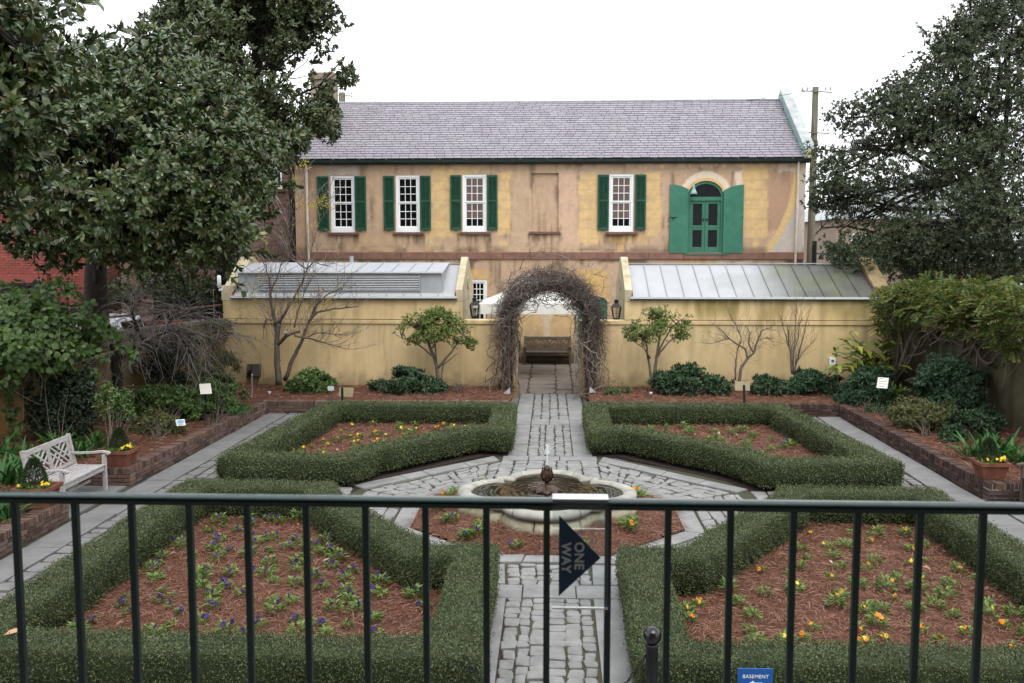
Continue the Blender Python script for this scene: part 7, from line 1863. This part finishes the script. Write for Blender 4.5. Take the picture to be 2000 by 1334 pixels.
# ================================================================ SIGNS AND LITTLE FITTINGS
m_plaque = mat("cream_plaque", (.72, .70, .62), var=.05, rough=.5)
m_tanpl = mat("tan_plaque_back", (.22, .18, .10), c2=(.28, .23, .13), rough=.5, scale=3)
m_acryl = clear_mat("clear_acrylic", (.94, .955, .955), .015)
m_ink = mat("dark_print", (.05, .05, .05), rough=.6, bump=0)
m_silver = mat("brushed_silver", (.45, .47, .49), rough=.35, metal=.7, var=.1, bump=.03)
def plate(mb, c, w, h, yaw, tilt, th=.012):
    """thin board centred at c, facing yaw (0 = the camera side, -y), leaning back by tilt"""
    c = np.array(c, float); rx = np.array([math.cos(yaw), math.sin(yaw), 0]); n0 = np.array([math.sin(yaw), -math.cos(yaw), 0]); up_ = np.array([0, 0, 1.0])
    u = up_ * math.cos(tilt) - n0 * math.sin(tilt); n = n0 * math.cos(tilt) + up_ * math.sin(tilt)
    V = [c + rx * sx * w / 2 + u * sz * h / 2 + n * sn * th / 2 for sn in (-1, 1) for sz in (-1, 1) for sx in (-1, 1)]
    mb.add(V, [(0, 2, 3, 1), (4, 5, 7, 6), (0, 1, 5, 4), (2, 6, 7, 3), (0, 4, 6, 2), (1, 3, 7, 5)]); return c, rx, u, n
def plaque(label, base, top, w, h, yaw, tilt, m, post=m_iron, text=True, lines_=6):
    t = thing("plant_sign", label, "sign", base); b = np.array(base); 
    MB().bar(b - (0, 0, .1), np.array(top) - (0, 0, .03), .03, .02).build("post", post, t)
    pb = MB(); c, rx, u, n = plate(pb, top, w, h, yaw, tilt); pb.build("panel", m, t)
    if text:
        tx = MB()
        for k in range(lines_):
            ww = w * (.72 if k else .45) * rng.uniform(.8, 1); z = h * (.36 - .72 * k / max(1, lines_ - 1)); a0 = c + n * .0075 + u * z - rx * w * .38
            tx.add([a0, a0 + rx * ww, a0 + rx * ww + u * h * .035, a0 + u * h * .035], [(0, 1, 2, 3)])
        # fine print too small to read
        tx.build("print", m_ink, t)
    return t
b = on_z(403, 822, .27); plaque("cream plaque on a black post in the left border shrubs", tuple(b), on_y(401.5, 759.5, b[1]), .24, .27, R(28), R(42), m_plaque, text=False)
b = on_z(1717, 808, .27); plaque("cream plaque on a black post in the right border", tuple(b), on_y(1724, 748, b[1]), .23, .28, R(-28), R(38), m_plaque, lines_=4)
# tan plaques seen from behind on black stakes inside the far hedges
for (px, pb_, ptop, lab, cx_, cy_) in ((670, 816, 757, "tan sign back with a black stake at the far left hedge", 676, 764), (1455, 818, 752, "tan sign back on a black stake at the far right hedge", 1450, 754)):
    b = on_z(px, pb_ + 2, .06); t = thing("plant_sign", lab, "sign", tuple(b)); top_ = on_y(px - 2, ptop, b[1] + .1)
    MB().bar(b - (0, 0, .05), top_, .055, .03, up=(0, 1, 0)).build("post", m_iron, t)
    pm = MB(); plate(pm, on_y(cx_, cy_ + (0 if px > 1000 else 2), b[1] + .32), .34, .22, R(-6), R(22)); pm.build("panel", m_tanpl, t)
t = thing("plant_sign", "clear acrylic sign stand in front of the tan sign at the far left hedge", "sign", tuple(on_z(645, 782, .27))); o = ORG[t.name]
pb_ = MB(); plate(pb_, o + (0, 0, .12), .10, .24, R(15), R(8), .006); pb_.build("stand", m_acryl, t); pb_ = MB(); plate(pb_, o + (0.02, 0, .30), .15, .13, R(20), R(40), .006); pb_.build("panel", mat("frosted_acrylic", (.26, .275, .27), var=.1, rough=.6, bump=0), t)
b = on_z(358, 852, .27); t = thing("plant_sign", "small blue picture plaque on a clear acrylic stand in the left border", "sign", tuple(b)); o = ORG[t.name]
pb_ = MB(); plate(pb_, o + (0, 0, .11), .10, .24, R(35), R(4), .006); pb_.build("stand", m_acryl, t)
pb_ = MB(); c, rx, u, n = plate(pb_, o + (-.045, 0, .275), .17, .15, R(35), R(45), .008); pb_.build("panel", m_plaque, t)
m_blue = mat("blue_print", (.03, .18, .42), c2=(.25, .45, .62), rough=.5, scale=12, bump=0)
im = MB(); a0 = c + n * .006 - rx * .07 - u * .02; im.add([a0, a0 + rx * .14, a0 + rx * .14 + u * .075, a0 + u * .075], [(0, 1, 2, 3)]); im.build("picture", m_blue, t)
im = MB()
for k in range(3): a0 = c + n * .006 - rx * .06 - u * (.035 + k * .014); im.add([a0, a0 + rx * .10, a0 + rx * .10 + u * .006, a0 + u * .006], [(0, 1, 2, 3)])
im.build("print", m_ink, t)
# electric boxes on the ochre wall
eb = thing("electric_box", "grey electric box with cables low on the left ochre wall", "electric box", tuple(on_y(503, 725, 25.55)))
def wbox(px0, px1, py0, py1, d=.14): a = on_y(px0, py1, 25.5); b = on_y(px1, py0, 25.5); return MB().box(a[0], b[0], 25.595 - d, 25.595, a[2], b[2])
m_box = mat("dull_grey_enamel", (.085, .085, .075), var=.15, rough=.55)
wbox(493, 508, 711, 735).build("cabinet", m_box, eb, bevel=.01); 
MB().tube([(*on_y(505, 736, 25.5)[:2], on_y(505, 736, 25.5)[2]), tuple(on_y(503, 748, 25.45)), tuple(on_y(490, 748, 25.45)), tuple(on_y(485, 735, 25.5))], .014, 6).build("cable", m_iron, eb)
em = thing("electric_meter", "small round fronted outlet and meter beside the grey electric box", "meter", tuple(on_y(486, 725, 25.55)))
wbox(483, 490, 711, 723, .10).build("box", m_box, em, bevel=.01); wbox(482, 488, 727, 738, .08).build("outlet", m_iron, em, bevel=.008)
ob_ = thing("outlet_box", "small white outlet box on the ochre wall behind the ginger", "outlet box", tuple(on_y(1626, 707, 25.55))); wbox(1620, 1633, 699, 715, .09).build("box", m_white, ob_, bevel=.01)
wbox(1624, 1629, 703, 707, .10).build("cover", m_box, ob_)
sp_ = thing("conduit_light", "thin steel conduit post with a small spot in the left corner mulch", "garden light", tuple(on_z(492, 775, .27))); o = ORG[sp_.name]
MB().tube([o - (0, 0, .1), o + (.015, 0, .55)], .016, 8).build("post", m_silver, sp_); MB().lathe([(.02, -.02), (.035, .0), (.03, .03), (.01, .04)], 10, o + (0, -.03, .0)).build("lamp_head", m_silver, sp_); MB().lathe([(.012, 0), (.022, .02), (.012, .04)], 8, o + (.015, 0, .54)).build("cap", m_silver, sp_)
for (px, py, lab) in ((526, 770, "small grey ground spotlight in the mulch by the twin trunks"), (1271, 771, "small grey ground spotlight under the right pale tree")):
    t = thing("ground_light", lab, "garden light", tuple(on_z(px, py, .28))); o = ORG[t.name]
    MB().lathe([(.03, -.03), (.045, .0), (.055, .07), (.045, .075), (.0, .06)], 12, o).build("lamp_head", m_silver, t, smooth_=True); MB().tube([o - (0, 0, .12), o], .012, 6).build("spike", m_iron, t)
for (px, py, lab, yw) in ((990, 782, "silver wedge path light at the left foot of the vine arch", .5), (1158, 780, "silver wedge path light at the right foot of the vine arch", -.5)):
    b = on_z(px, py, .10); t = thing("path_light", lab, "garden light", tuple(b)); o = ORG[t.name]
    MB().box(o[0] - .04, o[0] + .04, o[1] - .03, o[1] + .03, o[2] - .1, o[2] + .20).build("post", m_acryl, t)
    w_ = MB(); s_ = .09; w_.add([o + (-s_, -.06, .18), o + (s_, -.06, .18), o + (s_ * .9 * np.sign(yw), -.03, .34), o + (-s_, .05, .18), o + (s_, .05, .18), o + (s_ * .9 * np.sign(yw), .02, .34)], [(0, 1, 2), (5, 4, 3), (0, 3, 4, 1), (1, 4, 5, 2), (2, 5, 3, 0)]); w_.build("reflector", m_silver, t)
# wall end camera / light at the far left corner of the shed
t = thing("wall_light", "white tubular light on the corner of the louvred shed", "wall light", tuple(on_y(428, 550, 25.4))); o = ORG[t.name]
MB().lathe([(.02, -.17), (.055, -.15), (.055, .14), (.03, .17)], 10, o).build("tube", m_white, t, smooth_=True); MB().box(o[0] - .02, o[0] + .02, o[1], o[1] + .22, o[2] - .25, o[2] - .19).build("bracket", m_white, t)
# bird-like stone ornament caught in the tree fork
t = thing("tree_ornament", "little pale ornament fixed in the fork of the two trunked bare tree", "ornament", tuple(on_y(558, 652, 24.35))); o = ORG[t.name]
MB().tube([o + (-.07, 0, .0), o + (-.02, 0, .03), (o + (.05, 0, .045))], [.018, .03, .012], 8).build("body", m_greystone, t, smooth_=True); MB().tube([o + (-.02, 0, 0.02), o + (.01, 0, -.08)], .014, 6).build("mount", m_iron, t)

# ================================================================ LANTERNS, CANOPY
m_lglass = clear_mat("lantern_glass", (.95, .93, .88), .06)
def lantern(label, px, pbase, Y):
    b = on_y(px, pbase, Y); t = thing("lantern", label, "lantern", tuple(b), "black lanterns on the garden wall by the arch"); o = ORG[t.name]
    MB().box(o[0] - .07, o[0] + .07, o[1] - .07, o[1] + .07, o[2] - .06, o[2] + .015).build("base", m_iron, t)
    for sx in (-1, 1):
        for sy in (-1, 1): MB().bar(o + (sx * .075, sy * .075, .0), o + (sx * .12, sy * .12, .30), .02, .02).build("corner_bar", m_iron, t)
    for k in range(4):
        a = k * math.pi / 2; ca, sa = math.cos(a), math.sin(a); P = [(-.07, -.073, .015), (.07, -.073, .015), (.112, -.116, .295), (-.112, -.116, .295)]
        MB().add([o + (ca * x - sa * y, sa * x + ca * y, z) for x, y, z in P], [(0, 1, 2, 3)]).build("pane", m_lglass, t)
    r_ = MB(); V = [o + (sx * w, sy * w, z) for (w, z) in ((.145, .30), (.13, .33), (.05, .42), (.055, .44), (.06, .50), (.03, .52)) for sx, sy in ((-1, -1), (1, -1), (1, 1), (-1, 1))]
    r_.add(V, [(i * 4 + j, i * 4 + (j + 1) % 4, (i + 1) * 4 + (j + 1) % 4, (i + 1) * 4 + j) for i in range(5) for j in range(4)] + [(3, 2, 1, 0), (20, 21, 22, 23)]); r_.build("roof", m_iron, t)
    MB().tube([o + (0, 0, .02), o + (0, 0, .16)], .018, 8).build("candle_tube", m_white, t)
lantern("black wall lantern right of the vine arch, on the wall", 1203.5, 622, 25.85)
lantern("black wall lantern left of the vine arch, partly behind the small tree", 927, 618, 25.95)
m_canv = mat("white_canvas", (.72, .71, .66), var=.04, rough=.8, bump=.1, bscale=8, scale=2)
tc_ = thing("canopy_tent", "white peaked canopy tent standing in the courtyard behind the arch", "tent", (-.72, 29.5, 0))
cv = MB(); x0, x1, y0, y1 = -2.18, .80, 28.2, 31.1; pk = np.array([-.72, 29.6, 3.25]); zt, zbm = 2.36, 2.06
cn = [(x0, y0), (x1, y0), (x1, y1), (x0, y1)]
for k in range(4):
    a, b = np.array([*cn[k], zt]), np.array([*cn[(k + 1) % 4], zt]); n = 10
    us = np.linspace(0, 1, 13); ws = np.linspace(0, 1, 9)
    grid_wall(cv, us, ws, lambda u, w, a=a, b=b: ((a + (b - a) * u[:, None]) * (1 - w[:, None]) + pk * w[:, None]) + np.array([0, 0, -1.0]) * (.10 * np.sin(w * math.pi) + .02 * np.sin(u * 12) * (1 - w))[:, None])
    grid_wall(cv, np.linspace(0, 1, 25), np.linspace(0, 1, 5), lambda u, w, a=a, b=b: (a + (b - a) * u[:, None]) + np.array([0, 0, -1.0]) * (w * (zt - zbm))[:, None] + np.cross(unit(b - a), (0, 0, 1))[None] * (.018 * np.sin(u * 40) * w)[:, None])
cv.build("canopy", m_canv, tc_, smooth_=True)
for (x, y) in cn: MB().box(x - .02 + (.03 if x < 0 else -.03), x + .02 + (.03 if x < 0 else -.03), y - .02, y + .02, 0, 2.3).build("leg", m_duct, tc_)
pl_ = shrub("potted_shrub", "dark potted shrub at the left of the courtyard bench", (-1.28, 32.3, .02), [(-1.28, 32.3, .75, .2, .2, .38), (-1.22, 32.3, .5, .22, .2, .3)], 160, m_shrubdk, .09, .035, 6, stems=3, cat="potted plant")
MB().lathe([(.13, 0), (.18, .3), (.19, .32), (.16, .31)], 14, (-1.28, 32.3, .0)).build("pot", m_terra, pl_)
dp = thing("green_gate", "green board gate leaf standing open behind the right arch post", "gate", (.88, 26.9, 0))
for k in range(7): MB().box(.855, .895, 26.2 + k * .2, 26.2 + k * .2 + .192, .06, 1.9).build("board", m_shutter, dp)
MB().box(.898, .93, 26.2, 27.59, .3, .42).build("brace", m_shutter, dp)

# ================================================================ BALCONY RAILING, NOTICES
m_rail = mat("dark_green_railing_paint", (.0035, .016, .0135), c2=(.008, .027, .023), rough=.36, scale=5, bump=.04, spec=.42)
rl = thing("railing", "dark green iron balcony railing across the foreground", "railing", (0, 2.1, 2.42))
RYY = 2.1; ztop = 3.4375
cap = MB(); prof = [(RYY - .015, ztop - .007), (RYY - .0165, ztop - .0035), (RYY - .0135, ztop - .0012), (RYY - .006, ztop + .0014), (RYY + .006, ztop + .0018), (RYY + .0135, ztop - .0008), (RYY + .0165, ztop - .0035), (RYY + .015, ztop - .007)]
cap.prism(prof, 'x', -3.4, 3.4); cap.build("top_rail", mat("skylit_rail_top", (.012, .042, .036), c2=(.03, .075, .066), rough=.24, scale=7, bump=.08, bscale=30, spec=.55), rl)  # top rail paler than the balusters, skylight on it put into the colour
MB().prism([(RYY - .009, ztop - .0125), (RYY - .013, ztop - .0095), (RYY - .009, ztop - .0075), (RYY + .009, ztop - .0075), (RYY + .013, ztop - .0095), (RYY + .009, ztop - .0125)], 'x', -3.4, 3.4).build("moulding", m_rail, rl)
MB().box(-3.4, 3.4, RYY - .011, RYY + .011, ztop - .022, ztop - .0128).build("under_rail", m_rail, rl)
MB().box(-3.4, 3.4, RYY - .014, RYY + .014, 2.50, 2.525).build("bottom_rail", m_rail, rl)
BPX = [30, 147, 257, 370, 483, 598, 714, 831, 950, 1068, 1188, 1305, 1427, 1550, 1675, 1797, 1920]
bxs = [float(on_y(p, 1010 if p > 900 else 995, RYY)[0]) for p in BPX]
stp = (bxs[-1] - bxs[0]) / 16
bxs = [bxs[0] - stp * k for k in range(11, 0, -1)] + bxs + [bxs[-1] + stp * k for k in range(1, 13)]
for x in bxs:
    if abs(x) > 3.38: continue
    MB().box(x - .0074, x + .0074, RYY - .0074, RYY + .0074, 2.526, ztop - .0223).build("baluster", m_rail, rl, bevel=.0016)
def text_mesh(name, body, size, m, parent, origin, ux, uy, bold=.0):
    cu = bpy.data.curves.new(name, 'FONT'); cu.body = body; cu.size = size; cu.extrude = 0.0004; cu.offset = bold; cu.space_character = 1.06
    ob = bpy.data.objects.new(name + "_tmp", cu); COL.objects.link(ob); dg = bpy.context.evaluated_depsgraph_get()
    me = bpy.data.meshes.new_from_object(ob.evaluated_get(dg)); bpy.data.objects.remove(ob); me.name = name
    ux, uy = np.array(ux, float), np.array(uy, float); uz = np.cross(ux, uy)
    M_ = Matrix(((ux[0], uy[0], uz[0], origin[0] - ORG[parent.name][0]), (ux[1], uy[1], uz[1], origin[1] - ORG[parent.name][1]), (ux[2], uy[2], uz[2], origin[2] - ORG[parent.name][2]), (0, 0, 0, 1)))
    me.transform(M_); me.materials.clear(); me.materials.append(m); return link(name, me, parent)
m_navy = mat("navy_vinyl", (.009, .028, .058), var=.1, rough=.45, bump=0)
m_greytx = mat("grey_vinyl_lettering", (.36, .37, .37), var=.05, rough=.5, bump=0)
sy = RYY - .022
def sxz(px, py): p = on_y(px, py, sy); return p[0], p[2]
ow = thing("one_way_sign", "clear acrylic sign with a navy arrow reading ONE WAY hung on the railing", "sign", (.06, sy, 3.3))
x0, zt_ = sxz(1079, 985); x1, zb_ = sxz(1187, 1187)
MB().box(x0, x1, sy - .0015, sy + .0015, zb_, ztop + .003).build("acrylic_sheet", m_acryl, ow)
MB().box(x0, x1, sy - .0015, RYY + .024, ztop + .0032, ztop + .0055).build("acrylic_fold", clear_mat("acrylic_fold_sheen", (.90, .93, .93), .45, .12), ow)
MB().box(x0, x1, RYY + .021, RYY + .024, ztop - .075, ztop + .003).build("acrylic_back_flap", m_acryl, ow)
MB().box(x0, x1, sy - .004, sy + .004, zb_ - .0035, zb_ - .0002).build("acrylic_edge", mat("polished_acrylic_edge", (.60, .63, .64), var=.05, rough=.2, bump=0, spec=.6), ow)
ar = MB(); T = [sxz(1092, 1006), sxz(1173, 1089), sxz(1091, 1164)]
ar.add([(x, sy - .0022, z) for x, z in T] + [(x, sy - .0017, z) for x, z in T], [(0, 2, 1), (3, 4, 5), (0, 1, 4, 3), (1, 2, 5, 4), (2, 0, 3, 5)]); ar.build("arrow", m_navy, ow)
for (wd, px, py) in (("ONE", 1123, 1058), ("WAY", 1097.5, 1059)):
    a = sxz(px, py); text_mesh("lettering", wd, .0295, m_greytx, ow, (a[0], sy - .0027, a[1]), (0, 0, -1), (1, 0, 0), .0007)
# fix reading direction: baseline runs downward, tops of letters point right
# BASEMENT notice
m_bsign = mat("blue_sign_panel", (.012, .085, .31), var=.06, rough=.4, bump=0)
m_wtx = mat("white_vinyl_lettering", (.80, .82, .84), var=.03, rough=.5, bump=0)
by_ = 7.35; p0 = on_y(1441, 1305, by_); p1 = on_y(1510, 1305, by_)
bs = thing("basement_sign", "blue BASEMENT sign with a white arrow in front of the near right hedge", "sign", ((p0[0] + p1[0]) / 2, by_, 0))
zt_ = p0[2]; MB().box(p0[0], p1[0], by_ - .005, by_ + .005, zt_ - .27, zt_).build("panel", m_bsign, bs)
for x in (p0[0] + .04, p1[0] - .04): MB().box(x - .01, x + .01, by_ + .006, by_ + .02, -.05, zt_ - .02).build("stake", m_iron, bs)
text_mesh("lettering", "BASEMENT", .041, m_wtx, bs, (p0[0] + .038, by_ - .0065, zt_ - .078), (1, 0, 0), (0, 0, 1), .0001)
aw = MB(); cx_, cz_ = (p0[0] + p1[0]) / 2, zt_ - .125
aw.add([(cx_ - .055, by_ - .0065, cz_), (cx_ - .012, by_ - .0065, cz_ + .028), (cx_ - .012, by_ - .0065, cz_ + .011), (cx_ + .055, by_ - .0065, cz_ + .011), (cx_ + .055, by_ - .0065, cz_ - .011), (cx_ - .012, by_ - .0065, cz_ - .011), (cx_ - .012, by_ - .0065, cz_ - .028)], [(0, 6, 5, 4, 3, 2, 1)]); aw.build("arrow", m_wtx, bs)
# bollard with chain
bo = thing("bollard", "black iron bollard with a ball top and hanging chain at the path edge", "bollard", (float(on_y(1273, 1300, 7.6)[0]), 7.6, 0)); o = ORG[bo.name]
zb = float(on_y(1273, 1241, 7.6)[2])
MB().lathe([(.075, 0), (.075, .05), (.052, .06), (.05, zb - .10), (.058, zb - .085), (.045, zb - .07)], 18, o).build("post", m_iron, bo, smooth_=True)
MB().lathe([(.078 * math.cos(t), zb + .078 * math.sin(t)) for t in np.linspace(-1.5, 1.5, 14)], 20, o).build("ball", mat("glossy_black_paint", (.008, .008, .009), rough=.18, bump=0, coat=.4), bo, smooth_=True)
chn = MB(); A_ = o + (-.055, 0, zb - .18); B_ = o + (-1.55, .0, zb - .22)
for k in range(46):
    f = k / 45; p = A_ + (B_ - A_) * f + np.array([0, 0, -.62 * (1 - (2 * f - 1) ** 2)]); f2 = f + .01; p2 = A_ + (B_ - A_) * f2 + np.array([0, 0, -.62 * (1 - (2 * f2 - 1) ** 2)]); d = unit(p2 - p); s_ = unit(np.cross(d, (0, 1, 0))) if k % 2 else np.array([0, 1.0, 0])
    chn.tube([p + d * .028 * math.cos(a) + s_ * .014 * math.sin(a) for a in np.linspace(0, 6.28, 9)], .0055, 4, cap=False)
chn.build("chain", m_iron, bo, kind='stuff')
# fallen magnolia leaf on the near hedge
fo = MB(); p = on_z(8, 1240, .56); V, F = leaf_arrays(np.array([p]), np.array([[.7, .5, .05]]), np.array([[0, -.3, 1.0]]), np.array([.16]), np.array([.075]), .2, 'long'); fo.add(V, F)
alone(fo, "fallen_leaf", "tan fallen leaf lying on the near left hedge at the picture edge", "leaf", mat("tan_dead_leaf", (.36, .19, .10), c2=(.50, .30, .18), rough=.6, scale=10, bump=0))
m_dl = mat("dry_fallen_leaf", None, rnd='object', ramp=[(0, (.20, .11, .06)), (.5, (.38, .25, .15)), (1, (.55, .46, .36))], rough=.6, bump=0)
V, F = leaf_arrays(np.zeros((1, 3)), np.array([[1.0, 0, 0.1]]), np.array([[0, .2, 1.0]]), np.array([.11]), np.array([.045]), .35, 'long'); dlm = mesh_np("fallen_leaf", V, F, [m_dl])
for pl_, n_, zf_, w_ in ((FL, 14, zFL, "near left bed"), (FR, 16, zFR, "near right bed"), (BL, 5, zBL, "far left bed"), (BRp, 5, zBR, "far right bed")):
    for (x, y) in scatter(pl_, n_, .3, inset_poly(pl_, .58)):
        o = bpy.data.objects.new("fallen_leaf", dlm); COL.objects.link(o); o.location = (x, y, float(zf_(np.array([x]), np.array([y]))[0]) + .035); o.rotation_euler = (rng.normal(0, .25), rng.normal(0, .25), rng.random() * 6.28); s_ = rng.uniform(.6, 1.2); o.scale = (s_, s_, s_)
        tag(o, "dry curled leaf fallen on the pine straw of the " + w_, "leaf", "dry leaves fallen in the " + w_)
bpy.context.view_layer.update()
